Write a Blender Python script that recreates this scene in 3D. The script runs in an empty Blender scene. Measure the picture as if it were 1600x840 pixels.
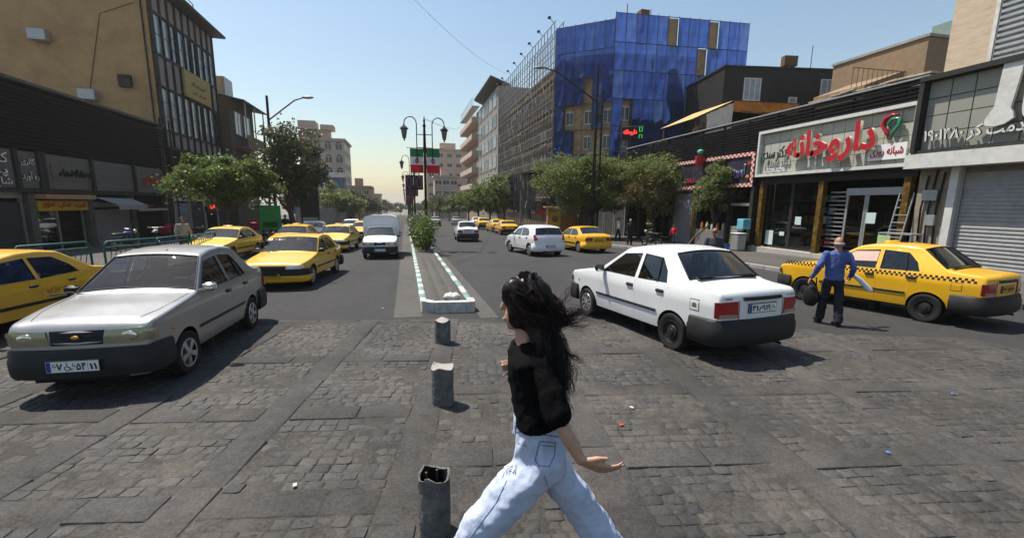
import bpy, bmesh, math, random
from mathutils import Vector, Matrix
from mathutils.geometry import delaunay_2d_cdt
R = math.radians
SC = bpy.context.scene
COL = SC.collection
rnd = random.Random(7)
SLOPE = 0.021                       # the street falls away from the camera at about 2 %
def gz(y):
    return -SLOPE*y if y < 330 else -SLOPE*330
# ------------------------------------------------------------------ camera
F_PX, CY, H_PX, ROLL, CAM_H, VPX = 690., 440., 318., 0.012, 2.12, 632.
pitch = math.atan((CY-H_PX)/F_PX); yaw = math.atan((800-VPX)/F_PX*math.cos(pitch))
fw = Vector((math.sin(yaw)*math.cos(pitch), math.cos(yaw)*math.cos(pitch), -math.sin(pitch)))
rt = Vector((math.cos(yaw), -math.sin(yaw), 0)); up = rt.cross(fw)
cr, sr = math.cos(ROLL), math.sin(ROLL)
rt, up = cr*rt+sr*up, -sr*rt+cr*up
cam_d = bpy.data.cameras.new('camera'); cam = bpy.data.objects.new('camera', cam_d); COL.objects.link(cam)
cam.matrix_world = Matrix(((rt.x, up.x, -fw.x, 0), (rt.y, up.y, -fw.y, 0), (rt.z, up.z, -fw.z, CAM_H), (0, 0, 0, 1)))
cam_d.sensor_width = 36; cam_d.lens = F_PX/1600*36; cam_d.shift_y = (CY-420)/1600
cam_d.clip_start = .05; cam_d.clip_end = 5000
SC.camera = cam
# ------------------------------------------------------------------ sky, sun, exposure
SUN_AZ, SUN_EL = R(-45), R(63)      # azimuth from +Y towards +X
sun_dir = Vector((math.sin(SUN_AZ)*math.cos(SUN_EL), math.cos(SUN_AZ)*math.cos(SUN_EL), math.sin(SUN_EL)))
W = bpy.data.worlds.new('World'); SC.world = W; W.use_nodes = True
nt = W.node_tree; nt.nodes.clear()
sky = nt.nodes.new('ShaderNodeTexSky'); sky.sky_type = 'NISHITA'; sky.sun_disc = False
sky.sun_elevation = SUN_EL; sky.sun_rotation = SUN_AZ; sky.altitude = 0
sky.air_density = 1.5; sky.dust_density = 1.0; sky.ozone_density = 1.6
bg = nt.nodes.new('ShaderNodeBackground'); bg.inputs[1].default_value = 0.09
wo = nt.nodes.new('ShaderNodeOutputWorld')
nt.links.new(sky.outputs[0], bg.inputs[0]); nt.links.new(bg.outputs[0], wo.inputs[0])
sl = bpy.data.lights.new('sun', 'SUN'); sl.energy = 4.6; sl.angle = R(.53); sl.color = (1, .935, .83)
so = bpy.data.objects.new('sun', sl); COL.objects.link(so)
so.rotation_euler = sun_dir.to_track_quat('Z', 'Y').to_euler(); so.location = (-30, 30, 60)
SC.view_settings.view_transform = 'Standard'; SC.view_settings.look = 'None'
SC.view_settings.exposure = 0.62; SC.view_settings.gamma = 1; SC.view_settings.use_curve_mapping = False
SC.cycles.max_bounces = 6; SC.cycles.diffuse_bounces = 3; SC.cycles.transparent_max_bounces = 10; SC.cycles.volume_bounces = 0
SC.cycles.caustics_reflective = False; SC.cycles.caustics_refractive = False
SC.cycles.use_denoising = True
# ------------------------------------------------------------------ materials
MATS = {}
def srgb(r, g, b):
    return tuple(((c/255)/12.92 if c/255 <= .04045 else ((c/255+.055)/1.055)**2.4) for c in (r, g, b))
def mat(name, col=(.5, .5, .5), rough=.6, metal=0., var=.14, scale=3., bump=0., bscale=40., coat=0., spec=.22, stain=0., emit=0., coords='Object', stretch=None):
    if name in MATS: return MATS[name]
    m = bpy.data.materials.new(name); m.use_nodes = True; MATS[name] = m
    t = m.node_tree; N, L = t.nodes, t.links
    b = N['Principled BSDF']
    b.inputs['Roughness'].default_value = rough; b.inputs['Metallic'].default_value = metal
    b.inputs['Coat Weight'].default_value = coat; b.inputs['Coat Roughness'].default_value = .08
    b.inputs['Specular IOR Level'].default_value = spec
    tc = N.new('ShaderNodeTexCoord'); vec = tc.outputs[coords]
    if stretch:
        mp = N.new('ShaderNodeMapping'); mp.inputs['Scale'].default_value = stretch
        L.new(vec, mp.inputs[0]); vec = mp.outputs[0]
    if var > 0:
        n1 = N.new('ShaderNodeTexNoise'); n1.inputs['Scale'].default_value = scale; n1.inputs['Detail'].default_value = 7
        n1.inputs['Roughness'].default_value = .65; L.new(vec, n1.inputs['Vector'])
        rp = N.new('ShaderNodeMapRange'); rp.inputs[1].default_value = .3; rp.inputs[2].default_value = .7
        rp.inputs[3].default_value = 1-var; rp.inputs[4].default_value = 1+var
        L.new(n1.outputs[0], rp.inputs[0])
        mx = N.new('ShaderNodeMix'); mx.data_type = 'RGBA'; mx.blend_type = 'MULTIPLY'; mx.inputs[0].default_value = 1
        mx.inputs[6].default_value = (*col, 1); L.new(rp.outputs[0], mx.inputs[7])
        out = mx.outputs[2]
        if stain > 0:
            n3 = N.new('ShaderNodeTexNoise'); n3.inputs['Scale'].default_value = scale*.35; n3.inputs['Detail'].default_value = 9
            n3.inputs['Roughness'].default_value = .75; L.new(vec, n3.inputs['Vector'])
            r3 = N.new('ShaderNodeMapRange'); r3.inputs[1].default_value = .5; r3.inputs[2].default_value = .72
            r3.inputs[4].default_value = stain; L.new(n3.outputs[0], r3.inputs[0])
            m3 = N.new('ShaderNodeMix'); m3.data_type = 'RGBA'; L.new(r3.outputs[0], m3.inputs[0])
            L.new(out, m3.inputs[6]); m3.inputs[7].default_value = (col[0]*.3, col[1]*.28, col[2]*.25, 1)
            out = m3.outputs[2]
        L.new(out, b.inputs['Base Color'])
        rr = N.new('ShaderNodeMapRange'); rr.inputs[3].default_value = max(0, rough-.08); rr.inputs[4].default_value = min(1, rough+.1)
        L.new(n1.outputs[0], rr.inputs[0]); L.new(rr.outputs[0], b.inputs['Roughness'])
    else:
        b.inputs['Base Color'].default_value = (*col, 1)
    if bump > 0:
        n2 = N.new('ShaderNodeTexNoise'); n2.inputs['Scale'].default_value = bscale; n2.inputs['Detail'].default_value = 5
        L.new(vec, n2.inputs['Vector'])
        bp = N.new('ShaderNodeBump'); bp.inputs['Strength'].default_value = bump; bp.inputs['Distance'].default_value = .02
        L.new(n2.outputs[0], bp.inputs['Height']); L.new(bp.outputs[0], b.inputs['Normal'])
    if emit > 0:
        b.inputs['Emission Color'].default_value = (*col, 1); b.inputs['Emission Strength'].default_value = emit
    return m
def glass(name, tint=(.3, .33, .33), rough=.02, refl=1.0):
    if name in MATS: return MATS[name]
    m = bpy.data.materials.new(name); m.use_nodes = True; MATS[name] = m
    t = m.node_tree; N, L = t.nodes, t.links; N.clear()
    tr = N.new('ShaderNodeBsdfTransparent'); tr.inputs[0].default_value = (*tint, 1)
    gl = N.new('ShaderNodeBsdfGlossy'); gl.inputs['Roughness'].default_value = rough
    lw = N.new('ShaderNodeLayerWeight'); lw.inputs[0].default_value = .5
    pw_ = N.new('ShaderNodeMath'); pw_.operation = 'POWER'; pw_.inputs[1].default_value = 4.; L.new(lw.outputs['Facing'], pw_.inputs[0])
    fr = N.new('ShaderNodeMath'); fr.operation = 'MULTIPLY_ADD'; fr.inputs[1].default_value = .9; fr.inputs[2].default_value = .055; L.new(pw_.outputs[0], fr.inputs[0])
    mu = N.new('ShaderNodeMath'); mu.operation = 'MULTIPLY'; mu.inputs[1].default_value = refl; mu.use_clamp = True
    mx = N.new('ShaderNodeMixShader'); o = N.new('ShaderNodeOutputMaterial')
    L.new(fr.outputs[0], mu.inputs[0]); L.new(mu.outputs[0], mx.inputs[0]); L.new(tr.outputs[0], mx.inputs[1]); L.new(gl.outputs[0], mx.inputs[2]); L.new(mx.outputs[0], o.inputs[0])
    return m
M_INK = mat('black_print', (.012, .012, .012), .6, var=0)
M_BLK = mat('black_plastic', (.018, .018, .019), .5, var=.2, scale=8, bump=.1, bscale=150)
# ------------------------------------------------------------------ mesh building
TMP = bpy.data.scenes.new('workbench')
def solve(o):
    """evaluated mesh of an object, worked out in a small scene of its own"""
    TMP.collection.objects.link(o); vl = TMP.view_layers[0]; vl.update()
    me = bpy.data.meshes.new_from_object(o.evaluated_get(vl.depsgraph))
    TMP.collection.objects.unlink(o)
    return me
class MB:
    def __init__(s): s.v, s.f, s.m = [], [], []
    def add(s, vs, fs, m=0, M=None):
        o = len(s.v)
        s.v += [tuple(M @ Vector(p)) for p in vs] if M is not None else [tuple(p) for p in vs]
        s.f += [tuple(i+o for i in q) for q in fs]; s.m += [m]*len(fs)
        return s
    def box(s, c, d, rz=0, m=0, M=None):
        x, y, z = d[0]/2, d[1]/2, d[2]/2; ca, sa = math.cos(rz), math.sin(rz)
        vs = [(c[0]+ca*a*x-sa*b*y, c[1]+sa*a*x+ca*b*y, c[2]+k*z) for k in (-1, 1) for a, b in ((-1, -1), (1, -1), (1, 1), (-1, 1))]
        return s.add(vs, [(3, 2, 1, 0), (4, 5, 6, 7), (0, 1, 5, 4), (1, 2, 6, 5), (2, 3, 7, 6), (3, 0, 4, 7)], m, M)
    def b2(s, p, q, m=0, M=None):
        return s.box([(a+b)/2 for a, b in zip(p, q)], [abs(a-b) for a, b in zip(p, q)], 0, m, M)
    def bbox(s, c, d, r, m=0, M=None):           # box with bevelled edges
        x, y, z = d[0]/2, d[1]/2, d[2]/2
        vs = []; fs = []
        for zz, ins in ((-z, r), (-z+r, 0), (z-r, 0), (z, r)):
            X, Y = x-ins, y-ins; k = r if not ins else r
            ring = [(-X+k, -Y), (X-k, -Y), (X, -Y+k), (X, Y-k), (X-k, Y), (-X+k, Y), (-X, Y-k), (-X, -Y+k)]
            vs += [(c[0]+a, c[1]+b, c[2]+zz) for a, b in ring]
        for j in range(3):
            for i in range(8): fs.append((j*8+i, j*8+(i+1) % 8, j*8+8+(i+1) % 8, j*8+8+i))
        fs += [tuple(range(7, -1, -1)), tuple(range(24, 32))]
        return s.add(vs, fs, m, M)
    def tube(s, pts, rs, n=8, m=0, caps=True, M=None):
        pts = [Vector(p) for p in pts]
        if not isinstance(rs, (list, tuple)): rs = [rs]*len(pts)
        vs = []; fs = []; prev = None
        for i, p in enumerate(pts):
            d = (pts[min(i+1, len(pts)-1)]-pts[max(i-1, 0)])
            d = d.normalized() if d.length > 1e-9 else Vector((0, 0, 1))
            if prev is None:
                a = Vector((1, 0, 0)) if abs(d.x) < .9 else Vector((0, 1, 0))
                u = d.cross(a).normalized()
            else:
                u = (prev-d*prev.dot(d)); u = u.normalized() if u.length > 1e-6 else d.orthogonal().normalized()
            prev = u; w = d.cross(u)
            for k in range(n):
                a = 2*math.pi*k/n; vs.append(p+(u*math.cos(a)+w*math.sin(a))*rs[i])
        for i in range(len(pts)-1):
            for k in range(n): fs.append((i*n+k, i*n+(k+1) % n, (i+1)*n+(k+1) % n, (i+1)*n+k))
        if caps: fs += [tuple(range(n-1, -1, -1)), tuple(range((len(pts)-1)*n, len(pts)*n))]
        return s.add(vs, fs, m, M)
    def lathe(s, prof, n=16, m=0, M=None, cap=True):   # prof: (r, z) from bottom to top
        vs = [(r*math.cos(2*math.pi*k/n), r*math.sin(2*math.pi*k/n), z) for r, z in prof for k in range(n)]; fs = []
        for i in range(len(prof)-1):
            for k in range(n): fs.append((i*n+k, i*n+(k+1) % n, (i+1)*n+(k+1) % n, (i+1)*n+k))
        if cap:
            if prof[0][0] > 1e-4: fs.append(tuple(range(n-1, -1, -1)))
            if prof[-1][0] > 1e-4: fs.append(tuple(range((len(prof)-1)*n, len(prof)*n)))
        return s.add(vs, fs, m, M)
    def ball(s, c, r, nu=12, nv=8, m=0, M=None):
        rx, ry, rz = r if isinstance(r, (tuple, list)) else (r, r, r); vs = [(c[0], c[1], c[2]-rz)]; fs = []
        for j in range(1, nv):
            a = -math.pi/2+math.pi*j/nv
            for k in range(nu):
                b = 2*math.pi*k/nu; vs.append((c[0]+rx*math.cos(a)*math.cos(b), c[1]+ry*math.cos(a)*math.sin(b), c[2]+rz*math.sin(a)))
        vs.append((c[0], c[1], c[2]+rz)); e = len(vs)-1
        for k in range(nu):
            fs.append((0, 1+(k+1) % nu, 1+k)); fs.append((e, e-nu+k, e-nu+(k+1) % nu))
        for j in range(nv-2):
            for k in range(nu): fs.append((1+j*nu+k, 1+j*nu+(k+1) % nu, 1+(j+1)*nu+(k+1) % nu, 1+(j+1)*nu+k))
        return s.add(vs, fs, m, M)
    def prism(s, poly, z0, z1, m=0, M=None):           # poly in XY, counter-clockwise
        n = len(poly)
        vs = [(x, y, z0) for x, y in poly]+[(x, y, z1) for x, y in poly]
        fs = [tuple(range(n-1, -1, -1)), tuple(range(n, 2*n))]+[(i, (i+1) % n, n+(i+1) % n, n+i) for i in range(n)]
        return s.add(vs, fs, m, M)
    def quad(s, a, b, c, d, m=0): return s.add([a, b, c, d], [(0, 1, 2, 3)], m)
    def mesh(s, name, mats, smooth=None, weld=0):
        me = bpy.data.meshes.new(name); me.from_pydata([tuple(p) for p in s.v], [], s.f)
        if not isinstance(mats, (list, tuple)): mats = [mats]
        for k in mats: me.materials.append(k)
        if len(mats) > 1: me.polygons.foreach_set('material_index', s.m)
        if weld:
            bm = bmesh.new(); bm.from_mesh(me); bmesh.ops.remove_doubles(bm, verts=bm.verts, dist=weld)
            bmesh.ops.recalc_face_normals(bm, faces=bm.faces); bm.to_mesh(me); bm.free()
        if smooth is not None:
            me.polygons.foreach_set('use_smooth', [True]*len(me.polygons))
            if smooth < 180: me.set_sharp_from_angle(angle=R(smooth))
        me.update()
        return me
    def build(s, name, mats, parent=None, smooth=None, weld=0, **kw):
        return place(name, s.mesh(name, mats, smooth, weld), parent, **kw)
def place(name, me, parent=None, loc=None, rz=None, label=None, cat=None, group=None, kind=None):
    o = bpy.data.objects.new(name, me); COL.objects.link(o)
    if parent is not None: o.parent = parent
    if loc is not None: o.location = loc
    if rz is not None: o.rotation_euler = (0, 0, rz)
    tag(o, label, cat, group, kind)
    return o
def tag(o, label=None, cat=None, group=None, kind=None):
    if label: o['label'] = label
    if cat: o['category'] = cat
    if group: o['group'] = group
    if kind: o['kind'] = kind
    return o
def thing(name, label, cat, loc=(0, 0, 0), rz=0, group=None, rx=0, ry=0):
    o = bpy.data.objects.new(name, None); COL.objects.link(o); o.empty_display_size = .2
    o.location = loc; o.rotation_euler = (rx, ry, rz)
    return tag(o, label, cat, group)
def copy_tree(o, parent=None):
    c = o.copy(); COL.objects.link(c); c.parent = parent
    for ch in o.children: copy_tree(ch, c)
    return c
def T(x=0, y=0, z=0, rz=0, rx=0, ry=0, s=1):
    return Matrix.Translation((x, y, z)) @ Matrix.Rotation(rz, 4, 'Z') @ Matrix.Rotation(ry, 4, 'Y') @ Matrix.Rotation(rx, 4, 'X') @ Matrix.Scale(s, 4)
def inpoly(x, y, P):
    c = False; j = len(P)-1
    for i in range(len(P)):
        if (P[i][1] > y) != (P[j][1] > y) and x < (P[j][0]-P[i][0])*(y-P[i][1])/(P[j][1]-P[i][1])+P[i][0]: c = not c
        j = i
    return c
def cdt(outline, holes=(), step=.1):
    """triangulate a 2-D polygon with holes and inner grid points"""
    pts = [Vector(p) for p in outline]; ed = [(i, (i+1) % len(outline)) for i in range(len(outline))]
    for h in holes:
        o = len(pts); pts += [Vector(p) for p in h]; ed += [(o+i, o+(i+1) % len(h)) for i in range(len(h))]
    if step:
        xs = [p[0] for p in outline]; ys = [p[1] for p in outline]
        x = min(xs)+step*.5
        while x < max(xs):
            y = min(ys)+step*.5
            while y < max(ys):
                if inpoly(x, y, outline) and not any(inpoly(x, y, h) for h in holes): pts.append(Vector((x, y)))
                y += step
            x += step
    v, e, f, *_ = delaunay_2d_cdt(pts, ed, [], 0, 1e-6)
    out = []
    for q in f:
        cx = sum(v[i][0] for i in q)/len(q); cy = sum(v[i][1] for i in q)/len(q)
        if inpoly(cx, cy, outline) and not any(inpoly(cx, cy, h) for h in holes): out.append(tuple(q))
    return [(p[0], p[1]) for p in v], out
def densify(poly, d, closed=True):
    out = []; n = len(poly)
    for i in range(n if closed else n-1):
        a, b = poly[i], poly[(i+1) % n]; L = math.hypot(b[0]-a[0], b[1]-a[1]); k = max(1, int(math.ceil(L/d)))
        out += [(a[0]+(b[0]-a[0])*j/k, a[1]+(b[1]-a[1])*j/k) for j in range(k)]
    if not closed: out.append(tuple(poly[-1]))
    return out
def inset(poly, d):
    """offset a polygon inwards (poly counter-clockwise)"""
    a = sum(poly[i][0]*poly[(i+1) % len(poly)][1]-poly[(i+1) % len(poly)][0]*poly[i][1] for i in range(len(poly)))
    sg = 1 if a > 0 else -1; out = []; n = len(poly)
    for i in range(n):
        p0, p1, p2 = Vector(poly[i-1]), Vector(poly[i]), Vector(poly[(i+1) % n])
        d1 = (p1-p0).normalized(); d2 = (p2-p1).normalized()
        n1 = Vector((-d1.y, d1.x))*sg; n2 = Vector((-d2.y, d2.x))*sg
        b = n1+n2; b = b/max(.35, b.length_squared)*2 if b.length > 1e-6 else n1
        out.append(tuple(p1+b*d*.5*2/2))
    return out
# ------------------------------------------------------------------ Persian lettering (contextual letter forms, right to left)
_A = {}
for ch, a in zip('بتثجحخسشصضطظعغفقلمنه', (0xFE8F, 0xFE95, 0xFE99, 0xFE9D, 0xFEA1, 0xFEA5, 0xFEB1, 0xFEB5, 0xFEB9, 0xFEBD, 0xFEC1, 0xFEC5, 0xFEC9, 0xFECD, 0xFED1, 0xFED5, 0xFEDD, 0xFEE1, 0xFEE5, 0xFEE9)): _A[ch] = (a, a+1, a+2, a+3)
for ch, a in zip('پچکگی', (0xFB56, 0xFB7A, 0xFB8E, 0xFB92, 0xFBFC)): _A[ch] = (a, a+1, a+2, a+3)
for ch, a in zip('اآدذرزژو', (0xFE8D, 0xFE81, 0xFEA9, 0xFEAB, 0xFEAD, 0xFEAF, 0xFB8A, 0xFEED)): _A[ch] = (a, a+1, None, None)
def shape_fa(s):
    out = ''
    for i, c in enumerate(s):
        if c not in _A: out += c; continue
        pv = i > 0 and s[i-1] in _A and _A[s[i-1]][2] is not None
        nx = i < len(s)-1 and s[i+1] in _A and _A[c][2] is not None
        f = _A[c][3] if pv and nx else _A[c][1] if pv else _A[c][2] if nx else _A[c][0]
        out += chr(f)
    r = out[::-1]; res = ''; k = 0
    dg = '۰۱۲۳۴۵۶۷۸۹'
    while k < len(r):                                # digit runs read left to right
        if r[k] in dg:
            j = k
            while j < len(r) and r[j] in dg: j += 1
            res += r[k:j][::-1]; k = j
        else: res += r[k]; k += 1
    return res
def text_mesh(s, size=1., depth=.02, raw=False, bold=0., fit=None):
    """mesh of a line of lettering in the XZ plane, centred, facing -Y; fit=(w, h) scales it to a box"""
    cu = bpy.data.curves.new('lettering', 'FONT'); cu.body = s if raw else shape_fa(s); cu.size = 1; cu.resolution_u = 3
    cu.extrude = .001; cu.offset = bold
    o = bpy.data.objects.new('lettering', cu); me = solve(o)
    bpy.data.objects.remove(o); bpy.data.curves.remove(cu)
    co = [v.co.copy() for v in me.vertices]
    x0, x1 = min(c.x for c in co), max(c.x for c in co); y0, y1 = min(c.y for c in co), max(c.y for c in co)
    sx = sy = size
    if fit: sx, sy = fit[0]/(x1-x0), fit[1]/(y1-y0)
    for v, c in zip(me.vertices, co):
        v.co = ((c.x-(x0+x1)/2)*sx, (0 if c.z < 0 else -depth), (c.y-(y0+y1)/2)*sy)
        if c.z > 0: v.co.y = -depth
    return me
def text(s, name, m, parent, M, size=1., depth=.02, raw=False, bold=0., fit=None, side=None, **kw):
    me = text_mesh(s, size, depth, raw, bold, fit); me.transform(M); me.materials.clear(); me.materials.append(m)
    if side is not None:
        me.materials.append(side)
        nrm = (M.to_3x3() @ Vector((0, -1, 0))).normalized()
        me.update()
        for p in me.polygons: p.material_index = 0 if abs(p.normal.dot(nrm)) > .7 else 1
    return place(name, me, parent, **kw)
from mathutils import noise as mnoise
# ------------------------------------------------------------------ ground materials
def road_mat(name, c0, c1, speck=.5, crack=0., dusty=0., dustcol=(.2, .165, .125), grit=0.):
    m = bpy.data.materials.new(name); m.use_nodes = True; MATS[name] = m
    t = m.node_tree; N, L = t.nodes, t.links; b = N['Principled BSDF']; b.inputs['Roughness'].default_value = .88
    b.inputs['Specular IOR Level'].default_value = .35
    tc = N.new('ShaderNodeNewGeometry').outputs['Position']
    def noi(sc, det=6, ro=.6, st=None):
        v = tc
        if st:
            mp = N.new('ShaderNodeMapping'); mp.inputs['Scale'].default_value = st; L.new(v, mp.inputs[0]); v = mp.outputs[0]
        n = N.new('ShaderNodeTexNoise'); n.inputs['Scale'].default_value = sc; n.inputs['Detail'].default_value = det; n.inputs['Roughness'].default_value = ro
        L.new(v, n.inputs['Vector']); return n.outputs[0]
    def rng(x, a, c, d, e):
        r = N.new('ShaderNodeMapRange'); r.inputs[1].default_value = a; r.inputs[2].default_value = c; r.inputs[3].default_value = d; r.inputs[4].default_value = e
        L.new(x, r.inputs[0]); return r.outputs[0]
    def mix(f, a, c, mode='MIX'):
        x = N.new('ShaderNodeMix'); x.data_type = 'RGBA'; x.blend_type = mode
        if isinstance(f, float): x.inputs[0].default_value = f
        else: L.new(f, x.inputs[0])
        for s, i in ((a, 6), (c, 7)):
            if isinstance(s, tuple): x.inputs[i].default_value = (*s, 1)
            else: L.new(s, x.inputs[i])
        return x.outputs[2]
    base = mix(rng(noi(.55, 8, .7, (1, .35, 1)), .35, .65, 0, 1), c0, c1)
    base = mix(1., base, rng(noi(9, 5), .3, .7, .82, 1.18), 'MULTIPLY')
    base = mix(1., base, rng(noi(150, 3, .7), .35, .65, 1-speck*.6, 1+speck*.6), 'MULTIPLY')
    if grit > 0: base = mix(1., base, rng(noi(34, 5, .75), .36, .64, 1-grit, 1+grit), 'MULTIPLY')
    if dusty > 0: base = mix(rng(noi(1.1, 10, .75), .5, .75, 0, dusty), base, dustcol)
    if grit > .2: base = mix(1., base, rng(noi(.7, 5, .6), .35, .65, .8, 1.42), 'MULTIPLY')
    if crack > 0:
        v = N.new('ShaderNodeTexVoronoi'); v.feature = 'DISTANCE_TO_EDGE'; v.inputs['Scale'].default_value = .8
        ad = N.new('ShaderNodeVectorMath'); ad.operation = 'ADD'
        nn = N.new('ShaderNodeTexNoise'); nn.inputs['Scale'].default_value = 2.5; nn.inputs['Detail'].default_value = 5; L.new(tc, nn.inputs['Vector'])
        L.new(tc, ad.inputs[0]); L.new(nn.outputs[1], ad.inputs[1]); L.new(ad.outputs[0], v.inputs['Vector'])
        base = mix(rng(v.outputs[0], 0, .012, crack, 0), base, (.018, .017, .016))
    L.new(base, b.inputs['Base Color'])
    bp = N.new('ShaderNodeBump'); bp.inputs['Strength'].default_value = .5; bp.inputs['Distance'].default_value = .012
    L.new(noi(60, 5, .75), bp.inputs['Height']); L.new(bp.outputs[0], b.inputs['Normal'])
    return m
M_ASPH = road_mat('asphalt', (.027, .0262, .027), (.038, .0365, .0365), .4, .6, .4, (.066, .058, .05), .14)
M_MORT = road_mat('mortar_bed', (.037, .0335, .031), (.05, .0445, .0395), .6, 0, .8, (.11, .09, .065), .45)
M_SLAB = road_mat('slab_stone', (.038, .0355, .034), (.053, .0485, .046), .5, .25, .5, (.08, .068, .053), .32)
M_WALK = road_mat('pavement_tiles', (.065, .06, .054), (.085, .078, .07), .3, 0, .3, (.1, .088, .072))
def cobble_mat():
    m = bpy.data.materials.new('cobblestone'); m.use_nodes = True; t = m.node_tree; N, L = t.nodes, t.links; b = N['Principled BSDF']
    b.inputs['Roughness'].default_value = .72
    oi = N.new('ShaderNodeObjectInfo'); ge = N.new('ShaderNodeNewGeometry'); ad = N.new('ShaderNodeMath'); ad.operation = 'ADD'
    L.new(oi.outputs['Random'], ad.inputs[0]); L.new(ge.outputs['Random Per Island'], ad.inputs[1])
    fr = N.new('ShaderNodeMath'); fr.operation = 'FRACT'; L.new(ad.outputs[0], fr.inputs[0])
    rp = N.new('ShaderNodeValToRGB'); L.new(fr.outputs[0], rp.inputs[0])
    e = rp.color_ramp.elements; e[0].color = (.027, .0255, .025, 1); e[1].color = (.058, .052, .047, 1)
    for p, c in ((.3, (.037, .034, .032, 1)), (.55, (.042, .038, .035, 1)), (.85, (.048, .043, .039, 1))): x = e.new(p); x.color = c
    tc = N.new('ShaderNodeTexCoord'); n = N.new('ShaderNodeTexNoise'); n.inputs['Scale'].default_value = 34; n.inputs['Detail'].default_value = 6; n.inputs['Roughness'].default_value = .78; L.new(ge.outputs['Position'], n.inputs['Vector'])
    r = N.new('ShaderNodeMapRange'); r.inputs[1].default_value = .36; r.inputs[2].default_value = .64; r.inputs[3].default_value = .5; r.inputs[4].default_value = 1.5; L.new(n.outputs[0], r.inputs[0])
    mx = N.new('ShaderNodeMix'); mx.data_type = 'RGBA'; mx.blend_type = 'MULTIPLY'; mx.inputs[0].default_value = 1; L.new(rp.outputs[0], mx.inputs[6]); L.new(r.outputs[0], mx.inputs[7])
    n2 = N.new('ShaderNodeTexNoise'); n2.inputs['Scale'].default_value = 1.3; n2.inputs['Detail'].default_value = 8; L.new(ge.outputs['Position'], n2.inputs['Vector'])
    r2 = N.new('ShaderNodeMapRange'); r2.inputs[1].default_value = .45; r2.inputs[2].default_value = .75; r2.inputs[4].default_value = .7; L.new(n2.outputs[0], r2.inputs[0])
    m2 = N.new('ShaderNodeMix'); m2.data_type = 'RGBA'; L.new(r2.outputs[0], m2.inputs[0]); L.new(mx.outputs[2], m2.inputs[6]); m2.inputs[7].default_value = (.068, .058, .047, 1)
    n4 = N.new('ShaderNodeTexNoise'); n4.inputs['Scale'].default_value = .7; n4.inputs['Detail'].default_value = 5; n4.inputs['Roughness'].default_value = .6; L.new(ge.outputs['Position'], n4.inputs['Vector'])
    r4 = N.new('ShaderNodeMapRange'); r4.inputs[1].default_value = .35; r4.inputs[2].default_value = .65; r4.inputs[3].default_value = .8; r4.inputs[4].default_value = 1.42; L.new(n4.outputs[0], r4.inputs[0])
    m4 = N.new('ShaderNodeMix'); m4.data_type = 'RGBA'; m4.blend_type = 'MULTIPLY'; m4.inputs[0].default_value = 1; L.new(m2.outputs[2], m4.inputs[6]); L.new(r4.outputs[0], m4.inputs[7])
    L.new(m4.outputs[2], b.inputs['Base Color'])
    bp = N.new('ShaderNodeBump'); bp.inputs['Strength'].default_value = .7; bp.inputs['Distance'].default_value = .014; L.new(n.outputs[0], bp.inputs['Height']); L.new(bp.outputs[0], b.inputs['Normal'])
    MATS['cobblestone'] = m; return m
M_COB = cobble_mat()
M_KW = mat('kerb_white_paint', (.5, .485, .45), .75, var=.25, scale=9, stain=.7, bump=.3, bscale=25)
M_KG = mat('kerb_green_paint', (.17, .27, .25), .75, var=.3, scale=9, stain=.6, bump=.3, bscale=25)
M_KGR = mat('kerb_concrete', (.3, .28, .26), .85, var=.2, scale=6, stain=.3, bump=.3)
# ------------------------------------------------------------------ ground sheets
def sheet(name, ys, xl, xr, dz, m, kind='structure', nx=1):
    b = MB()
    for y in ys:
        a = xl(y) if callable(xl) else xl; c = xr(y) if callable(xr) else xr
        for k in range(nx+1): b.v.append((a+(c-a)*k/nx, y, gz(y)+dz))
    for i in range(len(ys)-1):
        for k in range(nx): b.f.append((i*(nx+1)+k, i*(nx+1)+k+1, (i+1)*(nx+1)+k+1, (i+1)*(nx+1)+k)); b.m.append(0)
    return b.build(name, m, kind=kind)
YS = [-60, -20, 0, 5, 10, 20, 40, 80, 160, 330]
sheet('ground', YS+[600, 3000], -2500, 2500, -.16, mat('earth', (.17, .15, .125), .9, var=.2, scale=.2))
LK = lambda y: -7.6 if y > 24 else (-7.6-(24-y)*.16 if y > 18 else -8.6-(18-y)*.5)     # left kerb line
RK = lambda y: 13.6 if y < 22 else max(11.6, 13.6-(y-22)*.16)                          # right kerb line
sheet('road', YS, -70, 70, -.004, M_ASPH)
yy = [9.5+i*2 for i in range(16)]+[50, 80, 160, 330]
def walk(name, edge, far, sg, ys):
    b = MB(); n = len(ys)
    for y in ys: b.v += [(edge(y)+sg*.14, y, gz(y)+.13), (far, y, gz(y)+.15), (edge(y)+sg*.14, y, gz(y)-.1)]
    for i in range(n-1):
        q = [(3*i, 3*i+1, 3*i+4, 3*i+3), (3*i, 3*i+3, 3*i+5, 3*i+2)]
        b.f += [f if sg > 0 else f[::-1] for f in q]; b.m += [0, 0]
    return b.build(name, M_WALK, kind='structure')
pav_l = walk('pavement', LK, -60, -1, [13, 15, 18, 21, 24, 28, 40, 80, 160, 330])
pav_r = walk('pavement', RK, 80, 1, [6.9, 10, 14, 18, 22, 26, 30, 34, 40, 80, 160, 330])
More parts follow.
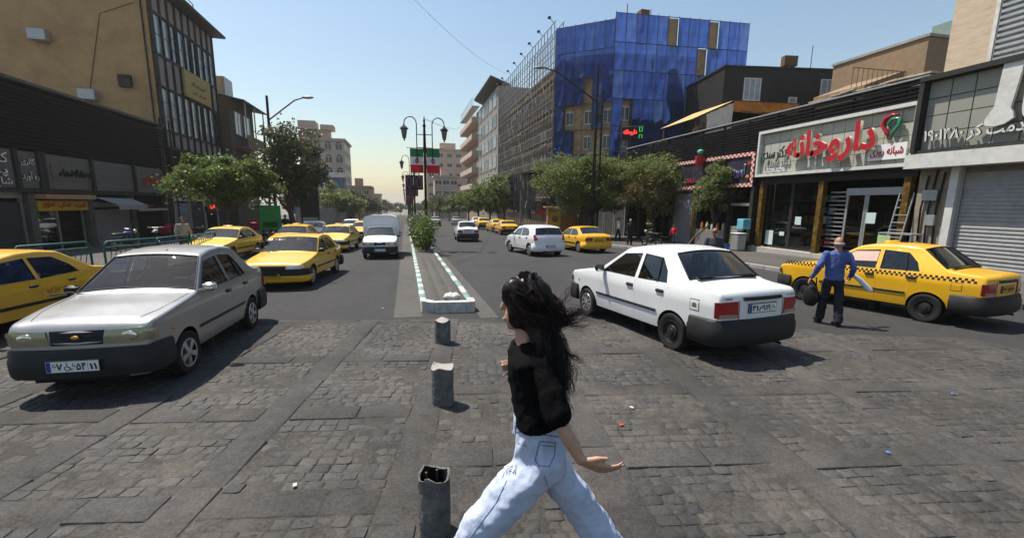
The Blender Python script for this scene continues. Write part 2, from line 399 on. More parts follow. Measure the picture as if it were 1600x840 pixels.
def kerb_run(parent, edge, sg, y0, y1, mats, pitch_, h=.16, limit=90, w=.14):
    """row of kerb stones painted in turn; each near stone its own object"""
    y = y0; k = 0; rest = MB()
    base = [MB().bbox((0, 0, h/2-.02), (w, pitch_-.014, h+.04), .015).mesh('kerb_stone', mm, 40) for mm in mats]
    while y < y1:
        x = (edge(y)+edge(y+pitch_))/2+sg*w/2; a = math.atan2(edge(y+pitch_)-edge(y), pitch_)
        yc = y+pitch_/2
        if k < limit:
            o = place('kerb_stone', base[k % len(mats)], parent, (x+rnd.uniform(-.006, .006), yc, gz(yc)+rnd.uniform(-.006, .006)))
            o.rotation_euler = (-math.atan(SLOPE), 0, -a+rnd.uniform(-.008, .008))
        else: rest.box((x, yc, gz(yc)+h/2-.02), (w, pitch_-.01, h+.04), -a, k % len(mats))
        y += pitch_; k += 1
    if rest.v: rest.build('kerb_row', mats, parent, kind='stuff')
sheet('gutter', [9.0, 12, 20, 40, 80], -.3, .27, .0015, M_WALK); sheet('gutter', [8.6, 12, 20, 40, 80], 1.42, 1.8, .0015, M_WALK)
kerb_run(pav_l, LK, -1, 15, 90, [M_KW, M_KG], .8, .15, 60)
kerb_run(pav_r, RK, 1, 7.2, 90, [M_KGR, M_KGR], .8, .15, 60)
# ------------------------------------------------------------------ median
ML, MR, MY0 = .26, 1.42, 9.35
med = sheet('median', [MY0+.15, 15, 20, 40, 80, 160, 330], ML+.1, MR-.1, .17, M_WALK)
kerb_run(med, lambda y: ML, 1, MY0+.25, 200, [M_KW, M_KG], .5, .2, 110)
kerb_run(med, lambda y: MR, -1, MY0+.3, 200, [M_KG, M_KW], .95, .2, 60)
b = MB()                                                           # rounded white end block
pl = [(ML, MY0+.27), (ML+.02, MY0+.1), (ML+.15, MY0-.02), (ML+.28, MY0-.08), (MR-.2, MY0-.14), (MR-.02, MY0-.1), (MR, MY0+.02), (MR, MY0+.3), (MR-.15, MY0+.3), (MR-.17, MY0+.05), (ML+.3, MY0+.1), (ML+.16, MY0+.27)]
for (i0, i1, i2, i3) in ((0, 1, 10, 11), (1, 2, 10, 10), (2, 3, 10, 10), (3, 4, 9, 10), (4, 5, 9, 9), (5, 6, 9, 9), (6, 7, 8, 9)):
    q = []
    for i in (i0, i1, i2, i3):
        if pl[i] not in q: q.append(pl[i])
    b = MB(); zc = gz(MY0); cx = sum(p[0] for p in q)/len(q); cy = sum(p[1] for p in q)/len(q)
    q2 = [(cx+(p[0]-cx)*.985, cy+(p[1]-cy)*.985) for p in q]
    b.prism(q2, zc-.05, zc+.235+rnd.uniform(-.004, .004)); b.build('kerb_stone', M_KW, med)
# paving tiles on the median in front of the shrubs
tile = MB().bbox((0, 0, 0), (.272, .272, .03), .006).mesh('paving_tile', M_WALK, 40)
for i in range(34):
    for j in range(3):
        y = MY0+.45+i*.285
        o = place('paving_tile', tile, med, (ML+.3+j*.285, y, gz(y)+.168+rnd.uniform(-.003, .003)), rnd.choice((0, 1, 2, 3))*math.pi/2)
# ------------------------------------------------------------------ cobbled crossing
PA = R(9.5); pu = Vector((math.sin(PA), math.cos(PA), 0)); pv = Vector((math.cos(PA), -math.sin(PA), 0))
def pw(a, b_): return pv*a+pu*b_
def cob_edge(x): return 9.0-.19*(x+2)+(0 if x < 2.2 else -.2*(x-2.2))      # where cobbles give way to asphalt
def relief(x, y):
    return .009*mnoise.fractal(Vector((x*2.2, y*2.2, 3.1)), .8, 2.1, 4)+.0045*mnoise.noise(Vector((x*13, y*13, 0)))
A_LINES = [-8.6, -7.0, -5.35, -3.7, -2.15, -.6, 1.05, 2.65, 4.35, 6.0, 7.65, 9.3]
def b_lines(i):      # staggered rows of cross bands
    off = {0: .1, 1: .2, 2: .0, 3: -.05, 4: -.05, 5: .5, 6: .4, 7: .3, 8: .32, 9: .35, 10: .3}.get(i, 0)
    return [1.6+off, 3.05+off, 4.55+off, 6.3+off*.4, 8.4, 10.2]
b = MB(); st = .045; nx, ny = int(17.2/st), int(9.6/st)
x0, y0 = -7.6, .6
for j in range(ny+1):
    for i in range(nx+1):
        x, y = x0+i*st, y0+j*st
        e = cob_edge(x)-y; fade = max(0, min(1, e/.25+1))
        b.v.append((x, y, gz(y)-.01+.012*fade+(relief(x, y) if fade > 0 else 0)*fade-.02*(1-fade)))
for j in range(ny):
    for i in range(nx):
        if cob_edge(x0+i*st)-(y0+j*st) < -.45: continue
        q = j*(nx+1)+i; b.f.append((q, q+1, q+nx+2, q+nx+1)); b.m.append(0)
crossing = b.build('cobbled_crossing', M_MORT, kind='structure', smooth=180)
def stone_mesh(w, d, h, seed, name='cobblestone', m=M_COB):
    r = random.Random(seed); j = lambda s: r.uniform(-s, s)
    c = [(-w/2, -d/2), (w/2, -d/2), (w/2, d/2), (-w/2, d/2)]; o8 = []
    for k in range(4):
        p, q, n_ = c[k], c[(k-1) % 4], c[(k+1) % 4]; cut = r.uniform(.06, .16)
        for t in (q, n_): o8.append((p[0]+(t[0]-p[0])*cut*.8+j(.006), p[1]+(t[1]-p[1])*cut*.8+j(.006)))
    rings = [(-h, 1.0), (-.0045, .99), (.001, .93)]; vs = []
    for z, s in rings: vs += [(x*s, y*s, z+(j(.0018) if z > -.02 else 0)) for x, y in o8]
    vs.append((j(.01), j(.01), .002+j(.0015))); fs = []
    for k in range(2):
        for i in range(8): fs.append((k*8+i, k*8+(i+1) % 8, k*8+8+(i+1) % 8, k*8+8+i))
    for i in range(8): fs.append((16+i, 16+(i+1) % 8, 24))
    return MB().add(vs, fs).mesh(name, m, 50)
def slab_mesh(w, d, seed):
    r = random.Random(seed); j = lambda s: r.uniform(-s, s)
    b = MB(); b.bbox((0, 0, -.03), (w, d, .06), .009)
    b.v = [(x+j(.006), y+j(.006), z+j(.0022)) for x, y, z in b.v]
    return b.mesh('paving_slab', M_SLAB, 40)
cob_list = []; slabs = []
BW = .31
for i in range(len(A_LINES)-1):
    a0, a1 = A_LINES[i], A_LINES[i+1]; bl = b_lines(i)
    # long bands along the street
    t = .6+rnd.uniform(0, .3)
    while t < 10.2:
        L_ = rnd.uniform(.55, .95); p = pw(a0, t+L_/2)
        slabs.append((p, BW, L_-.012, 0)); t += L_
    for k, bb in enumerate(bl):
        t = a0+BW/2+.005
        while t < a1-BW/2-.05:
            L_ = min(rnd.uniform(.5, .85), a1-BW/2-t)
            if a1-BW/2-t-L_ < .2: L_ = a1-BW/2-t
            p = pw(t+L_/2, bb); slabs.append((p, L_-.012, BW-.03, 0)); t += L_
        if k < len(bl)-1:
            bA, bB = bb+BW/2, bl[k+1]-BW/2; nr = max(1, int((bB-bA)/.112)); rh = (bB-bA)/nr
            for r_ in range(nr):
                t = a0+BW/2+.01
                while t < a1-BW/2-.03:
                    w_ = min(rnd.uniform(.105, .17), a1-BW/2-t)
                    p = pw(t+w_/2, bA+(r_+.5)*rh); cob_list.append((p, w_, rh)); t += w_
def in_cob(p, mrg=.06): return p.y < cob_edge(p.x)-mrg and .5 < p.y and -7.4 < p.x < 9.4
def in_view(p):                         # keep what the camera or a neighbour position could see
    d = p-Vector((0, 0, CAM_H)); z = d.dot(fw)
    return z > .8 and abs(d.dot(rt)/z*F_PX) < 1050 and -d.dot(up)/z*F_PX < 560
cob_list = [c for c in cob_list if in_cob(c[0]) and in_view(c[0]) and rnd.random() > .03]
BARE = [(.45, 3.9, .5, .9), (.3, 5.6, .35, .7), (2.1, 6.6, .9, .7), (6.5, 4.9, 1.4, .5)]   # patches worn or tarred over
def bare(p): return any(((p.x-x)/a)**2+((p.y-y)/c)**2 < 1 for x, y, a, c in BARE)
cob_list = [c for c in cob_list if not bare(c[0]) or rnd.random() < .3]
cob_list.sort(key=lambda c: (c[0]-Vector((0, 0, CAM_H))).dot(fw)+(3 if abs((c[0]).dot(rt)) > (c[0]-Vector((0, 0, CAM_H))).dot(fw)*1.25 else 0))
cvar = [stone_mesh(.16, .118, .05, s) for s in range(14)]
restb = MB()
for k, (p, w_, rh) in enumerate(cob_list):
    z = gz(p.y)+.0036+rnd.gauss(0, .0026); me = cvar[k % 14]; sx, sy = (w_-.008)/.16, (rh-.007)/.118; rz = -PA+rnd.gauss(0, .035)
    tx, ty = rnd.gauss(0, .014), rnd.gauss(0, .014)
    if k < 300:
        o = place('cobblestone', me, crossing, (p.x, p.y, z)); o.rotation_euler = (tx, ty, rz); o.scale = (sx, sy, 1)
    else:
        Mx = T(p.x, p.y, z, rz, tx, ty) @ Matrix.Diagonal((sx, sy, 1, 1))
        restb.add([v.co for v in me.vertices], [tuple(q.vertices) for q in me.polygons], 0, Mx)
restb.build('cobblestone_field', M_COB, crossing, kind='stuff', smooth=50)
svar = {}
for p, w_, d_, _ in slabs:
    if not in_cob(p, .2) or not in_view(p): continue
    key = (round(w_, 1), round(d_, 1))
    if key not in svar: svar[key] = [slab_mesh(*key, s) for s in (1, 2, 3)]
    o = place('paving_slab', rnd.choice(svar[key]), crossing, (p.x, p.y, gz(p.y)+.0125+rnd.gauss(0, .003)))
    o.rotation_euler = (rnd.gauss(0, .006), rnd.gauss(0, .006), -PA+rnd.gauss(0, .006)); o.scale = (w_/key[0], d_/key[1], 1)
# kerb-like slab row along the end of the cobbles
t = -5.
while t < 4.6:
    L_ = rnd.uniform(.6, 1.1); x = t+L_/2; y = cob_edge(x)+.03
    o = place('paving_slab', slab_mesh(L_-.015, .2, int(t*100) % 97), crossing, (x, y, gz(y)+.012)); o.rotation_euler = (0, 0, math.atan(-.19)); t += L_
# ------------------------------------------------------------------ buildings : shared pieces
M_SHUT = mat('roller_shutter_steel', (.3, .3, .3), .55, .2, var=.15, scale=4, stain=.35)
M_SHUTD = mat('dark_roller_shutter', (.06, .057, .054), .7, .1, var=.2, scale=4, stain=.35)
M_BLKSLAT = mat('black_metal_slat', (.011, .011, .012), .75, .0, var=.25, scale=3, spec=.12)
M_TILE = mat('cream_sign_tile', (.4, .4, .34), .35, var=.06, scale=2, stain=.12)
M_TILED = mat('shade_toned_sign_tile', (.15, .13, .11), .6, var=.12, scale=3, stain=.25)  # cream tile with the shop row's shade put into its base colour
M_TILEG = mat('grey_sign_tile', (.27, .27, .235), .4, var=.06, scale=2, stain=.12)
M_ALU = mat('aluminium_frame', (.4, .4, .4), .4, .6, var=.12, scale=5)
M_ALUW = mat('white_metal_trim', (.6, .59, .56), .5, .1, var=.1, scale=5, stain=.3)
M_STONE = mat('travertine', (.5, .4, .29), .7, var=.16, scale=2.5, stain=.15, stretch=(1, 1, 4), bump=.2)
M_OCHRE = mat('ochre_render', (.43, .27, .13), .9, var=.14, scale=1.2, stain=.3, bump=.3)
M_PINKP = mat('pinkish_panel', (.3, .245, .215), .7, var=.12, scale=1.5, stain=.2)
M_STEELD = mat('dark_steel_frame', (.032, .03, .028), .6, .1, var=.2, scale=4)  # base colour lowered to deepen the shade of the left shop row
M_BRICK = mat('brown_brickwork', (.22, .14, .095), .9, var=.25, scale=5, stain=.3, bump=.5, bscale=20)
M_CONC = mat('raw_concrete', (.3, .275, .245), .9, var=.2, scale=1.5, stain=.3, bump=.4)
M_BEIGE = mat('beige_stone_cladding', (.48, .37, .29), .8, var=.12, scale=1, stain=.2, bump=.2)
M_GREYST = mat('grey_stone_cladding', (.24, .22, .2), .8, var=.15, scale=1, stain=.25)
M_DKCLAD = mat('black_brown_cladding', (.022, .02, .018), .6, var=.25, scale=1.5)
M_ROOFT = mat('roofing_felt', (.12, .11, .1), .9, var=.2)
M_RUST = mat('rusty_steel', (.15, .085, .05), .8, .3, var=.35, scale=4, stain=.3)
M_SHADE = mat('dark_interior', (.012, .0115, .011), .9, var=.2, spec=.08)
M_REDP = mat('red_letter_face', (.42, .018, .03), .35, var=.08, coat=.3)
M_CRM = mat('cream_letter_side', (.6, .54, .42), .5, var=.05)
M_WHT = mat('white_letter', (.72, .72, .7), .5, var=.06)
M_GRNL = mat('dark_green_letter', (.03, .06, .05), .45, var=.1)
M_BLUL = mat('blue_letter', (.03, .03, .24), .4, var=.1)
M_YEL = mat('yellow_sign', (.55, .33, .03), .6, var=.15, scale=4)
M_REDS = mat('red_sign', (.4, .03, .03), .6, var=.15)
G_SHOP = glass('shop_glass', (.5, .55, .53), .01, 1.3)
G_PANE = glass('office_pane', (.12, .13, .135), .04, 2.2)
M_PANEW = mat('curtained_pane', (.3, .31, .31), .12, var=.35, scale=1.2, coat=.6)
M_PANED = mat('dark_pane', (.03, .034, .037), .1, var=.3, scale=1.2, coat=.7)
def wall_x(mb, X, y0, y1, z0, z1, t=.25, sg=1, m=0):          # wall whose outer face lies on X, facing sg*X
    mb.b2((X-sg*t, y0, z0), (X, y1, z1), m)
def tiles(parent, X, sg, y0, y1, z0, z1, ny, nz, m, gap=.012, name='tile', off=.02):
    dy, dz = (y1-y0)/ny, (z1-z0)/nz
    me = MB().bbox((0, 0, 0), (.024, dy-gap, dz-gap), .004).mesh(name, m)
    for i in range(ny):
        for j in range(nz): place(name, me, parent, (X+sg*(off+rnd.uniform(0, .002)), y0+(i+.5)*dy, z0+(j+.5)*dz))
def shutter(parent, X, sg, y0, y1, z0, z1, m=M_SHUT, pitch_=.09, name='roller_shutter'):
    b = MB(); n = int((z1-z0)/pitch_); k = 0; vs = []
    for i in range(n):
        z = z0+i*pitch_
        for dz, o in ((0, 0), (.02, .018), (.07, .022), (.085, .004)): vs += [(X+sg*o, y0, z+dz), (X+sg*o, y1, z+dz)]; k += 1
    b.add(vs, [(2*i, 2*i+1, 2*i+3, 2*i+2) if sg < 0 else (2*i+2, 2*i+3, 2*i+1, 2*i) for i in range(k-1)])
    o = b.build(name, m, parent)
    f = MB()
    for y in (y0, y1): f.b2((X-.05, y-.05, z0), (X+sg*.06, y+.05, z1+.1))
    f.b2((X-.05, y0-.05, z1+.1), (X+sg*.09, y1+.05, z1+.36)); f.build('shutter_frame', M_ALU, o)
    return o
def slats(parent, X, sg, y0, y1, z0, z1, pitch_, m=M_BLKSLAT, name='slat'):
    n = int((z1-z0)/pitch_)
    me = MB().add([(0, 0, 0), (sg*.09, 0, .02), (sg*.09, 0, pitch_*.5), (0, 0, pitch_*.62), (0, y1-y0, 0), (sg*.09, y1-y0, .02), (sg*.09, y1-y0, pitch_*.5), (0, y1-y0, pitch_*.62)],
                  [(0, 1, 5, 4), (1, 2, 6, 5), (2, 3, 7, 6), (0, 3, 2, 1), (4, 5, 6, 7)]).mesh(name, m)
    for i in range(n): place(name, me, parent, (X, y0, z0+i*pitch_))
def window_x(parent, X, sg, y0, y1, z0, z1, fm, pm, nv=2, nh=1, d=.07, fw_=.05, name='window'):
    """window in a wall facing sg*X : frame object with pane children"""
    b = MB()
    b.b2((X-d, y0, z0), (X+sg*.03, y0+fw_, z1)); b.b2((X-d, y1-fw_, z0), (X+sg*.03, y1, z1)); b.b2((X-d, y0+fw_, z0), (X+sg*.032, y1-fw_, z0+fw_)); b.b2((X-d, y0+fw_, z1-fw_), (X+sg*.032, y1-fw_, z1))
    for i in range(1, nv): y = y0+(y1-y0)*i/nv; b.b2((X-d, y-fw_*.4, z0+fw_), (X+sg*.02, y+fw_*.4, z1-fw_))
    for i in range(1, nh): z = z0+(z1-z0)*i/nh; b.b2((X-d, y0+fw_, z-fw_*.35), (X+sg*.018, y1-fw_, z+fw_*.35))
    o = b.build(name, fm, parent)
    p = MB(); p.b2((X-sg*.02, y0+fw_*.9, z0+fw_*.9), (X-sg*.012, y1-fw_*.9, z1-fw_*.9)); p.build('pane', pm, o)
    return o
XW = lambda s: R(-90) if s < 0 else R(90)
# ------------------------------------------------------------------ left: low shop row
XL = -17.
arc = thing('shop_row', 'low row of dark shops under black metal louvres on the left side', 'shops', (XL, 30, gz(30)))
AO = lambda o: o            # helper kept short: children are given in world space, so undo the parent's offset
def adopt(root):
    """children were built in world coordinates: move them under the root"""
    inv = Matrix.Translation(root.location).inverted() if root.rotation_euler[2] == 0 else root.matrix_basis.inverted()
    for c in root.children: c.matrix_parent_inverse = inv
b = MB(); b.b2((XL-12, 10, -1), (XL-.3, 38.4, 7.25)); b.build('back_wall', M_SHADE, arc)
b = MB(); b.b2((XL-12, 10, 7.28), (XL+.15, 38.45, 7.42)); b.build('roof', M_ROOFT, arc)
slats(arc, XL-.02, 1, 10, 38.4, 4.35, 7.2, .2)
b = MB(); b.b2((XL-.3, 10, 2.36), (XL+.12, 38.4, 2.52)); b.build('canopy_beam', M_STEELD, arc)
for y in (13.2, 17, 21, 24.95, 25.15+1.15, 26.55, 30.0, 34.0, 37.75):
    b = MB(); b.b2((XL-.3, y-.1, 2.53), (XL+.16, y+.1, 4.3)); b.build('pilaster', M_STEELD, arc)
for y in (13.2, 17, 21, 25.6, 29.6, 33.6, 37.9):
    b = MB(); b.b2((XL-.3, y-.2, -1), (XL+.02, y+.2, 2.36)); b.build('pier', mat('shade_toned_worn_plaster', (.11, .098, .082), .9, var=.25, scale=3, stain=.5), arc)  # worn, stained plaster; base colour also darkened for the row's shade
for (y0, y1, ny) in ((13.3, 16.9, 8), (17.1, 20.9, 8), (21.1, 24.85, 8), (25.05, 26.2, 3), (26.65, 29.9, 9), (30.1, 33.9, 9), (34.1, 37.65, 8)):
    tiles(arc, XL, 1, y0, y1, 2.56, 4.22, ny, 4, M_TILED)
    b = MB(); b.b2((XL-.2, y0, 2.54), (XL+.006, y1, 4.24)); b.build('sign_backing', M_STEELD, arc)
TL = lambda y, z, o=.05: T(XL+o, y, z, R(90))
text('کافه', 'sign_lettering', M_WHT, arc, TL(23.9, 3.85), depth=.06, bold=.01, fit=(1.3, .45), side=M_STEELD)
text('پلکا', 'sign_lettering', M_WHT, arc, TL(23.7, 3.25), depth=.06, bold=.01, fit=(1.5, .45), side=M_STEELD)
text('شاخ', 'sign_lettering', M_WHT, arc, TL(24.1, 2.78), depth=.06, bold=.01, fit=(1.0, .45), side=M_STEELD)
text('گالری', 'sign_lettering', M_WHT, arc, TL(25.62, 3.75), depth=.06, bold=.01, fit=(.8, .36), side=M_STEELD)
text('ره‌آورد'.replace('\u200c', ' '), 'sign_lettering', M_WHT, arc, TL(25.65, 3.1), depth=.06, bold=.01, fit=(.95, .42), side=M_STEELD)
text('رستوران گردش بهرامی', 'sign_lettering', mat('black_letter', (.02, .02, .02), .5), arc, TL(28.6, 3.42), depth=.08, bold=.015, fit=(2.3, .42))
text('لوازم', 'sign_lettering', M_REDS, arc, TL(36.2, 3.4), depth=.05, bold=.03, fit=(2.5, .95))
b = MB(); b.b2((XL+.03, 27.0, 3.1), (XL+.1, 27.45, 3.75)); b.build('sign_box', M_TILED, arc)
# shop fronts
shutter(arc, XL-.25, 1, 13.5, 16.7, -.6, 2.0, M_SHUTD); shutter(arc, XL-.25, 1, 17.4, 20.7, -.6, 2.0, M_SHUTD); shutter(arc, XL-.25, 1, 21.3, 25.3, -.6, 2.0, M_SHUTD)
shutter(arc, XL-.2, 1, 29.9, 33.3, -.65, 1.55, M_SHUT)
b = MB(); b.b2((XL-.28, 25.9, 1.5), (XL+.05, 29.3, 2.0)); sy = b.build('shop_fascia', M_YEL, arc)
for y, s in ((26.5, 'سوپر'), (27.6, 'بستنی'), (28.7, 'آبمیوه')): text(s, 'fascia_lettering', M_REDS, sy, TL(y, 1.76, .06), depth=.01, bold=.02, fit=(.8, .3))
b = MB(); b.b2((XL-.3, 25.85, 2.08), (XL+.45, 29.35, 2.3)); b.build('awning', mat('pale_orange_awning', (.45, .25, .14), .8, var=.2), arc)
for y in (25.95, 27.4, 29.2):
    b = MB(); b.b2((XL-.28, y-.03, -.6), (XL-.2, y+.03, 1.5)); b.build('shop_frame', M_ALU, arc)
b = MB(); b.b2((XL-.26, 26, -.5), (XL-.25, 27.36, 1.5)); b.build('shop_window', G_SHOP, arc)
for z in (-.1, .45, 1.0):
    b = MB(); b.b2((XL-.8, 26, z), (XL-.32, 27.3, z+.03)); sh = b.build('shelf', M_ALUW, arc)
    for k in range(6):
        b = MB(); b.bbox((XL-.5, 26.15+k*.2, z+.16), (.2, .15, rnd.uniform(.18, .3)), .01); b.build('goods', mat('goods_%d' % (k % 4), [(.35, .05, .04), (.1, .2, .25), (.5, .4, .1), (.3, .3, .3)][k % 4], .5, var=.3, scale=20), sh)
b = MB(); b.add([(XL, 30.0, 2.2), (XL, 33.5, 2.15), (XL+.9, 33.4, 1.75), (XL+.95, 30.3, 1.8), (XL+.93, 33.4, 1.5), (XL+.98, 30.3, 1.5)], [(0, 3, 2, 1), (3, 5, 4, 2), (1, 2, 3, 0)][:2]); b.build('cloth_awning', mat('grey_awning_cloth', (.33, .31, .28), .9, var=.25, scale=3), arc)
b = MB(); b.b2((XL-.28, 34, 1.35), (XL+.1, 37.6, 1.5)); b.build('shop_lintel', M_ALU, arc)
text('فروشگاه', 'fascia_lettering', M_REDS, arc, TL(35.3, 1.7, .02), depth=.02, bold=.02, fit=(1.1, .25))
b = MB(); b.bbox((XL+.6, 36.1, .05), (.6, 1.6, .75), .2); b.build('red_cover', mat('red_tarpaulin', (.35, .02, .03), .6, var=.2), arc, 40)
adopt(arc)
# ------------------------------------------------------------------ left: office block with steel and glass bays
offb = thing('office_building', 'ochre office block with steel framed window bays and yellow sign on the left', 'building', (XL, 44, gz(44)))
Y0, Y1 = 38.7, 49.2
b = MB(); b.b2((XL-14, Y0, -1.2), (XL-.22, Y1, 17)); b.build('wall', M_OCHRE, offb)
b = MB(); b.add([(XL-14, Y0, 17.02), (XL+1.0, Y0-.0, 16.95), (XL+1.0, Y1+.6, 16.95), (XL-14, Y1+.6, 17.02), (XL-14, Y0, 17.3), (XL+1.05, Y0, 17.12), (XL+1.05, Y1+.65, 17.12), (XL-14, Y1+.6, 17.3)], [(3, 2, 1, 0), (4, 5, 6, 7), (0, 1, 5, 4), (1, 2, 6, 5), (2, 3, 7, 6)]); b.build('cornice', M_STEELD, offb)
b = MB(); b.b2((XL-5, Y0+.1, 17.3), (XL-.5, Y1-2, 18.6)); b.b2((XL-4, Y1-2.2, 17.3), (XL-.7, Y1-.3, 18.1)); b.build('parapet', M_OCHRE, offb)
b = MB(); b.tube([(XL-1, Y1-.5, 17.3), (XL-1, Y1-.5, 19.3)], .04, 6); b.tube([(XL-1, Y1-4, 19.3), (XL-1, Y1-.5, 19.3)], .04, 6); b.tube([(XL-1, Y1-4, 18.5), (XL-1, Y1-4, 19.3)], .04, 6); b.build('roof_railing', M_STEELD, offb)
NB = 9; bw = (Y1-Y0-.1)/NB
ZR = [(5.95, 7.1, 'p'), (7.1, 10.2, 'w'), (10.2, 12.4, 'p'), (12.4, 15.2, 'w'), (15.2, 16.9, 'p')]
pm_ = MB().bbox((0, 0, 0), (.05, bw-.16, 1), .01).mesh('spandrel_panel', M_PINKP)
mu = MB().b2((-.1, -.05, 5.9), (.12, .05, 16.93)).mesh('mullion', M_STEELD)
for i in range(NB+1): place('mullion', mu, offb, (XL, Y0+.05+i*bw, 0))
for z in (5.9, 7.1, 10.2, 12.4, 15.2):
    b = MB(); b.b2((XL-.15, Y0, z-.07), (XL+.09, Y1, z+.07)); b.build('floor_beam', M_STEELD, offb)
for i in range(NB):
    y0, y1 = Y0+.1+i*bw, Y0+i*bw+bw
    for z0, z1, k in ZR:
        if k == 'p':
            o = place('spandrel_panel', pm_, offb, (XL-.04, (y0+y1)/2, (z0+z1)/2)); o.scale = (1, 1, z1-z0-.16)
        else:
            window_x(offb, XL-.02, 1, y0, y1, z0+.07, z1-.07, M_STEELD, M_PANEW if rnd.random() < .6 else M_PANED, 1, rnd.choice((2, 2, 3)), .06, .05)
b = MB(); b.b2((XL+.14, 42.2, 10.25), (XL+.3, 47.0, 12.3)); sg_ = b.build('yellow_sign', mat('faded_yellow_sign', (.42, .3, .1), .7, var=.12, stain=.2), offb)
text('آموزشگاه', 'sign_lettering', mat('brown_print', (.1, .06, .03), .7), sg_, TL(44.6, 11.45, .31), depth=.01, fit=(2.6, .5)); text('زبان های خارجی', 'sign_lettering', MATS['brown_print'], sg_, TL(44.6, 10.8, .31), depth=.01, fit=(2.4, .3))
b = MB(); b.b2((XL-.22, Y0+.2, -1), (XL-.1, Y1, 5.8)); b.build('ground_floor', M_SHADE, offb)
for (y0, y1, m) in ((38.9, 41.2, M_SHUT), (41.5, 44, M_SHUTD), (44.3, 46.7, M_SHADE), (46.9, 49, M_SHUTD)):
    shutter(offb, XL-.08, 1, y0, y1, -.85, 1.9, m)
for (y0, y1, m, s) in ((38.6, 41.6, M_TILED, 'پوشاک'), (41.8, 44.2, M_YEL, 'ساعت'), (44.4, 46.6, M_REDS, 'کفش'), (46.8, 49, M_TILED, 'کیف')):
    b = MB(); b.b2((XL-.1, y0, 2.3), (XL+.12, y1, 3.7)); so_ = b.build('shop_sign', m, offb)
b = MB(); b.tube([(XL-.5, Y0-.09, 7.4), (XL-.5, Y0-.09, 16.9)], .06, 8); b.build('downpipe', M_STEELD, offb, 60)
for (x, z) in ((-4.2, 9.2), (-6.5, 12.8)): b = MB(); b.bbox((XL+x, Y0-.35, z), (1.0, .6, .75), .05); b.build('air_cooler', M_ALU, offb, 40)
b = MB(); b.tube([(XL-.9, Y0-.05, 15.5), (XL-3, Y0-.05, 14.6), (XL-4.2, Y0-.06, 9.6)], .02, 5); b.build('cable_run', M_BLK, offb)
b = MB(); b.b2((XL-2.35, Y0-.3, 9.9), (XL-1.6, Y0, 10.7)); b.build('wall_vent', M_STEELD, offb)
adopt(offb)
for k, y in enumerate((35.0, 36.2)):                            # two tall steel masts in front of the shop row
    b = MB(); b.tube([(0, 0, -.6), (0, 0, 8.0)], .06, 8); b.build('steel_mast', M_STEELD, None, 40, loc=(XL+1.4, y, gz(y)+.15), label='thin grey steel pole by the shop row, %s of the pair' % ('nearer' if k == 0 else 'farther'), cat='pole', group='pair of thin poles on the left pavement')
# balcony house beyond
hb = thing('balcony_house', 'small dark house with roof tank and balcony behind the office block on the left', 'building', (-16, 52, gz(52)))
b = MB(); b.b2((-26, 49.9, -1.5), (-16.3, 57, 12)); b.build('wall', mat('dark_brown_render', (.12, .09, .07), .9, var=.2, stain=.3), hb)
b = MB(); b.add([(-17.5, 49.9, 12.0), (-14.9, 49.9, 11.6), (-14.9, 57.5, 11.6), (-17.5, 57.5, 12.0), (-17.5, 49.9, 12.2), (-14.9, 49.9, 11.7), (-14.9, 57.5, 11.7), (-17.5, 57.5, 12.2)], [(3, 2, 1, 0), (4, 5, 6, 7), (0, 1, 5, 4), (1, 2, 6, 5), (2, 3, 7, 6)]); b.build('eaves', M_STEELD, hb)
b = MB(); b.b2((-16.3, 50.5, 7.2), (-15.0, 56.5, 7.4)); b.b2((-15.1, 50.5, 7.4), (-15.0, 56.5, 8.5)); b.build('balcony', M_BRICK, hb)
for y in (50.6, 53.4, 56.4):
    b = MB(); b.b2((-15.15, y-.05, 8.5), (-15.05, y+.05, 11.65)); b.build('balcony_post', M_ALU, hb)
b = MB(); b.b2((-19, 50.3, 12), (-16.6, 52.4, 13.8)); b.build('water_tank', M_ALU, hb)
window_x(hb, -16.21, 1, 51, 52.8, 8.6, 10.8, M_ALU, M_PANED, 2); window_x(hb, -16.21, 1, 53.6, 55.4, 8.6, 10.8, M_ALU, M_PANEW, 2)
adopt(hb)
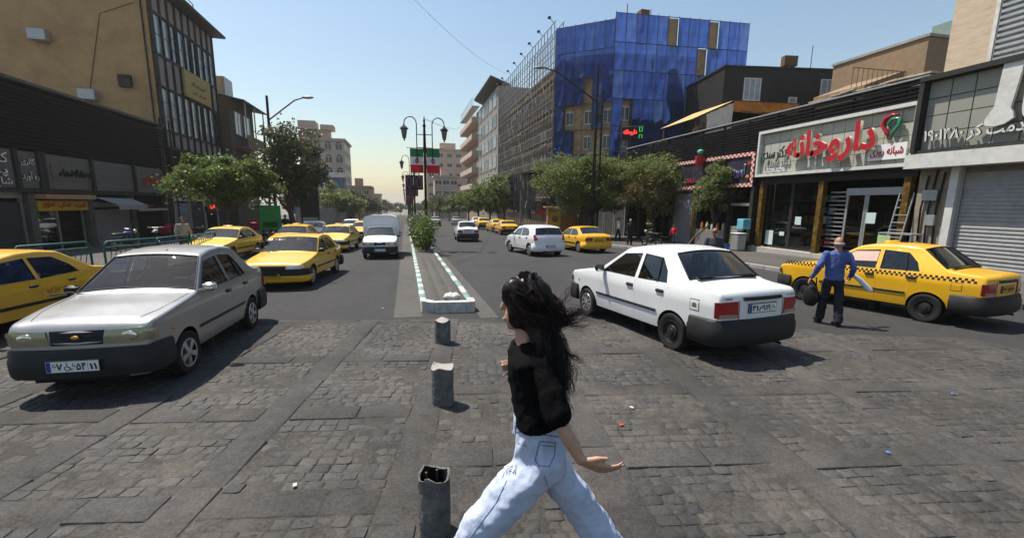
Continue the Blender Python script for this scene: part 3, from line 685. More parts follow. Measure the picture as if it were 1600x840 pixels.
# ------------------------------------------------------------------ hoarding and far left blocks
hoard = thing('site_hoarding', 'long grey corrugated metal hoarding behind the parked taxis on the left', 'fence', (-10.4, 60, gz(60)))
for i in range(26):
    y = 47+i*2.2; b = MB(); n = 9
    vs = []
    for k in range(n+1): x = (.04 if k % 2 else 0); vs += [(x, k*2.18/n, 0), (x, k*2.18/n, 2.4)]
    if i == 0:
        b.add(vs, [(2*k, 2*k+2, 2*k+3, 2*k+1) for k in range(n)]); hm = b.mesh('panel', mat('grey_hoarding_sheet', (.3, .275, .25), .7, .1, var=.12, scale=1, stain=.25))
        pm2 = MB().b2((-.05, -.05, -.1), (.06, .05, 2.5)).mesh('post', M_ALU)
    place('panel', hm, hoard, (-10.4-.02*i, y, gz(y)+.1)); place('post', pm2, hoard, (-10.38-.02*i, y, gz(y)+.1))
adopt(hoard)
def block(name, label, x0, x1, y0, y1, h, wallm, rows_, face, win=(1.3, 1.5), nwin=4, pane=M_PANED, frame=M_ALUW, roofx=True, base=3.2, arch=False, z00=None):
    z0 = gz(y0) if z00 is None else z00
    r = thing(name, label, 'building', ((x0+x1)/2, y0, z0)); b = MB(); b.b2((x0, y0, z0-1), (x1, y1, z0+h)); b.build('wall', wallm, r)
    b = MB(); b.b2((x0-.4, y0-.4, z0+h), (x1+.4, y1+.4, z0+h+.5)); b.build('roof', wallm, r)
    fh = (h-base)/rows_; wm = {}
    for j in range(rows_):
        zc = z0+base+fh*(j+.52)
        for f in face:
            n = nwin if f == 's' else max(2, int((y1-y0)/3.2))
            for i in range(n):
                if f == 's':                                     # facing the camera (-Y)
                    xc = x0+(x1-x0)*(i+.5)/n; M_ = T(xc, y0, zc)
                else:
                    yc = y0+(y1-y0)*(i+.5)/n; M_ = T(x1 if f == 'e' else x0, yc, zc, R(90) if f == 'e' else R(-90))
                if 'f' not in wm:
                    b = MB(); w_, h_ = win
                    for (p, q) in (((-w_/2, -.05, -h_/2), (-w_/2+.08, .1, h_/2)), ((w_/2-.08, -.05, -h_/2), (w_/2, .1, h_/2)), ((-.04, -.04, -h_/2), (.04, .1, h_/2)), ((-w_/2+.08, -.051, h_/2-.08), (w_/2-.08, .1, h_/2)), ((-w_/2-.1, -.15, -h_/2-.1), (w_/2+.1, .1, -h_/2))): b.b2(p, q)
                    if arch: b.tube([(-w_/2*math.cos(t), -.04, h_/2+w_*.35*math.sin(t)) for t in [math.pi*k/8 for k in range(9)]], .06, 5)
                    wm['f'] = b.mesh('window', frame); b = MB(); b.b2((-w_/2+.04, -.02, -h_/2), (w_/2-.04, 0.05, h_/2)); wm['p'] = b.mesh('pane', pane)
                    if arch: b.v = []; b.f = []; b.m = []; b.b2((-w_/2+.04, -.02, -h_/2), (w_/2-.04, 0.05, h_/2)); b.prism([(w_*.48*math.cos(t), w_*.33*math.sin(t)) for t in [math.pi*k/8 for k in range(9)]], -.02, .02, 0, T(0, 0, h_/2, 0, R(90))); wm['p'] = b.mesh('pane', pane)
                o = place('window', wm['f'], r); o.matrix_local = M_; place('pane', wm['p'], o)
    if roofx:
        b = MB(); b.b2((x0+.3*(x1-x0), y0+2, z0+h+.5), (x0+.65*(x1-x0), y0+5, z0+h+2.8)); b.build('roof_hut', wallm, r)
    adopt(r); return r
apt = block('apartment_block', 'beige stone apartment block with arched windows and red brick side wall, far left', -24.5, -14.5, 121, 134, 19.5, M_BEIGE, 5, 'se', (1.7, 1.5), 4, M_PANED, M_ALUW, True, 4, True)
b = MB(); b.b2((-24.8, 120.7, 8), (-22.3, 134, 19)); b.build('brick_wall', mat('red_brick_wall', (.2, .07, .045), .9, var=.2), apt); b = MB(); b.b2((-20, 120.2, 5.5), (-15, 120.75, 7.6)); b.build('shop_sign', mat('blue_shop_sign', (.05, .12, .3), .5, var=.3, scale=2), apt)
b = MB(); b.b2((-19.5, 119.4, 8), (-14.2, 120.7, 9.2)); b.build('balcony', M_ALUW, apt); b = MB(); b.b2((-25, 121.5, 19.6), (-21, 126, 21.5)); b.b2((-20, 122, 19.6), (-17, 126, 20.8)); b.build('penthouse', M_BEIGE, apt)
adopt(apt)
block('brown_block', 'low brown block with roof hut right of the far arched apartment block', -17, -10.5, 145, 158, 9.5, mat('brown_stone', (.3, .22, .17), .85, var=.12), 2, 's', (1.4, 1.3), 3)
block('small_far_block', 'small pinkish block farthest down the left side above the trees', -18, -10.8, 205, 220, 9.5, mat('pink_stone', (.4, .28, .22), .85, var=.12), 2, 's', (1.8, 1.4), 3)
# ------------------------------------------------------------------ far right blocks
block('far_apartments', 'tall beige apartment block closing the right side behind the flags', 7.8, 24, 165, 180, 24, M_BEIGE, 6, 's', (1.9, 1.3), 5, M_PANED)
block('far_terrace', 'lower pale terrace house in front of the tall far apartments', 9.5, 17, 150, 158, 13.5, mat('pale_pink_stone', (.42, .33, .28), .85, var=.12), 3, 's', (2.2, 1.3), 3)
bal = thing('balcony_block', 'beige block with deep white balconies right of the flags', 'building', (16, 112, gz(112)))
b = MB(); b.b2((16.6, 101, -3), (30, 124, 21.5)); b.build('wall', mat('tan_wall', (.3, .22, .17), .85, var=.15), bal)
for j in range(5):
    z = 5.2+j*3.6; b = MB(); b.b2((14.9, 102, z), (16.6, 124, z+.25)); b.b2((14.8, 102, z+.25), (14.95, 124, z+1.35)); b.b2((14.95, 101.9, z+.25), (16.6, 102.05, z+1.35)); b.build('balcony', M_BEIGE, bal)
    for k in range(4): window_x(bal, 16.52, -1, 103+k*5.2, 106.2+k*5.2, z+.5, z+2.9, M_ALU, M_PANED, 2)
b = MB(); 
for k in range(14): b.tube([(15, 102+k*1.6, 23.3), (15, 102+k*1.6, 24.9)], .03, 4)
b.b2((14.9, 102, 23.1), (16.6, 124, 23.3)); b.tube([(15, 102, 24.9), (15, 124, 24.9)], .04, 5); b.build('roof_terrace', M_ALU, bal)
adopt(bal)
gb = thing('grey_block', 'narrow grey stone block with white windows and slanted roof frame beside the scaffold', 'building', (16, 88, gz(88)))
b = MB(); b.b2((16.1, 79, -3), (30, 100.4, 22)); b.build('wall', M_GREYST, gb)
for j in range(5):
    for k in range(5): window_x(gb, 16.02, -1, 80.3+k*4.0, 83.3+k*4.0, 5+j*3.5, 7.3+j*3.5, M_ALUW, M_PANEW if (j+k) % 3 else M_PANED, 3)
b = MB(); b.add([(14.9, 80, 23.9), (14.9, 99, 23.9), (18.5, 99, 22.7), (18.5, 80, 22.7), (14.9, 80, 23.65), (14.9, 99, 23.65), (18.5, 99, 22.05), (18.5, 80, 22.05)], [(0, 1, 2, 3), (7, 6, 5, 4), (0, 4, 5, 1), (0, 3, 7, 4), (1, 5, 6, 2)]); b.build('roof_canopy', M_STEELD, gb)
adopt(gb)
# ------------------------------------------------------------------ scaffolded facade
XS = 16.
scf = thing('scaffolded_building', 'brown unfinished building front behind a grid of steel scaffolding', 'building', (XS, 63, gz(63)))
b = MB(); b.b2((XS+1.3, 48.9, -2), (34, 78.6, 17.5)); b.build('wall', mat('unfinished_wall', (.2, .145, .1), .9, var=.3, scale=.8, stain=.4, bump=.4), scf)
for j in range(5):
    for k in range(7):
        if (j*7+k) % 6 == 5: continue
        window_x(scf, XS+1.22, -1, 50.2+k*4.1, 52.9+k*4.1, 3.6+j*2.9, 5.3+j*2.9, M_ALUW if (j+k) % 2 else M_RUST, M_PANEW if (j*k) % 3 else M_PANED, 3)
for j in range(6):
    b = MB(); b.b2((XS+1.1, 48.9, 2.8+j*2.9), (XS+1.3, 78.6, 3.1+j*2.9)); b.build('floor_band', M_BRICK if j % 2 else M_CONC, scf)
sm = mat('scaffold_tube', (.22, .205, .19), .5, .5, var=.25, scale=3)
vt = MB().tube([(0, 0, 0), (0, 0, 22.2)], .05, 5).mesh('standard', sm)
ny_ = 25
for i in range(ny_):
    y = 48.6+i*1.22
    for x in (XS, XS+.95):
        o = place('standard', vt, scf, (x, y, -1)); 
for x in (XS, XS+.95):
    for j in range(14):
        b = MB(); b.tube([(x, 48.3, 1+j*1.55), (x, 78.2, 1+j*1.55)], .045, 5); b.build('ledger', sm, scf)
for k in range(12):
    b = MB(); y = 49+k*2.44; z = rnd.choice((2, 5.1, 8.2, 11.3, 14.4)); b.tube([(XS-.05, y, z), (XS-.05, y+2.44, z+3.1)], .03, 5); b.build('brace', sm, scf)
for j in range(5):
    b = MB(); b.b2((XS+.1, 49, 3.2+j*3.1), (XS+.85, 78, 3.26+j*3.1)); b.build('deck', mat('scaffold_plank', (.25, .18, .11), .9, var=.25), scf)
for i in range(8):
    b = MB(); y = 49+i*4; b.tube([(XS, y, 21.2), (XS-.4, y, 21.6)], .03, 5); b.bbox((XS-.5, y, 21.65), (.3, .35, .22), .04); b.build('floodlight', M_BLK, scf)
adopt(scf)
# ------------------------------------------------------------------ building wrapped in blue netting
def net_mat():
    m = bpy.data.materials.new('blue_netting'); m.use_nodes = True; t = m.node_tree; N, L = t.nodes, t.links; N.clear()
    oi = N.new('ShaderNodeObjectInfo'); rp = N.new('ShaderNodeValToRGB'); L.new(oi.outputs['Random'], rp.inputs[0])
    e = rp.color_ramp.elements; e[0].color = (.03, .07, .27, 1); e[1].color = (.075, .14, .36, 1); x = e.new(.5); x.color = (.042, .095, .36, 1)
    tc = N.new('ShaderNodeTexCoord'); n = N.new('ShaderNodeTexNoise'); n.inputs['Scale'].default_value = 1.4; n.inputs['Detail'].default_value = 8; L.new(tc.outputs['Object'], n.inputs['Vector'])
    r = N.new('ShaderNodeMapRange'); r.inputs[1].default_value = .3; r.inputs[2].default_value = .7; r.inputs[3].default_value = .75; r.inputs[4].default_value = 1.25; L.new(n.outputs[0], r.inputs[0])
    mx = N.new('ShaderNodeMix'); mx.data_type = 'RGBA'; mx.blend_type = 'MULTIPLY'; mx.inputs[0].default_value = 1; L.new(rp.outputs[0], mx.inputs[6]); L.new(r.outputs[0], mx.inputs[7])
    d = N.new('ShaderNodeBsdfDiffuse'); tl = N.new('ShaderNodeBsdfTranslucent'); tr = N.new('ShaderNodeBsdfTransparent')
    L.new(mx.outputs[2], d.inputs[0]); L.new(mx.outputs[2], tl.inputs[0]); tr.inputs[0].default_value = (.35, .5, 1, 1)
    a = N.new('ShaderNodeMixShader'); a.inputs[0].default_value = .72; L.new(d.outputs[0], a.inputs[1]); L.new(tl.outputs[0], a.inputs[2])
    c = N.new('ShaderNodeMixShader'); c.inputs[0].default_value = .14; L.new(a.outputs[0], c.inputs[1]); L.new(tr.outputs[0], c.inputs[2])
    o = N.new('ShaderNodeOutputMaterial'); L.new(c.outputs[0], o.inputs[0]); return m
M_NET = net_mat()
Q1, Q2, Q3 = Vector((16.1, 48.2)), Vector((20.9, 44.2)), Vector((35.6, 43.2))
blu = thing('netted_building', 'tall corner building wrapped in bright blue construction netting', 'building', (21, 46, gz(46)))
wl = mat('netted_wall', (.24, .17, .115), .9, var=.3, scale=.8, stain=.3)
def off(p, q, d): n = Vector((q.y-p.y, -(q.x-p.x))).normalized(); n = n if n.y < 0 else -n; return n*d
b = MB(); a1, a2, a3 = Q1-off(Q1, Q2, 1.1)+Vector((1.2, .4)), Q2+Vector((.5, 1.2)), Q3+Vector((-.3, 1.2))
b.prism([(a1.x, a1.y), (a2.x, a2.y), (a3.x, a3.y), (a3.x, 66), (a1.x+1, 66)], -2, 14.6); b.build('wall', wl, blu)
b = MB(); b.prism([(a1.x+1.6, a1.y+3.5), (a2.x+2.5, a2.y+4.5), (a3.x-1, a3.y+4.5), (a3.x-1, 64), (a1.x+1.6, 64)], 14.6, 19.2); b.build('upper_wall', mat('tan_render', (.42, .29, .17), .9, var=.2), blu)
frame_m = mat('net_frame_tube', (.06, .06, .07), .5, .5, var=.2)
HOLES_L = {(3, 4), (1, 3), (2, 3), (3, 3), (5, 3), (2, 2), (3, 2), (4, 2), (5, 2), (1, 1)}; HOLES_R = {(5, 6), (8, 5), (9, 6), (1, 3), (1, 2), (10, 3), (12, 2), (10, 2)}
ROWS = 7; ZB, ZT = -1.0+3.2, 20.3
ztop_r = 20.9
for (p, q, nc, holes, zt) in ((Q1, Q2, 6, HOLES_L, ZT), (Q2, Q3, 13, HOLES_R, ztop_r)):
    d = (q-p); L_ = d.length; cw = L_/nc; rh = (zt-ZB)/ROWS; ang = math.atan2(d.y, d.x); n_ = off(p, q, 1)
    mes = []
    for v in range(4):
        b = MB(); k = 5; r_ = random.Random(v)
        sag = [[0 if i in (0, k) or j in (0, k) else r_.uniform(-.07, .16) for i in range(k+1)] for j in range(k+1)]
        b.add([(cw*i/k, -sag[j][i], rh*j/k) for j in range(k+1) for i in range(k+1)], [(j*(k+1)+i, j*(k+1)+i+1, (j+1)*(k+1)+i+1, (j+1)*(k+1)+i) for j in range(k) for i in range(k)]); mes.append(b.mesh('net_panel', M_NET, 180))
    for i in range(nc):
        for j in range(ROWS):
            if (i, j) in holes: continue
            c0 = p+d*(i/nc); o = place('net_panel', rnd.choice(mes), blu, (c0.x, c0.y, ZB+j*rh)); o.rotation_euler = (0, 0, ang)
    for i in range(nc+1):
        c0 = p+d*(i/nc)+n_*.06; b = MB(); b.tube([(c0.x, c0.y, -1), (c0.x, c0.y, zt+.15)], .028, 5); b.build('net_post', frame_m, blu)
    for j in range(ROWS+1):
        z = ZB+j*rh; b = MB(); b.tube([(p.x+n_.x*.06, p.y+n_.y*.06, z), (q.x+n_.x*.06, q.y+n_.y*.06, z)], .038, 5); b.build('net_rail', frame_m, blu)
    for (i, j) in holes:                                          # boarded openings seen where the net is missing
        c0 = p+d*((i+.5)/nc)-n_*(.7 if j < 5 else .25); b = MB(); M_ = T(c0.x, c0.y, ZB+(j+.5)*rh, ang); b.box((0, 0, 0), (cw*1.05, .06, rh*.98), 0, 0, M_); b.build('board', mat('plywood_board', (.4, .26, .14), .85, var=.3, scale=1.5, stain=.3), blu)
        if j < 4 and i % 2 == 1:
            b = MB(); b.box((0, -.08, 0), (cw*.8, .06, rh*.55), 0, 0, M_); wo_ = b.build('window', M_ALUW, blu); b = MB(); b.box((-cw*.19, -.115, 0), (cw*.32, .02, rh*.46), 0, 0, M_); b.box((cw*.19, -.115, 0), (cw*.32, .02, rh*.46), 0, 0, M_); b.build('pane', M_PANED, wo_)
b = MB(); b.tube([(23, 46, 19.2), (23, 46, 22.6)], .05, 5); b.b2((24.6, 46, 19.2), (25.6, 47, 22.3)); b.tube([(26, 46.5, 19), (26, 46.5, 22.6)], .04, 5); b.build('roof_plant', M_RUST, blu)
adopt(blu)
# dark building behind the shops
dk = thing('dark_building', 'black clad low building with white windows behind the shop roofs on the right', 'building', (30, 36, gz(36)))
D1, D2 = Vector((29.3, 36.0)), Vector((46.5, 33.2)); dd = D2-D1; da = math.atan2(dd.y, dd.x); DL = dd.length
MD = T(D1.x, D1.y, 0, da)
b = MB(); b.b2((-1.5, 0, -2), (DL, 12, 14.2), 0, MD); b.build('wall', M_DKCLAD, dk)
b = MB(); b.b2((-1.6, -.08, 14.22), (DL+.1, 12.1, 14.36), 0, MD); b.build('coping', M_STEELD, dk)
def win_d(x0, x1, z0, z1, fm, pm, nv=3):
    b = MB()
    for i in range(nv+1): x = x0+(x1-x0)*i/nv; b.b2((x-.05, -.06, z0), (x+.05, .02, z1), 0, MD)
    b.b2((x0-.06, -.07, z0-.06), (x1+.06, .02, z0+.04), 0, MD); b.b2((x0-.06, -.07, z1-.04), (x1+.06, .02, z1+.06), 0, MD)
    o = b.build('window', fm, dk); b = MB(); b.b2((x0, -.03, z0), (x1, -.01, z1), 0, MD); b.build('pane', pm, o)
win_d(.4, 1.9, 11.5, 13.3, M_ALUW, M_PANEW); win_d(7.6, 9.3, 11.6, 13.4, M_ALUW, M_PANEW); win_d(4.7, 5.4, 9.4, 11.8, M_ALUW, M_PANEW, 1)
gn = mat('green_shutter', (.03, .11, .06), .6, var=.2)
for x in (11.1, 12.4, 13.7): win_d(x, x+.75, 11, 13.2, gn, M_PANED, 2)
b = MB(); b.b2((6.2, 3, 14.3), (6.7, 3.4, 15.8), 0, MD); b.b2((5.9, 2.9, 15.4), (7.2, 3.5, 16.3), 0, MD); b.build('chimney', M_RUST, dk)
b = MB(); b.b2((8, 3, 14.35), (10.6, 4, 15.1), 0, MD); b.build('roof_tank', M_ALU, dk)
adopt(dk)
# ------------------------------------------------------------------ right: shops
XR = 18.6
TRR = lambda y, z, o=.05: T(XR-o, y, z, R(-90))
GR = -.3
# --- pharmacy
ph = thing('pharmacy', 'pharmacy with large red lettering on a cream tiled sign and glazed front', 'shop', (XR, 17, gz(17)))
PY0, PY1 = 13.15, 20.85
b = MB(); b.b2((XR+.12, PY0, 3.6), (XR+1.4, PY1, 6.2)); b.build('upper_wall', M_STEELD, ph)
tiles(ph, XR+.08, -1, PY0+.12, PY1-.12, 3.84, 5.86, 13, 4, M_TILE, .018)
for (p, q) in (((XR-.16, PY0, 5.88), (XR+.12, PY1, 6.02)), ((XR-.16, PY0, 3.68), (XR+.12, PY1, 3.82)), ((XR-.16, PY0, 3.822), (XR+.12, PY0+.12, 5.878)), ((XR-.16, PY1-.12, 3.822), (XR+.12, PY1, 5.878))):
    b = MB(); b.b2(p, q); b.build('sign_frame', M_ALUW, ph)
text('داروخانه', 'sign_lettering', M_REDP, ph, TRR(16.6, 4.86, .2), depth=.14, bold=.035, fit=(4.3, 1.55), side=M_CRM)
text('دکتر سیدی', 'sign_lettering', M_GRNL, ph, TRR(19.75, 4.75, .1), depth=.06, bold=.0, fit=(1.6, .75))
b = MB(); b.b2((XR-.12, 13.4, 4.0), (XR-.04, 14.85, 4.6)); pl_ = b.build('sign_plate', M_WHT, ph); text('شبانه روزی', 'sign_lettering', M_REDP, pl_, TRR(14.12, 4.3, .125), depth=.01, bold=.02, fit=(1.25, .38))
for k in range(2):
    b = MB(); b.b2((XR-.1, 19.0+k*.62, 3.9), (XR-.03, 19.5+k*.62, 4.06)); o = b.build('sign_plate', M_WHT, ph); text('۴۴۴۵۱۰۲' if k else '۶۶۴۱۵۰۲', 'sign_lettering', M_INK, o, TRR(19.25+k*.62, 3.98, .105), depth=.004, raw=True, fit=(.42, .09))
# pharmacy emblem: looped ribbon in red and green
pts = [(0, -.45), (-.2, -.15), (-.36, .1), (-.3, .34), (-.05, .46), (.2, .42)]
b = MB(); b.tube([(XR-.12, 14.05-x, 5.22+z) for x, z in pts], [.05, .07, .09, .09, .06, .03], 8); b.build('emblem_ribbon', M_REDP, ph, 180)
pts = [(-.0, -.45), (.12, -.2), (.3, .05), (.26, .28), (.02, .3), (-.14, .12), (0, -.05)]
b = MB(); b.tube([(XR-.16, 14.05-x, 5.22+z) for x, z in pts], [.06, .07, .08, .07, .06, .05, .03], 8); b.build('emblem_ribbon', mat('green_ribbon', (.03, .2, .11), .3, coat=.5), ph, 180)
# glazed front, recessed
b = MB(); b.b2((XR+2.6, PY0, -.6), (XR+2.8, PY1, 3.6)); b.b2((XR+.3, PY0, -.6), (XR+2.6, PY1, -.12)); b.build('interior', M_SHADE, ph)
b = MB(); b.b2((XR-.1, PY0+2.4, -.55), (XR+.9, PY1+.1, -.02)); b.build('step', mat('marble_step', (.4, .38, .34), .5, var=.2, stain=.3), ph)
b = MB(); b.b2((XR+.3, PY0, 3.3), (XR+.5, PY1, 3.62)); b.build('lintel', M_STEELD, ph)
gold = mat('mottled_gold_column', (.16, .095, .022), .4, .3, var=.8, scale=7, stain=.8)
for y in (13.3, 16.95, 20.5):
    b = MB(); b.b2((XR+.05, y-.12, -.5), (XR+.3, y+.12, 3.3)); b.build('column', gold, ph)
for (y0, y1) in ((17.2, 18.75), (18.85, 20.3)):
    b = MB()
    for y in (y0, y1): b.b2((XR+.4, y-.04, -.02), (XR+.48, y+.04, 3.3))
    b.b2((XR+.4, y0+.04, -.02), (XR+.48, y1-.04, .08)); b.build('shop_window', M_STEELD, ph)
    b = MB(); b.b2((XR+.43, y0, .08), (XR+.44, y1, 3.3)); b.build('pane', G_SHOP, ph)
b = MB()
for y in (13.6, 15.0, 15.08, 15.9): b.b2((XR+.42, y-.05, -.1), (XR+.5, y+.05, 2.65))
b.b2((XR+.38, 13.55, 2.65), (XR+.54, 15.95, 2.95)); do = b.build('sliding_door', M_ALU, ph)
b = MB(); b.b2((XR+.45, 13.6, 0), (XR+.46, 15.9, 2.65)); b.build('pane', G_SHOP, do)
paper = mat('pale_notice_paper', (.5, .6, .58), .8, var=.05)
for (y, z, w_, h_) in ((20.0, .5, .5, .75), (18.3, 1.45, .35, .4), (14.9-.15, 1.7, .4, .45), (19.2, .75, .3, .2)):
    b = MB(); b.b2((XR+.4, y-w_/2, z-h_/2), (XR+.41, y+w_/2, z+h_/2)); b.build('notice', paper, ph)
for j in range(5):                                                   # shelves of goods behind the glass
    z = .25+j*.55; b = MB(); b.b2((XR+1.3, 17.2, z-.03), (XR+1.7, 20.4, z)); sh = b.build('shelf', M_ALU, ph)
    for k in range(9):
        b = MB(); hh = rnd.uniform(.18, .4); b.bbox((XR+1.42, 17.4+k*.34, z+hh/2), (.2, rnd.uniform(.16, .3), hh), .01)
        b.build('goods', mat('box_%d' % rnd.randrange(7), rnd.choice([(.4, .06, .06), (.06, .14, .35), (.5, .5, .48), (.12, .3, .3), (.45, .3, .08), (.25, .25, .27), (.06, .2, .12)]), .5, var=.3, scale=15), sh)
for j in range(14):                                                  # louvred grille left of the door
    b = MB(); b.b2((XR+.44, 16.0, .3+j*.19), (XR+.5, 16.75, .35+j*.19)); b.build('grille_bar', M_ALU, ph)
adopt(ph)
# --- black slatted eaves over the row
ev = thing('slatted_eaves', 'long black slatted eaves band above the pharmacy and snack shop', 'eaves', (XR, 24, 6))
b = MB(); b.b2((XR+.6, 13.1, 5.1), (XR+9, 34, 6.75)); b.build('flat_roof', M_ROOFT, ev)
slats(ev, XR+.12, -1, 13.1, 20.9, 6.05, 6.8, .15); slats(ev, XR+.12, -1, 20.92, 36, 5.15, 6.8, .15)
for y in range(14, 36, 2):
    b = MB(); b.b2((XR+.13, y-.04, 5.1 if y > 21 else 6.02), (XR+.24, y+.04, 6.8)); b.build('bracket', M_STEELD, ev)
b = MB(); b.b2((XR+.0, 13.1, 6.84), (XR+.7, 36, 6.9)); b.build('capping', M_ALU, ev)
b = MB(); 
for k in range(9):
    y = 13.6+k*.55; b.box((XR+.6+rnd.uniform(-.1, .2), y, 6.98+rnd.uniform(0, .12)), (.9, .8, .06), rnd.uniform(-.3, .3))
b.build('roof_rubble', mat('torn_roof_sheet', (.4, .32, .24), .9, var=.4, scale=3), ev)
adopt(ev)
# --- snack shop with chequered border
sn = thing('snack_shop', 'snack shop with red and white chequered sign and blue lettering beside the pharmacy', 'shop', (XR, 25, gz(25)))
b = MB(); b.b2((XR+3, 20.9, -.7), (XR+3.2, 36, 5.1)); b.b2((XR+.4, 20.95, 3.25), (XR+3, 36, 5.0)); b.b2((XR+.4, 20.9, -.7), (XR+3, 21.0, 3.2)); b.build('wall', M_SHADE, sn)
b = MB(); b.b2((XR+.1, 21.25, 3.3), (XR+.35, 28.7, 5.0)); b.build('sign_board', mat('dark_sign_board', (.03, .025, .04), .5, var=.5, scale=1.5), sn)
cw_, cr2 = mat('chequer_white', (.62, .58, .52), .5), mat('chequer_red', (.45, .04, .03), .5)
def chequer(y0, y1, z0, z1, n, rws):
    b = MB()
    for i in range(n):
        for j in range(rws):
            b.b2((XR+.03, y0+(y1-y0)*i/n, z0+(z1-z0)*j/rws), (XR+.1, y0+(y1-y0)*(i+1)/n, z0+(z1-z0)*(j+1)/rws), (i+j) % 2)
    b.build('chequered_border', [cw_, cr2], sn)
chequer(21.2, 28.8, 4.88, 5.08, 46, 2); chequer(21.2, 28.8, 3.2, 3.4, 46, 2); chequer(21.2, 21.4, 3.4, 4.88, 2, 10)
text('آبمیوه بستنی', 'sign_lettering', M_WHT, sn, TRR(22.9, 4.1, -.08), depth=.03, bold=.03, fit=(2.1, .75)); text('آبمیوه بستنی', 'sign_lettering', M_BLUL, sn, TRR(22.9, 4.1, -.04), depth=.03, bold=.0, fit=(2.05, .7))
text('شاندیز', 'sign_lettering', M_REDS, sn, TRR(26.9, 3.75, -.06), depth=.03, bold=.02, fit=(1.1, .4))
b = MB(); b.ball((XR+.02, 21.55, 4.45), (.03, .12, .12), 8, 6); b.build('fruit_picture', M_REDS, sn); b = MB(); b.ball((XR+.02, 21.6, 3.75), (.03, .14, .1), 8, 6); b.build('fruit_picture', mat('orange_fruit', (.6, .2, .02), .5), sn)
b = MB(); b.lathe([(.2, -.35), (.26, -.2), (.3, .3)], 12); o = b.build('juice_cup', M_REDS, sn, 40); o.location = (XR-.2, 25.6, 4.95); b = MB(); b.ball((XR-.2, 25.6, 5.5), (.2, .2, .17), 10, 8); b.build('cup_topping', mat('mint_green', (.1, .4, .28), .5), sn, 180)
for y in (21.2, 23.0, 26.0, 26.3, 28.9, 31.2, 33.5):
    b = MB(); b.b2((XR+.1, y-.12, -.7), (XR+.38, y+.12, 3.2)); b.build('pier', M_STEELD if y != 26.3 else gold, sn)
b = MB(); b.b2((XR+.2, 21.3, 2.15), (XR+.3, 22.9, 2.3)); b.build('shutter_rail', M_ALU, sn)
shutter(sn, XR+.3, -1, 26.5, 28.7, -.65, 3.0, M_SHUT)
b = MB(); b.b2((XR+.1, 23.15, -.6), (XR+.5, 25.85, .62)); b.build('counter', mat('grey_counter', (.2, .19, .18), .6, var=.25, scale=5), sn)
b = MB(); b.b2((XR+.45, 29.1, -.6), (XR+.46, 33.4, 2.4)); b.build('shop_window', G_SHOP, sn)
for k in range(5):
    b = MB(); y = 23.5+k*.5; b.lathe([(.1, 0), (.1, .35), (.05, .42), (.05, .5)], 10); o = b.build('juice_jar', mat('jar_%d' % (k % 3), [(.5, .42, .2), (.35, .12, .05), (.4, .45, .4)][k % 3], .2, coat=.5), sn, 40); o.location = (XR+.3, y, .62)
b = MB()
for k in range(14): b.ball((XR-.1-.25*(k % 3), 23.2+.28*k*.5, 2.75+.12*math.sin(k)), (.1, .1, .08), 6, 4, k % 3)
b.build('garland', [mat('violet_foil', (.2, .03, .3), .3), mat('blue_foil', (.03, .1, .4), .3), mat('teal_foil', (.03, .3, .3), .3)], sn)
adopt(sn)
# --- right-hand shop with tall grey sign and roller shutter
rs = thing('shuttered_shop', 'shop with tall grey tiled sign and closed roller shutter at the right edge', 'shop', (XR, 10, gz(10)))
XQ = XR-.25
b = MB(); b.b2((XQ+.14, -2, 4.1), (XQ+2, 13.02, 6.7)); b.b2((XQ+.5, -2, -.5), (XQ+2, 13.02, 4.0)); b.build('wall', M_CONC, rs)
tiles(rs, XQ+.1, -1, 2.0, 12.88, 4.2, 6.55, 16, 4, M_TILEG, .03)
for (p, q) in (((XQ-.22, -2, 6.57), (XQ+.3, 13.05, 6.74)), ((XQ-.2, 12.9, 4.12), (XQ+.13, 13.05, 6.565)), ((XQ-.12, -2, 4.06), (XQ+.13, 13.05, 4.19))):
    b = MB(); b.b2(p, q); b.build('sign_frame', M_STEELD, rs)
b = MB(); b.b2((XQ-.3, -2, 3.55), (XQ+.4, 13.1, 4.05)); b.build('shutter_box', M_ALUW, rs)
shutter(rs, XQ+.42, -1, 3.0, 11.6, .15, 3.5, M_SHUT, .13)
b = MB(); b.b2((XQ+.3, -2, -.6), (XQ+.7, 11.7, .14)); b.build('plinth', M_CONC, rs)
for y in (11.75,):
    b = MB(); b.b2((XQ+.2, y-.12, -.5), (XQ+.49, y+.12, 3.55)); b.build('guide_rail', M_ALUW, rs)
b = MB(); b.b2((XQ+.45, 11.9, -.5), (XQ+.6, 13.0, 3.55)); pier_ = b.build('pier', mat('stained_plaster', (.3, .25, .19), .9, var=.3, scale=3, stain=.6, bump=.5), rs)
for (y, z0, z1) in ((12.2, .8, 3.4), (12.45, .5, 3.5), (12.7, .9, 3.3)):
    b = MB(); b.tube([(XQ+.4, y, z0), (XQ+.38, y+.05, (z0+z1)/2), (XQ+.4, y-.04, z1)], .035, 6); b.build('cable_run', M_BLK, rs, 180)
b = MB(); b.bbox((XQ+.38, 12.5, 2.6), (.18, .5, .4), .02); b.bbox((XQ+.38, 12.35, 1.7), (.16, .3, .4), .02); b.build('meter_box', M_ALU, rs)
TQ = lambda y, z, o=0: T(XQ-o, y, z, R(-90))
wl_ = mat('silver_white_letter', (.62, .62, .6), .4, .1)
text('خدمت کر ۱۹۰۱۴۸۰', 'sign_lettering', wl_, rs, TQ(11.2, 4.62, .05), depth=.07, bold=.02, fit=(3.0, .5), side=M_STEELD)
text('ندای', 'sign_lettering', wl_, rs, TQ(9.1, 4.75, .05), depth=.07, bold=.02, fit=(.9, .5), side=M_STEELD)
b = MB(); pc = [(.36, 1.1), (-.14, 1.1), (-.2, -.35), (-.38, -.7), (-.38, -.88), (-.1, -.95), (.14, -.9), (.34, -.75), (.3, -.6), (.22, -.45)]
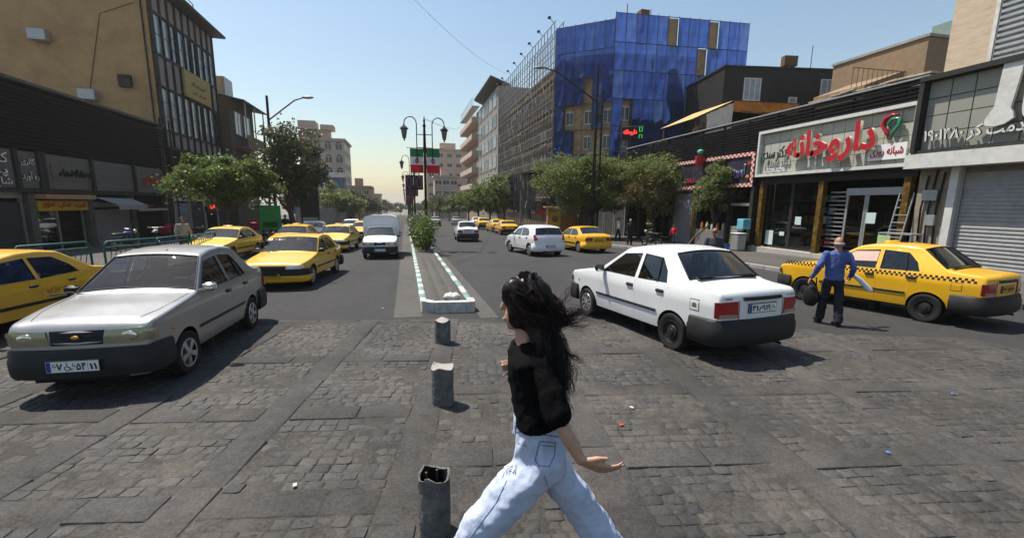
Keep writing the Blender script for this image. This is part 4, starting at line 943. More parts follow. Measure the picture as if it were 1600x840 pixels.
b.prism([(x, y) for x, y in pc][::-1], 0, .1, 0, T(XQ-.06, 10.6, 5.65, R(-90), R(90))); b.build('sign_letter', M_ALUW, rs)
text('ما', 'sign_letter', M_ALUW, rs, TQ(9.5, 5.6, .06), depth=.1, bold=.06, fit=(1.3, 1.7))
adopt(rs)
# --- pale stone building above the shuttered shop
tb = thing('stone_building', 'pale stone building with a metal mesh window above the grey sign', 'building', (23, 10, gz(10)))
b = MB(); b.b2((21, 1, -1), (33, 14.3, 14)); b.build('wall', M_STONE, tb)
window_x(tb, 20.92, -1, 6.5, 12.85, 7.2, 12.5, M_ALUW, mat('window_mesh', (.22, .23, .23), .5, .3, var=.2, scale=2), 1, 2, .1, .12)
for k in range(26): 
    b = MB(); b.b2((20.86, 6.62, 7.4+k*.2), (20.89, 12.73, 7.5+k*.2)); b.build('mesh_bar', M_ALU, tb)
for y in (4.5, 9, 14.28):
    pass
adopt(tb)
st_ = thing('stepped_building', 'brown stepped rooftop building with green railing left of the pale stone building', 'building', (36, 25, gz(25)))
b = MB(); b.add([(31.2, 26, -1), (34.6, 26, -1), (34.6, 30, -1), (31.2, 30, -1), (31.2, 26, 10.5), (34.6, 26, 11.7), (34.6, 30, 11.7), (31.2, 30, 10.5)], [(3, 2, 1, 0), (4, 5, 6, 7), (0, 1, 5, 4), (1, 2, 6, 5), (2, 3, 7, 6), (3, 0, 4, 7)]); b.b2((34.9, 25, -1), (44, 32, 13.6)); b.build('wall', M_BRICK if False else mat('tan_brick', (.25, .175, .11), .9, var=.15, bump=.3), st_)
b = MB(); b.b2((34.8, 24.9, 13.62), (44.1, 32.1, 13.8)); b.build('coping', M_CONC, st_)
b = MB(); b.b2((37, 25.2, 13.8), (38.2, 26.4, 14.9)); b.build('air_cooler', mat('cooler_green', (.18, .25, .22), .6, var=.2), st_)
b = MB()
for k in range(12): b.tube([(29.6+k*.42, 25.6, 9.6+k*.05), (29.6+k*.42, 25.6, 11.4)], .02, 4)
b.tube([(29.6, 25.6, 11.4), (34.2, 25.6, 11.45)], .03, 5); b.build('railing', M_RUST, st_)
for k in range(5):
    b = MB(); b.b2((31.8+k*.42, 25.1, 9.6), (32.15+k*.42, 25.3, 10.2)); b.build('green_panel', gn, st_)
b = MB(); b.b2((34.4, 24.4, 9.4), (35.8, 24.9, 10.6)); b.build('balcony_cooler', M_ALUW, st_)
b = MB(); b.tube([(27.5, 27, 10), (27.5, 27, 13)], .03, 4); b.build('aerial', M_STEELD, st_)
adopt(st_)
# --- makeshift rooftop shelter with orange tarpaulin
tp = thing('rooftop_shelter', 'makeshift wooden rooftop shelter with orange canvas and white cloth above the snack shop', 'shelter', (21, 27, 6.8))
orange = mat('orange_canvas', (.42, .16, .035), .85, var=.3, scale=2, stain=.4)
A, B, C_, D_ = (18.9, 27.2, 7.75), (21.3, 26.7, 8.9), (25.4, 26.0, 8.75), (21.3, 31, 8.9)
b = MB(); b.add([(18.7, 27.2, 7.8), (21.3, 26.6, 9.0), (25.8, 25.8, 8.9), (26.2, 30.6, 8.9), (21.5, 31.2, 9.0), (18.9, 31.4, 7.8)], [(0, 1, 4, 5), (1, 2, 3, 4)]); b.build('canvas_roof', mat('straw_mat', (.5, .33, .15), .9, var=.25, scale=4), tp)  # pale straw-coloured roof, one base tone with random variation
b = MB(); n = 12; vs = []
for k in range(n+1):
    t = k/n; x, y = 21.3+4.4*t, 26.55-.75*t; vs += [(x, y, 8.95-.1*t), (x, y+.02, 8.95-.1*t-.62-.06*math.sin(k*1.9))]
b.add(vs, [(2*k, 2*k+1, 2*k+3, 2*k+2) for k in range(n)]); b.build('canvas_valance', orange, tp, 180)
b = MB(); vs = []; n = 10
for k in range(n+1):
    t = k/n; x, y = 19.6+1.7*t, 27.0-.4*t; zt = 8.1+.75*t
    for j in range(5): vs.append((x+.06*math.sin(k*2.1+j), y-.12*j/4+.07*math.sin(k*2.6)*(j/4), zt-(zt-6.85)*j/4))
b.add(vs, [(k*5+j, k*5+j+1, (k+1)*5+j+1, (k+1)*5+j) for k in range(n) for j in range(4)]); b.build('white_cloth', mat('white_cloth', (.55, .5, .43), .9, var=.15), tp, 180)
for (x, y, z1) in ((19.0, 27.2, 7.7), (21.3, 26.7, 8.9), (23.4, 26.3, 8.8), (25.5, 25.95, 8.8), (19, 31, 7.7), (25.5, 30, 8.8)):
    b = MB(); b.tube([(x, y, 6.8), (x, y, z1)], .05, 6); b.build('post', M_RUST, tp)
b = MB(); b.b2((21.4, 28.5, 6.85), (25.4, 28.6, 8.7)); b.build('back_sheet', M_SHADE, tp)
for k in range(4):
    b = MB(); b.tube([(18.8+k*.02, 27.3+k, 7.75), (21.4, 26.9+k, 8.85)], .04, 5); b.build('rafter', M_RUST, tp)
for k in range(6):
    b = MB(); b.bbox((19.2+.25*k, 27.5+.1*(k % 2), 7.05+.2*(k % 3)), (.3, .3, .4), .04); b.build('stored_box', orange if k % 2 else M_BRICK, tp)
adopt(tp)
# --- rest of the right frontage behind the trees
rr = thing('dark_shop_fronts', 'dark shop fronts in deep shade behind the trees on the right', 'shops', (17, 42, gz(42)))
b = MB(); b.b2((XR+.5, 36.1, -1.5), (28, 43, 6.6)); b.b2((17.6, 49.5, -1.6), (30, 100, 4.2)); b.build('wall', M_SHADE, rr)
for k in range(12):
    y = 50+k*4; shutter(rr, 17.55, -1, y, y+3.2, -1.9, .9, M_SHUTD if k % 3 else M_SHUT); b = MB(); b.b2((17.3, y-.1, 1.4), (17.5, y+3.4, 2.3)); b.build('shop_sign', [M_REDS, M_TILED, M_STEELD, M_YEL][k % 4], rr)
for k in range(3):
    y = 36.4+k*2.2; shutter(rr, XR+.45, -1, y, y+1.9, -1, 2.2, M_SHUTD)
adopt(rr)
# black torn sheeting hung over the scaffold's foot
bs = thing('black_sheeting', 'torn black sheeting hanging from the corner of the scaffold above the pavement', 'sheeting', (13.4, 46, gz(46)))
blk = mat('black_plastic_sheet', (.03, .03, .032), .55, var=.4, scale=2); gsh = mat('grey_cloth_sheet', (.14, .13, .12), .9, var=.3)
def drape(x0, y0, x1, y1, z0, z1, m, n=30, seed=1):
    """hanging sheet with deep uneven folds and a ragged hem"""
    r_ = random.Random(seed); vs = []; k = 10; dx, dy = x1-x0, y1-y0; L_ = math.hypot(dx, dy); nx_, ny2 = -dy/L_, dx/L_
    for i in range(n+1):
        t = i/n; hem = z0+(z1-z0)*(.14*math.sin(i*.9+seed)+.16*r_.random())
        for j in range(k+1):
            s_ = j/k; a = (.05+.3*s_)*math.sin(i*1.35+.8*math.sin(j*.7+seed))+.14*mnoise.noise(Vector((i*.6, j*.5, seed*7)))
            vs.append((x0+dx*t+nx_*a+.1*math.sin(j*1.1+i)*s_, y0+dy*t+ny2*a, z1-(z1-hem)*s_-.12*math.sin(t*math.pi*5)**2))
    MB().add(vs, [(i*(k+1)+j, i*(k+1)+j+1, (i+1)*(k+1)+j+1, (i+1)*(k+1)+j) for i in range(n) for j in range(k)]).build('sheet', m, bs, 60)
drape(12.6, 49, 13.9, 47.5, .6, 5.6, gsh, 16, seed=2); drape(13.9, 47.5, 15.8, 45.5, 3.9, 5.6, blk, 16, seed=6); drape(12.6, 49.2, 12.5, 53, 1.5, 5.6, blk, seed=3); drape(15.8, 45.5, 19, 43.8, 1.0, 5.2, blk, seed=4)
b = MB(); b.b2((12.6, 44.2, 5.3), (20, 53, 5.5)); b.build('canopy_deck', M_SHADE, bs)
for (x, y) in ((12.6, 49), (15.8, 45.6), (12.6, 52.8), (19, 44)): b = MB(); b.tube([(x, y, -1.2), (x, y, 5.3)], .05, 6); b.build('post', M_ALU, bs)
adopt(bs)
# ------------------------------------------------------------------ trees and shrubs
def leaf_mat(name, c1, c2, c3):
    m = bpy.data.materials.new(name); m.use_nodes = True; t = m.node_tree; N, L = t.nodes, t.links; N.clear(); MATS[name] = m
    ge = N.new('ShaderNodeNewGeometry'); rp = N.new('ShaderNodeValToRGB'); L.new(ge.outputs['Random Per Island'], rp.inputs[0])
    e = rp.color_ramp.elements; e[0].color = (*c1, 1); e[1].color = (*c3, 1); x = e.new(.55); x.color = (*c2, 1)
    d = N.new('ShaderNodeBsdfPrincipled'); d.inputs['Roughness'].default_value = .5; d.inputs['Specular IOR Level'].default_value = .35; L.new(rp.outputs[0], d.inputs['Base Color'])
    tl = N.new('ShaderNodeBsdfTranslucent'); h = N.new('ShaderNodeHueSaturation'); h.inputs['Value'].default_value = 1.6; h.inputs['Hue'].default_value = .48; L.new(rp.outputs[0], h.inputs['Color']); L.new(h.outputs[0], tl.inputs[0])
    a = N.new('ShaderNodeMixShader'); a.inputs[0].default_value = .32; L.new(d.outputs[0], a.inputs[1]); L.new(tl.outputs[0], a.inputs[2])
    o = N.new('ShaderNodeOutputMaterial'); L.new(a.outputs[0], o.inputs[0]); return m
LF_G = leaf_mat('green_leaves', (.05, .09, .018), (.09, .145, .03), (.16, .205, .052))
LF_D = leaf_mat('dusty_dark_leaves', (.035, .048, .02), (.06, .075, .03), (.1, .11, .05))
LF_O = leaf_mat('olive_feathery_leaves', (.07, .1, .025), (.125, .165, .042), (.2, .23, .075))
LF_Y = leaf_mat('yellowing_leaves', (.1, .085, .03), (.15, .13, .045), (.2, .17, .07))
M_BARK = mat('bark', (.09, .068, .05), .95, var=.35, scale=6, stretch=(1, 1, .25), bump=.8, bscale=14)
def tree(name, label, x, y, h, trunk_h, rx, ry, rz, nleaf, lsize, leafm, group, clumps=26, lean=(0, 0), seed=1, cz=None, narrow=1., tr=.14, patches=None, droop=.0):
    r = random.Random(seed); root = thing(name, label, 'tree', (x, y, gz(y)+.1), 0, group)
    cz = cz if cz is not None else h-rz; b = MB()
    top = Vector((lean[0], lean[1], trunk_h)); b.tube([(0, 0, -.15), (lean[0]*.3+r.uniform(-.05, .05), lean[1]*.3, trunk_h*.4), tuple(top)], [tr*1.3, tr, tr*.8], 8)
    cl = []
    for i in range(clumps):
        for _ in range(30):
            u = Vector((r.uniform(-1, 1), r.uniform(-1, 1), r.uniform(-1, 1)))
            if .25 < u.length < 1: break
        kf = .86*(1+.55*mnoise.noise(u.normalized()*1.7+Vector((seed*3.1, 0, 0)))); c = Vector((lean[0]+u.x*rx*kf, lean[1]+u.y*ry*kf, cz+u.z*rz*kf)); s = r.uniform(.13, .4)*min(rx, rz*1.3)*min(1, (34/clumps)**.33); cl.append((c, s))
    for c, s in cl[:16]:
        mid = top.lerp(c, .5)+Vector((r.uniform(-.2, .2), r.uniform(-.2, .2), .15)); b.tube([tuple(top-Vector((0, 0, r.uniform(0, trunk_h*.25)))), tuple(mid), tuple(c)], [tr*.5, tr*.26, tr*.06], 5)
        for _ in range(3):
            e = c+Vector((r.gauss(0, s*.6), r.gauss(0, s*.6), r.gauss(0, s*.4))); b.tube([tuple(mid.lerp(c, .6)), tuple(e)], [tr*.14, tr*.03], 4, caps=False)
    b.build('trunk', M_BARK, root, 60)
    lf = MB(); V, Fc, Mi = [], [], []
    per = nleaf//clumps
    for c, s in cl:
        pm = 0
        if patches:
            pm = 1 if patches(c) else 0
        for _ in range(per):
            while True:
                u = Vector((r.uniform(-1, 1), r.uniform(-1, 1), r.uniform(-1, 1)))
                if u.length < 1: break
            p = c+Vector((u.x*s*1.25, u.y*s*1.25, u.z*s*.8-droop*(u.x*u.x+u.y*u.y)*s))
            if r.random() < .12: p += Vector((r.gauss(0, s*.6), r.gauss(0, s*.6), r.gauss(0, s*.4)))
            a = Vector((r.gauss(0, 1), r.gauss(0, 1), r.gauss(-.15, .6))).normalized(); w = a.cross(Vector((r.gauss(0, 1), r.gauss(0, 1), r.gauss(0, 1)))).normalized()
            L_ = lsize*r.uniform(.7, 1.4); W_ = L_*.42*narrow; o = len(V)
            n_ = a.cross(w)*L_*.12
            V += [tuple(p), tuple(p+a*L_*.5+w*W_-n_), tuple(p+a*L_), tuple(p+a*L_*.5-w*W_-n_)]
            Fc += [(o, o+1, o+2), (o, o+2, o+3)]; Mi += [pm, pm]
    lf.v, lf.f, lf.m = V, Fc, Mi
    lf.build('crown', [leafm, LF_Y], root)
    return root
GL = 'trees along the left pavement'; GRt = 'trees along the right pavement'
tree('street_tree', 'leafy green tree in front of the office block shops on the left', -10.6, 30.5, 5.6, 2.0, 2.9, 2.2, 1.8, 15000, .15, LF_G, GL, 60, seed=3, cz=3.95)
tree('street_tree', 'tall dusty dark tree with sparse top behind the left street light', -7.9, 35, 8.4, 2.4, 2.6, 2.3, 3.5, 11000, .17, LF_D, GL, 60, (-.2, 0), seed=5, cz=5.3, tr=.22)
tree('street_tree', 'thin dark tree at the far end of the hoarding on the left', -13.0, 60, 6.0, 2, 2.2, 2.2, 2.3, 3000, .28, LF_D, GL, 20, seed=8)
for k, (x, y, h, rx, s, lb) in enumerate(((-10.8, 78, 6.2, 3.2, 11, 'round olive tree above the hoarding'), (-10.2, 90, 6.3, 3.0, 12, 'second round olive tree down the left side, behind the hoarding'), (-10.0, 104, 6.6, 3.2, 13, 'third tree down the left side, below the low brown block'), (-9.6, 120, 6.4, 3.2, 14, 'fourth tree down the left side, small and dark'), (-9.4, 140, 6.6, 3.2, 15, 'fifth tree down the left side, half hidden by the others'), (-9.2, 165, 6.8, 3.6, 16, 'farthest tree down the left side at the end of the street'))):
    tree('street_tree', lb, x, y, h, 2.2, rx, rx, h*.36, 2600, .42, LF_O if k < 2 else LF_D, GL, 20, seed=s)
tree('street_tree', 'broad feathery green tree on the right pavement in front of the netted building', 14.6, 33.5, 7.2, 2.4, 5.4, 3.2, 2.6, 42000, .17, LF_O, GRt, 120, seed=21, cz=4.25, narrow=.6, tr=.16, patches=None, droop=.25)
tree('street_tree', 'yellowing drooping tree between the broad tree and the snack shop', 17.9, 29.8, 6.9, 2.0, 3.2, 2.2, 2.3, 20000, .16, LF_O, GRt, 64, seed=22, cz=4.4, narrow=.6, tr=.1, patches=lambda c: c.x < .9 and c.z < 4.9, droop=.3)
tree('street_tree', 'slender young tree with a thin forked trunk in front of the snack shop sign', 16.4, 23.6, 5.6, 1.6, 1.35, 1.0, 1.8, 9000, .14, LF_O, GRt, 34, (1.9, 0), seed=23, cz=3.9, narrow=.55, tr=.06, droop=.2)
for k, (x, y, h, rx, s, lb) in enumerate(((11.9, 54, 7.4, 2.4, 31, 'bright green tree left of the black sheeting'), (11.4, 61, 6.3, 2.3, 32, 'bright green tree second from the black sheeting'), (11.2, 70, 6.0, 2.4, 33, 'green tree third from the black sheeting'), (11.0, 80, 5.8, 2.6, 34, 'green tree fourth from the black sheeting'), (10.8, 93, 5.8, 2.8, 35, 'green tree fifth from the black sheeting'), (10.4, 110, 6.4, 3.6, 36, 'olive tree in front of the far terrace'), (9.6, 132, 7.6, 4.0, 37, 'dark tree below the tall far apartments'), (8.6, 150, 6.6, 4.2, 38, 'farthest tree on the right behind the flags'))):
    tree('street_tree', lb, x, y, h, 2.2, rx, rx, h*.34, 7000 if k < 2 else 3200, .2 if k < 2 else .34, LF_G if k < 5 else LF_D, GRt, 26, seed=s)
# distant trees closing the street
for k in range(7):
    tree('street_tree', 'distant tree closing the end of the street, %s from the left' % ('first', 'second', 'third', 'fourth', 'fifth', 'sixth', 'seventh')[k], -16+k*6.5, 235+8*(k % 3), 7.5, 2, 4.4, 4, 3, 1300, .6, LF_D, 'trees at the end of the street', 14, seed=50+k)
# shrubs on the median
def shrub(label, x, y, h, r_, n, ls, leafm, seed, ry=1.):
    r = random.Random(seed); root = thing('shrub', label, 'shrub', (x, y, gz(y)+.17), 0, 'shrubs on the median')
    b = MB(); V, Fc = [], []
    for k in range(9):
        a = r.uniform(0, 6.28); e = Vector((math.cos(a)*r_*r.uniform(.3, .9), math.sin(a)*r_*r.uniform(.3, .9), h*r.uniform(.55, 1)))
        b.tube([(0, 0, -.05), tuple(e*.5+Vector((0, 0, .1))), tuple(e)], [.025, .015, .005], 5)
    b.build('stem', M_BARK, root)
    for _ in range(n):
        while True:
            u = Vector((r.uniform(-1, 1), r.uniform(-1, 1), r.uniform(-1, 1)))
            if u.length < 1: break
        k = 1+.35*math.sin(u.x*5+seed)*math.cos(u.z*6+seed)
        p = Vector((u.x*r_*k, u.y*r_*k*ry, h*.5+u.z*h*.52*k*(1+.2*math.sin(u.y*9+seed)))); a = Vector((r.gauss(0, 1), r.gauss(0, 1), r.gauss(.2, .7))).normalized(); w = a.cross(Vector((r.gauss(0, 1), r.gauss(0, 1), 1))).normalized()
        L_ = ls*r.uniform(.7, 1.4); o = len(V); V += [tuple(p), tuple(p+a*L_*.5+w*L_*.3), tuple(p+a*L_), tuple(p+a*L_*.5-w*L_*.3)]; Fc += [(o, o+1, o+2, o+3)]
    f = MB(); f.v, f.f, f.m = V, Fc, [0]*len(Fc); f.build('foliage', leafm, root)
    return root
NM = ('nearest', 'second', 'third', 'fourth', 'fifth', 'sixth', 'seventh', 'eighth', 'ninth', 'tenth', 'eleventh', 'twelfth', 'thirteenth', 'fourteenth', 'fifteenth', 'sixteenth')
for k in range(16):
    y = 22.6+k*1.55 if k < 8 else 36+(k-8)*5.5
    shrub('%s dark green shrub of the median row counted from the camera' % NM[k], .85+rnd.uniform(-.12, .12), y, (1.75, 1.95, 1.6)[k] if k < 3 else 1.55, .56, 1700 if k < 8 else 1700, .11 if k < 8 else .2, LF_D if k % 3 else LF_G, 70+k, 1.35 if k < 8 else 5.2)
# ------------------------------------------------------------------ cars
def paint(name, col, metal=0., rough=.32, var=.05, stain=.12):
    return mat(name, col, rough, metal, var=var, scale=2.2, coat=.6, stain=stain, spec=.5)
P_SILVER = paint('silver_paint', (.36, .352, .34), .6, .34)
P_WHITE = paint('white_paint', (.72, .73, .73), 0, .35)
P_YELLOW = paint('taxi_yellow_paint', (.78, .42, .012), 0, .35)
P_YELLOW2 = paint('old_taxi_yellow_paint', (.7, .46, .045), 0, .45, stain=.3)
M_GREYP = mat('grey_bumper_plastic', (.024, .025, .027), .55, spec=.2, var=.2, scale=5, bump=.1, bscale=150)
M_DARK = mat('dark_underbody', (.012, .012, .012), .9, var=.1)
M_RUB = mat('tyre_rubber', (.022, .021, .021), .85, var=.3, scale=12, bump=.3, bscale=90)
M_CHR = mat('chrome', (.75, .75, .76), .12, 1., var=.03)
M_ALLOY = mat('alloy_rim', (.5, .5, .51), .32, .8, var=.1, scale=6, stain=.3)
M_STEEL = mat('black_steel_rim', (.035, .034, .033), .5, .4, var=.25, scale=9)
M_LENS = mat('headlamp_lens', (.32, .32, .27), .12, .25, var=.25, scale=14, coat=1)
M_LENSC = mat('clear_lens', (.55, .55, .53), .15, .2, var=.2, scale=14, coat=1)
M_RED = mat('tail_lamp_red', (.33, .012, .014), .18, 0, var=.2, scale=18, coat=.8)
M_AMB = mat('amber_lens', (.6, .22, .02), .2, 0, var=.1, coat=.8)
M_INT = mat('grey_upholstery', (.075, .072, .068), .85, var=.2, scale=8)
M_DASH = mat('dashboard_plastic', (.03, .03, .032), .6, var=.15)
G_WIN = glass('windscreen_glass', (.66, .72, .7), .012, 1.1)
G_TINT = glass('tinted_car_glass', (.2, .22, .22), .02, 1.5)
M_PLATE = mat('plate_white', (.72, .72, .7), .45, var=.08, stain=.2)
M_PLATY = mat('plate_yellow', (.68, .38, .03), .45, var=.08, stain=.3)
M_PBLUE = mat('plate_blue', (.02, .06, .3), .45, var=.05)

def resample(pts, d):
    """pts: (x, z, seg) -> dense list with segment tags, corners softened"""
    out = []
    for i in range(len(pts)-1):
        a, b = pts[i], pts[i+1]; L = math.hypot(b[0]-a[0], b[1]-a[1]); k = max(1, int(round(L/d)))
        out += [[a[0]+(b[0]-a[0])*j/k, a[1]+(b[1]-a[1])*j/k, a[2]] for j in range(k)]
    out.append(list(pts[-1]))
    for _ in range(1):
        q = [o[:] for o in out]
        for i in range(1, len(out)-1):
            for c in (0, 1): out[i][c] = q[i][c]*.5+(q[i-1][c]+q[i+1][c])*.25
    return out
class Car:
    def __init__(s, spec, fine=.06):
        s.sp = spec; s.fine = fine
        s.prof = resample(spec['prof'], max(.045, fine*.8))
        n = len(s.prof); s.nrm = []
        for i in range(n):
            a, b = s.prof[max(0, i-1)], s.prof[min(n-1, i+1)]
            d = Vector((b[0]-a[0], b[1]-a[1])).normalized(); s.nrm.append(Vector((-d.y, d.x)) if False else Vector((d.y*-1, d.x)))
        # profile runs front bottom -> up -> over the roof -> rear bottom : outward normal is to the right of travel... make it point away from the middle
        s.nrm = [nn if nn.dot(Vector((p[0], p[1]-.6))) > 0 else -nn for nn, p in zip(s.nrm, s.prof)]
        rr = {'f': .07, 'h': .032, 'w': .032, 'r': .05, 'b': .035, 't': .028, 'e': .05}; rr.update(spec.get('rad', {}))
        s.rad = [rr[p[2]] for p in s.prof]
        for _ in range(4): s.rad = [(s.rad[max(0, i-1)]+s.rad[i]*2+s.rad[min(n-1, i+1)])/4 for i in range(n)]
    def w(s, x, z):
        sp = s.sp; W_ = sp['W']; xf, xr = sp['xf'], sp['xr']
        w = W_
        if x > xf*.5: w -= sp.get('tf', .1)*((x-xf*.5)/(xf*.5))**2.4
        if x < xr*.5: w -= sp.get('tr', .07)*((x-xr*.5)/(xr*.5))**2.4
        zb = sp['zb']
        if z > zb: w -= .026+(z-zb)*sp['tum']
        elif z > zb-.14: w -= .026*(z-zb+.14)/.14
        elif z > .56: w -= .012*(zb-.14-z)/(zb-.7)
        else: w -= .012+.05*max(0, (.56-z)/.36)**1.5
        return w
    def side(s, x, z, sg, off=0.): return (x, sg*(s.w(x, z)+off), z)
    def panel_side(s, mb, poly, sg, off=0., holes=(), step=None, m=0, dense=None):
        st = step if step is not None else s.fine
        po = densify(poly, dense or st)
        v, f = cdt(po, [densify(h, dense or st) for h in holes], st)
        mb.add([s.side(x, z, sg, off) for x, z in v], [q if sg < 0 else q[::-1] for q in f], m)
    def px(s, z, end):
        """profile x at height z on the front ('f') or rear ('e') face"""
        P = [p for p in s.prof if p[2] == end]
        P = sorted(P, key=lambda p: p[1])
        if z <= P[0][1]: return P[0][0]
        for a, b in zip(P, P[1:]):
            if a[1] <= z <= b[1]: return a[0]+(b[0]-a[0])*(z-a[1])/max(1e-6, b[1]-a[1])
        return P[-1][0]
    def face(s, y, z, end, off=0.):
        x = s.px(z, end); sg = 1 if end == 'f' else -1; r = s.sp.get('rad', {}).get(end, .07 if end == 'f' else .05)
        cr_ = s.sp.get('crown_'+end, .05); w = s.w(x-sg*r, z); a = abs(y)
        if a <= w-r: xx = x+sg*(cr_*(1-(a/(w-r))**2)+off); return (xx, y, z)
        q = min(1, (a-(w-r))/r); ang = math.acos(q)
        return (x-sg*r*(1-math.sin(ang))+sg*off*math.sin(ang), math.copysign(a+off*math.cos(ang), y), z)
    def panel_face(s, mb, poly, end, off=.004, m=0, step=.05):
        po = densify(poly, step); v, f = cdt(po, (), step); sg = 1 if end == 'f' else -1
        fl = []
        a = sum(po[i][0]*po[(i+1) % len(po)][1]-po[(i+1) % len(po)][0]*po[i][1] for i in range(len(po)))
        vs = [s.face(y, z, end, off) for y, z in v]; mb.add(vs, [q if sg > 0 else q[::-1] for q in f], m)
        # rim of the lamp / panel down to the body
        n = len(po); o = [s.face(y, z, end, off) for y, z in po]; i_ = [s.face(y, z, end, -.01) for y, z in po]
        fs = [(k, (k+1) % n, n+(k+1) % n, n+k) for k in range(n)]
        mb.add(o+i_, [q if (a*sg < 0) else q[::-1] for q in fs], m)
    def build(s, name, label, group, loc, rz, body, doors=True, cat='car', **o):
        sp = s.sp; root = thing(name, label, cat, loc, rz, group, ry=o.get('ry', 0), rx=o.get('rx', 0)); s.root = root
        xf, xr = sp['xf'], sp['xr']; za = sp['zs']; ax, ra = sp['axle'], sp['arch']
        P, Nn, Rd = s.prof, s.nrm, s.rad; n = len(P)
        fine = s.fine < .09
        # ---- loft of the upper surfaces
        angs = [0, 30, 60, 90] if fine else [0, 45, 90]
        fr = [.9, .6, .3, 0]
        body_b, glass_b, seal_b = MB(), MB(), MB(); cols = []
        for i in range(n):
            c = []; p = Vector(P[i][:2]); N_ = Nn[i]; r = Rd[i]; q = p-N_*r; w = s.w(q.x, q.y)
            seg = P[i][2]; crown = {'f': sp.get('crown_f', .05), 'e': sp.get('crown_e', .05), 'h': .035, 'w': .05, 'r': .03, 'b': .05, 't': .02}[seg]
            for a in angs:
                a_ = R(a); k = p-N_*r*(1-math.sin(a_)); c.append((k.x, w-r*(1-math.cos(a_)), k.y))
            for f_ in fr:
                k = p+N_*crown*(1-f_*f_); c.append((k.x, (w-r)*f_, k.y))
            cols.append(c)
        # soften crown jumps between segments
        m_ = len(cols[0])
        for _ in range(2):
            q = [c[:] for c in cols]
            for i in range(1, n-1):
                for k in range(len(angs), m_):
                    cols[i][k] = tuple(q[i][k][d]*.5+(q[i-1][k][d]+q[i+1][k][d])*.25 if d != 1 else q[i][k][1] for d in range(3))
        full = [c+[(x, -y, z) for x, y, z in reversed(c[:-1])] for c in cols]; mm = len(full[0])
        kg = len(angs)-1                                   # column where glass starts (end of fillet)
        tags = [p[2] for p in P]
        def rows(t): return [i for i in range(n-1) if tags[i] == t]
        wrows = rows('w')[1:-1]; brows = rows('b')[1:-1]
        if o.get('noback'): brows = []
        vb = [v for row in full for v in row]; fb = []; fg = []; fgb = []
        for i in range(n-1):
            for k in range(mm-1):
                q = (i*mm+k, i*mm+k+1, (i+1)*mm+k+1, (i+1)*mm+k)
                if i in wrows and kg <= k < mm-1-kg: fg.append(q)
                elif i in brows and kg <= k < mm-1-kg: fgb.append(q)
                else: fb.append(q)
        body_b.add(vb, fb)
        # ---- body sides
        outl = [(P[i][0]-Nn[i].x*Rd[i], P[i][1]-Nn[i].y*Rd[i]) for i in range(n)]
        def arch(xc):
            return [(xc+ra*math.cos(t), max(za, sp['zw']+ra*math.sin(t))) for t in [math.pi*k/14 for k in range(0, 15)]]
        xrb, xfb = outl[-1], outl[0]
        bot = [(xrb[0], za)]+arch(ax[1])[::-1]+arch(ax[0])[::-1]+[(xfb[0], za)]
        poly = outl+bot
        holes = []
        if doors: holes = [inset(d, -.003) for d in sp['doors']]+[w_ for w_ in sp.get('fixed', [])]
        else: holes = sp['wins']+sp.get('fixed', [])
        for sg in (1, -1): s.panel_side(body_b, poly, sg, 0, holes, dense=s.fine*1.2)
        bo = body_b.build('body', body, root, 38, weld=.002)
        # ---- glass
        def gl(fs, nm, m):
            if not fs: return
            gb = MB(); gb.add([(x, y, z) for x, y, z in vb], fs); me = gb.mesh(nm, m, 180)
            bm = bmesh.new(); bm.from_mesh(me); bmesh.ops.delete(bm, geom=[v for v in bm.verts if not v.link_faces], context='VERTS')
            for v in bm.verts: v.co *= .998
            bm.to_mesh(me); bm.free(); place(nm, me, root)
            # black rubber seal
            e0, e1 = min(f[0] for f in fs)//mm, max(f[2] for f in fs)//mm
            ring = [full[e0][k] for k in range(kg, mm-kg)]+[full[i][mm-1-kg] for i in range(e0+1, e1)]+[full[e1][k] for k in range(mm-1-kg, kg-1, -1)]+[full[i][kg] for i in range(e1-1, e0, -1)]
            sb = MB(); sb.tube([Vector(p)*1.001 for p in ring+ring[:1]], .011, 5, caps=False); sb.build('window_seal', M_BLK, root, 180)
        gl(fg, 'windscreen', G_WIN); gl(fgb, 'rear_window', o.get('rear_glass', G_TINT))
        # ---- doors and side windows
        side_g = o.get('side_glass', G_TINT)
        for sg in (1, -1):
            if doors:
                for di, d in enumerate(sp['doors']):
                    db = MB(); s.panel_side(db, d, sg, 0, [sp['wins'][di]], dense=s.fine*1.2)
                    do = db.build('door', body, root, 60, weld=.0005)
                    wb = MB(); s.panel_side(wb, sp['wins'][di], sg, -.012); wb.build('window', side_g, do, 180)
                    rb = MB(); s.panel_side(rb, inset(sp['wins'][di], -.012), sg, .003, [inset(sp['wins'][di], .008)], step=0, dense=.2); rb.build('window_seal', o.get('seal', M_BLK), do)
                    lb = MB(); s.panel_side(lb, [(x, min(z, sp['zb']-.05)) for x, z in inset(d, -.03)], sg, -.035, step=.2); lb.build('door_lining', M_DARK, do)
                    if fine:
                        hx, hz = sp['handles'][di]; hb = MB(); yy_ = s.w(hx, hz)*sg
                        hb.bbox((hx, yy_, hz), (.17, .05, .05), .012); hb.build('door_handle', M_BLK, do, 40)
            else:
                for w_ in sp['wins']:
                    wb = MB(); s.panel_side(wb, w_, sg, -.01); wb.build('window', side_g, root, 180)
            for w_ in sp.get('fixed', []):
                wb = MB(); s.panel_side(wb, w_, sg, -.008); wb.build('quarter_window', G_TINT, root, 180)
            if sp.get('div') and doors:
                for (xa, z0_, xb, z1_) in sp['div']:
                    vb_ = MB(); vb_.tube([s.side(xa, z0_, sg, -.004), s.side((xa+xb)/2, (z0_+z1_)/2, sg, -.002), s.side(xb, z1_, sg, -.004)], .012, 5); vb_.build('window_bar', M_BLK, root)
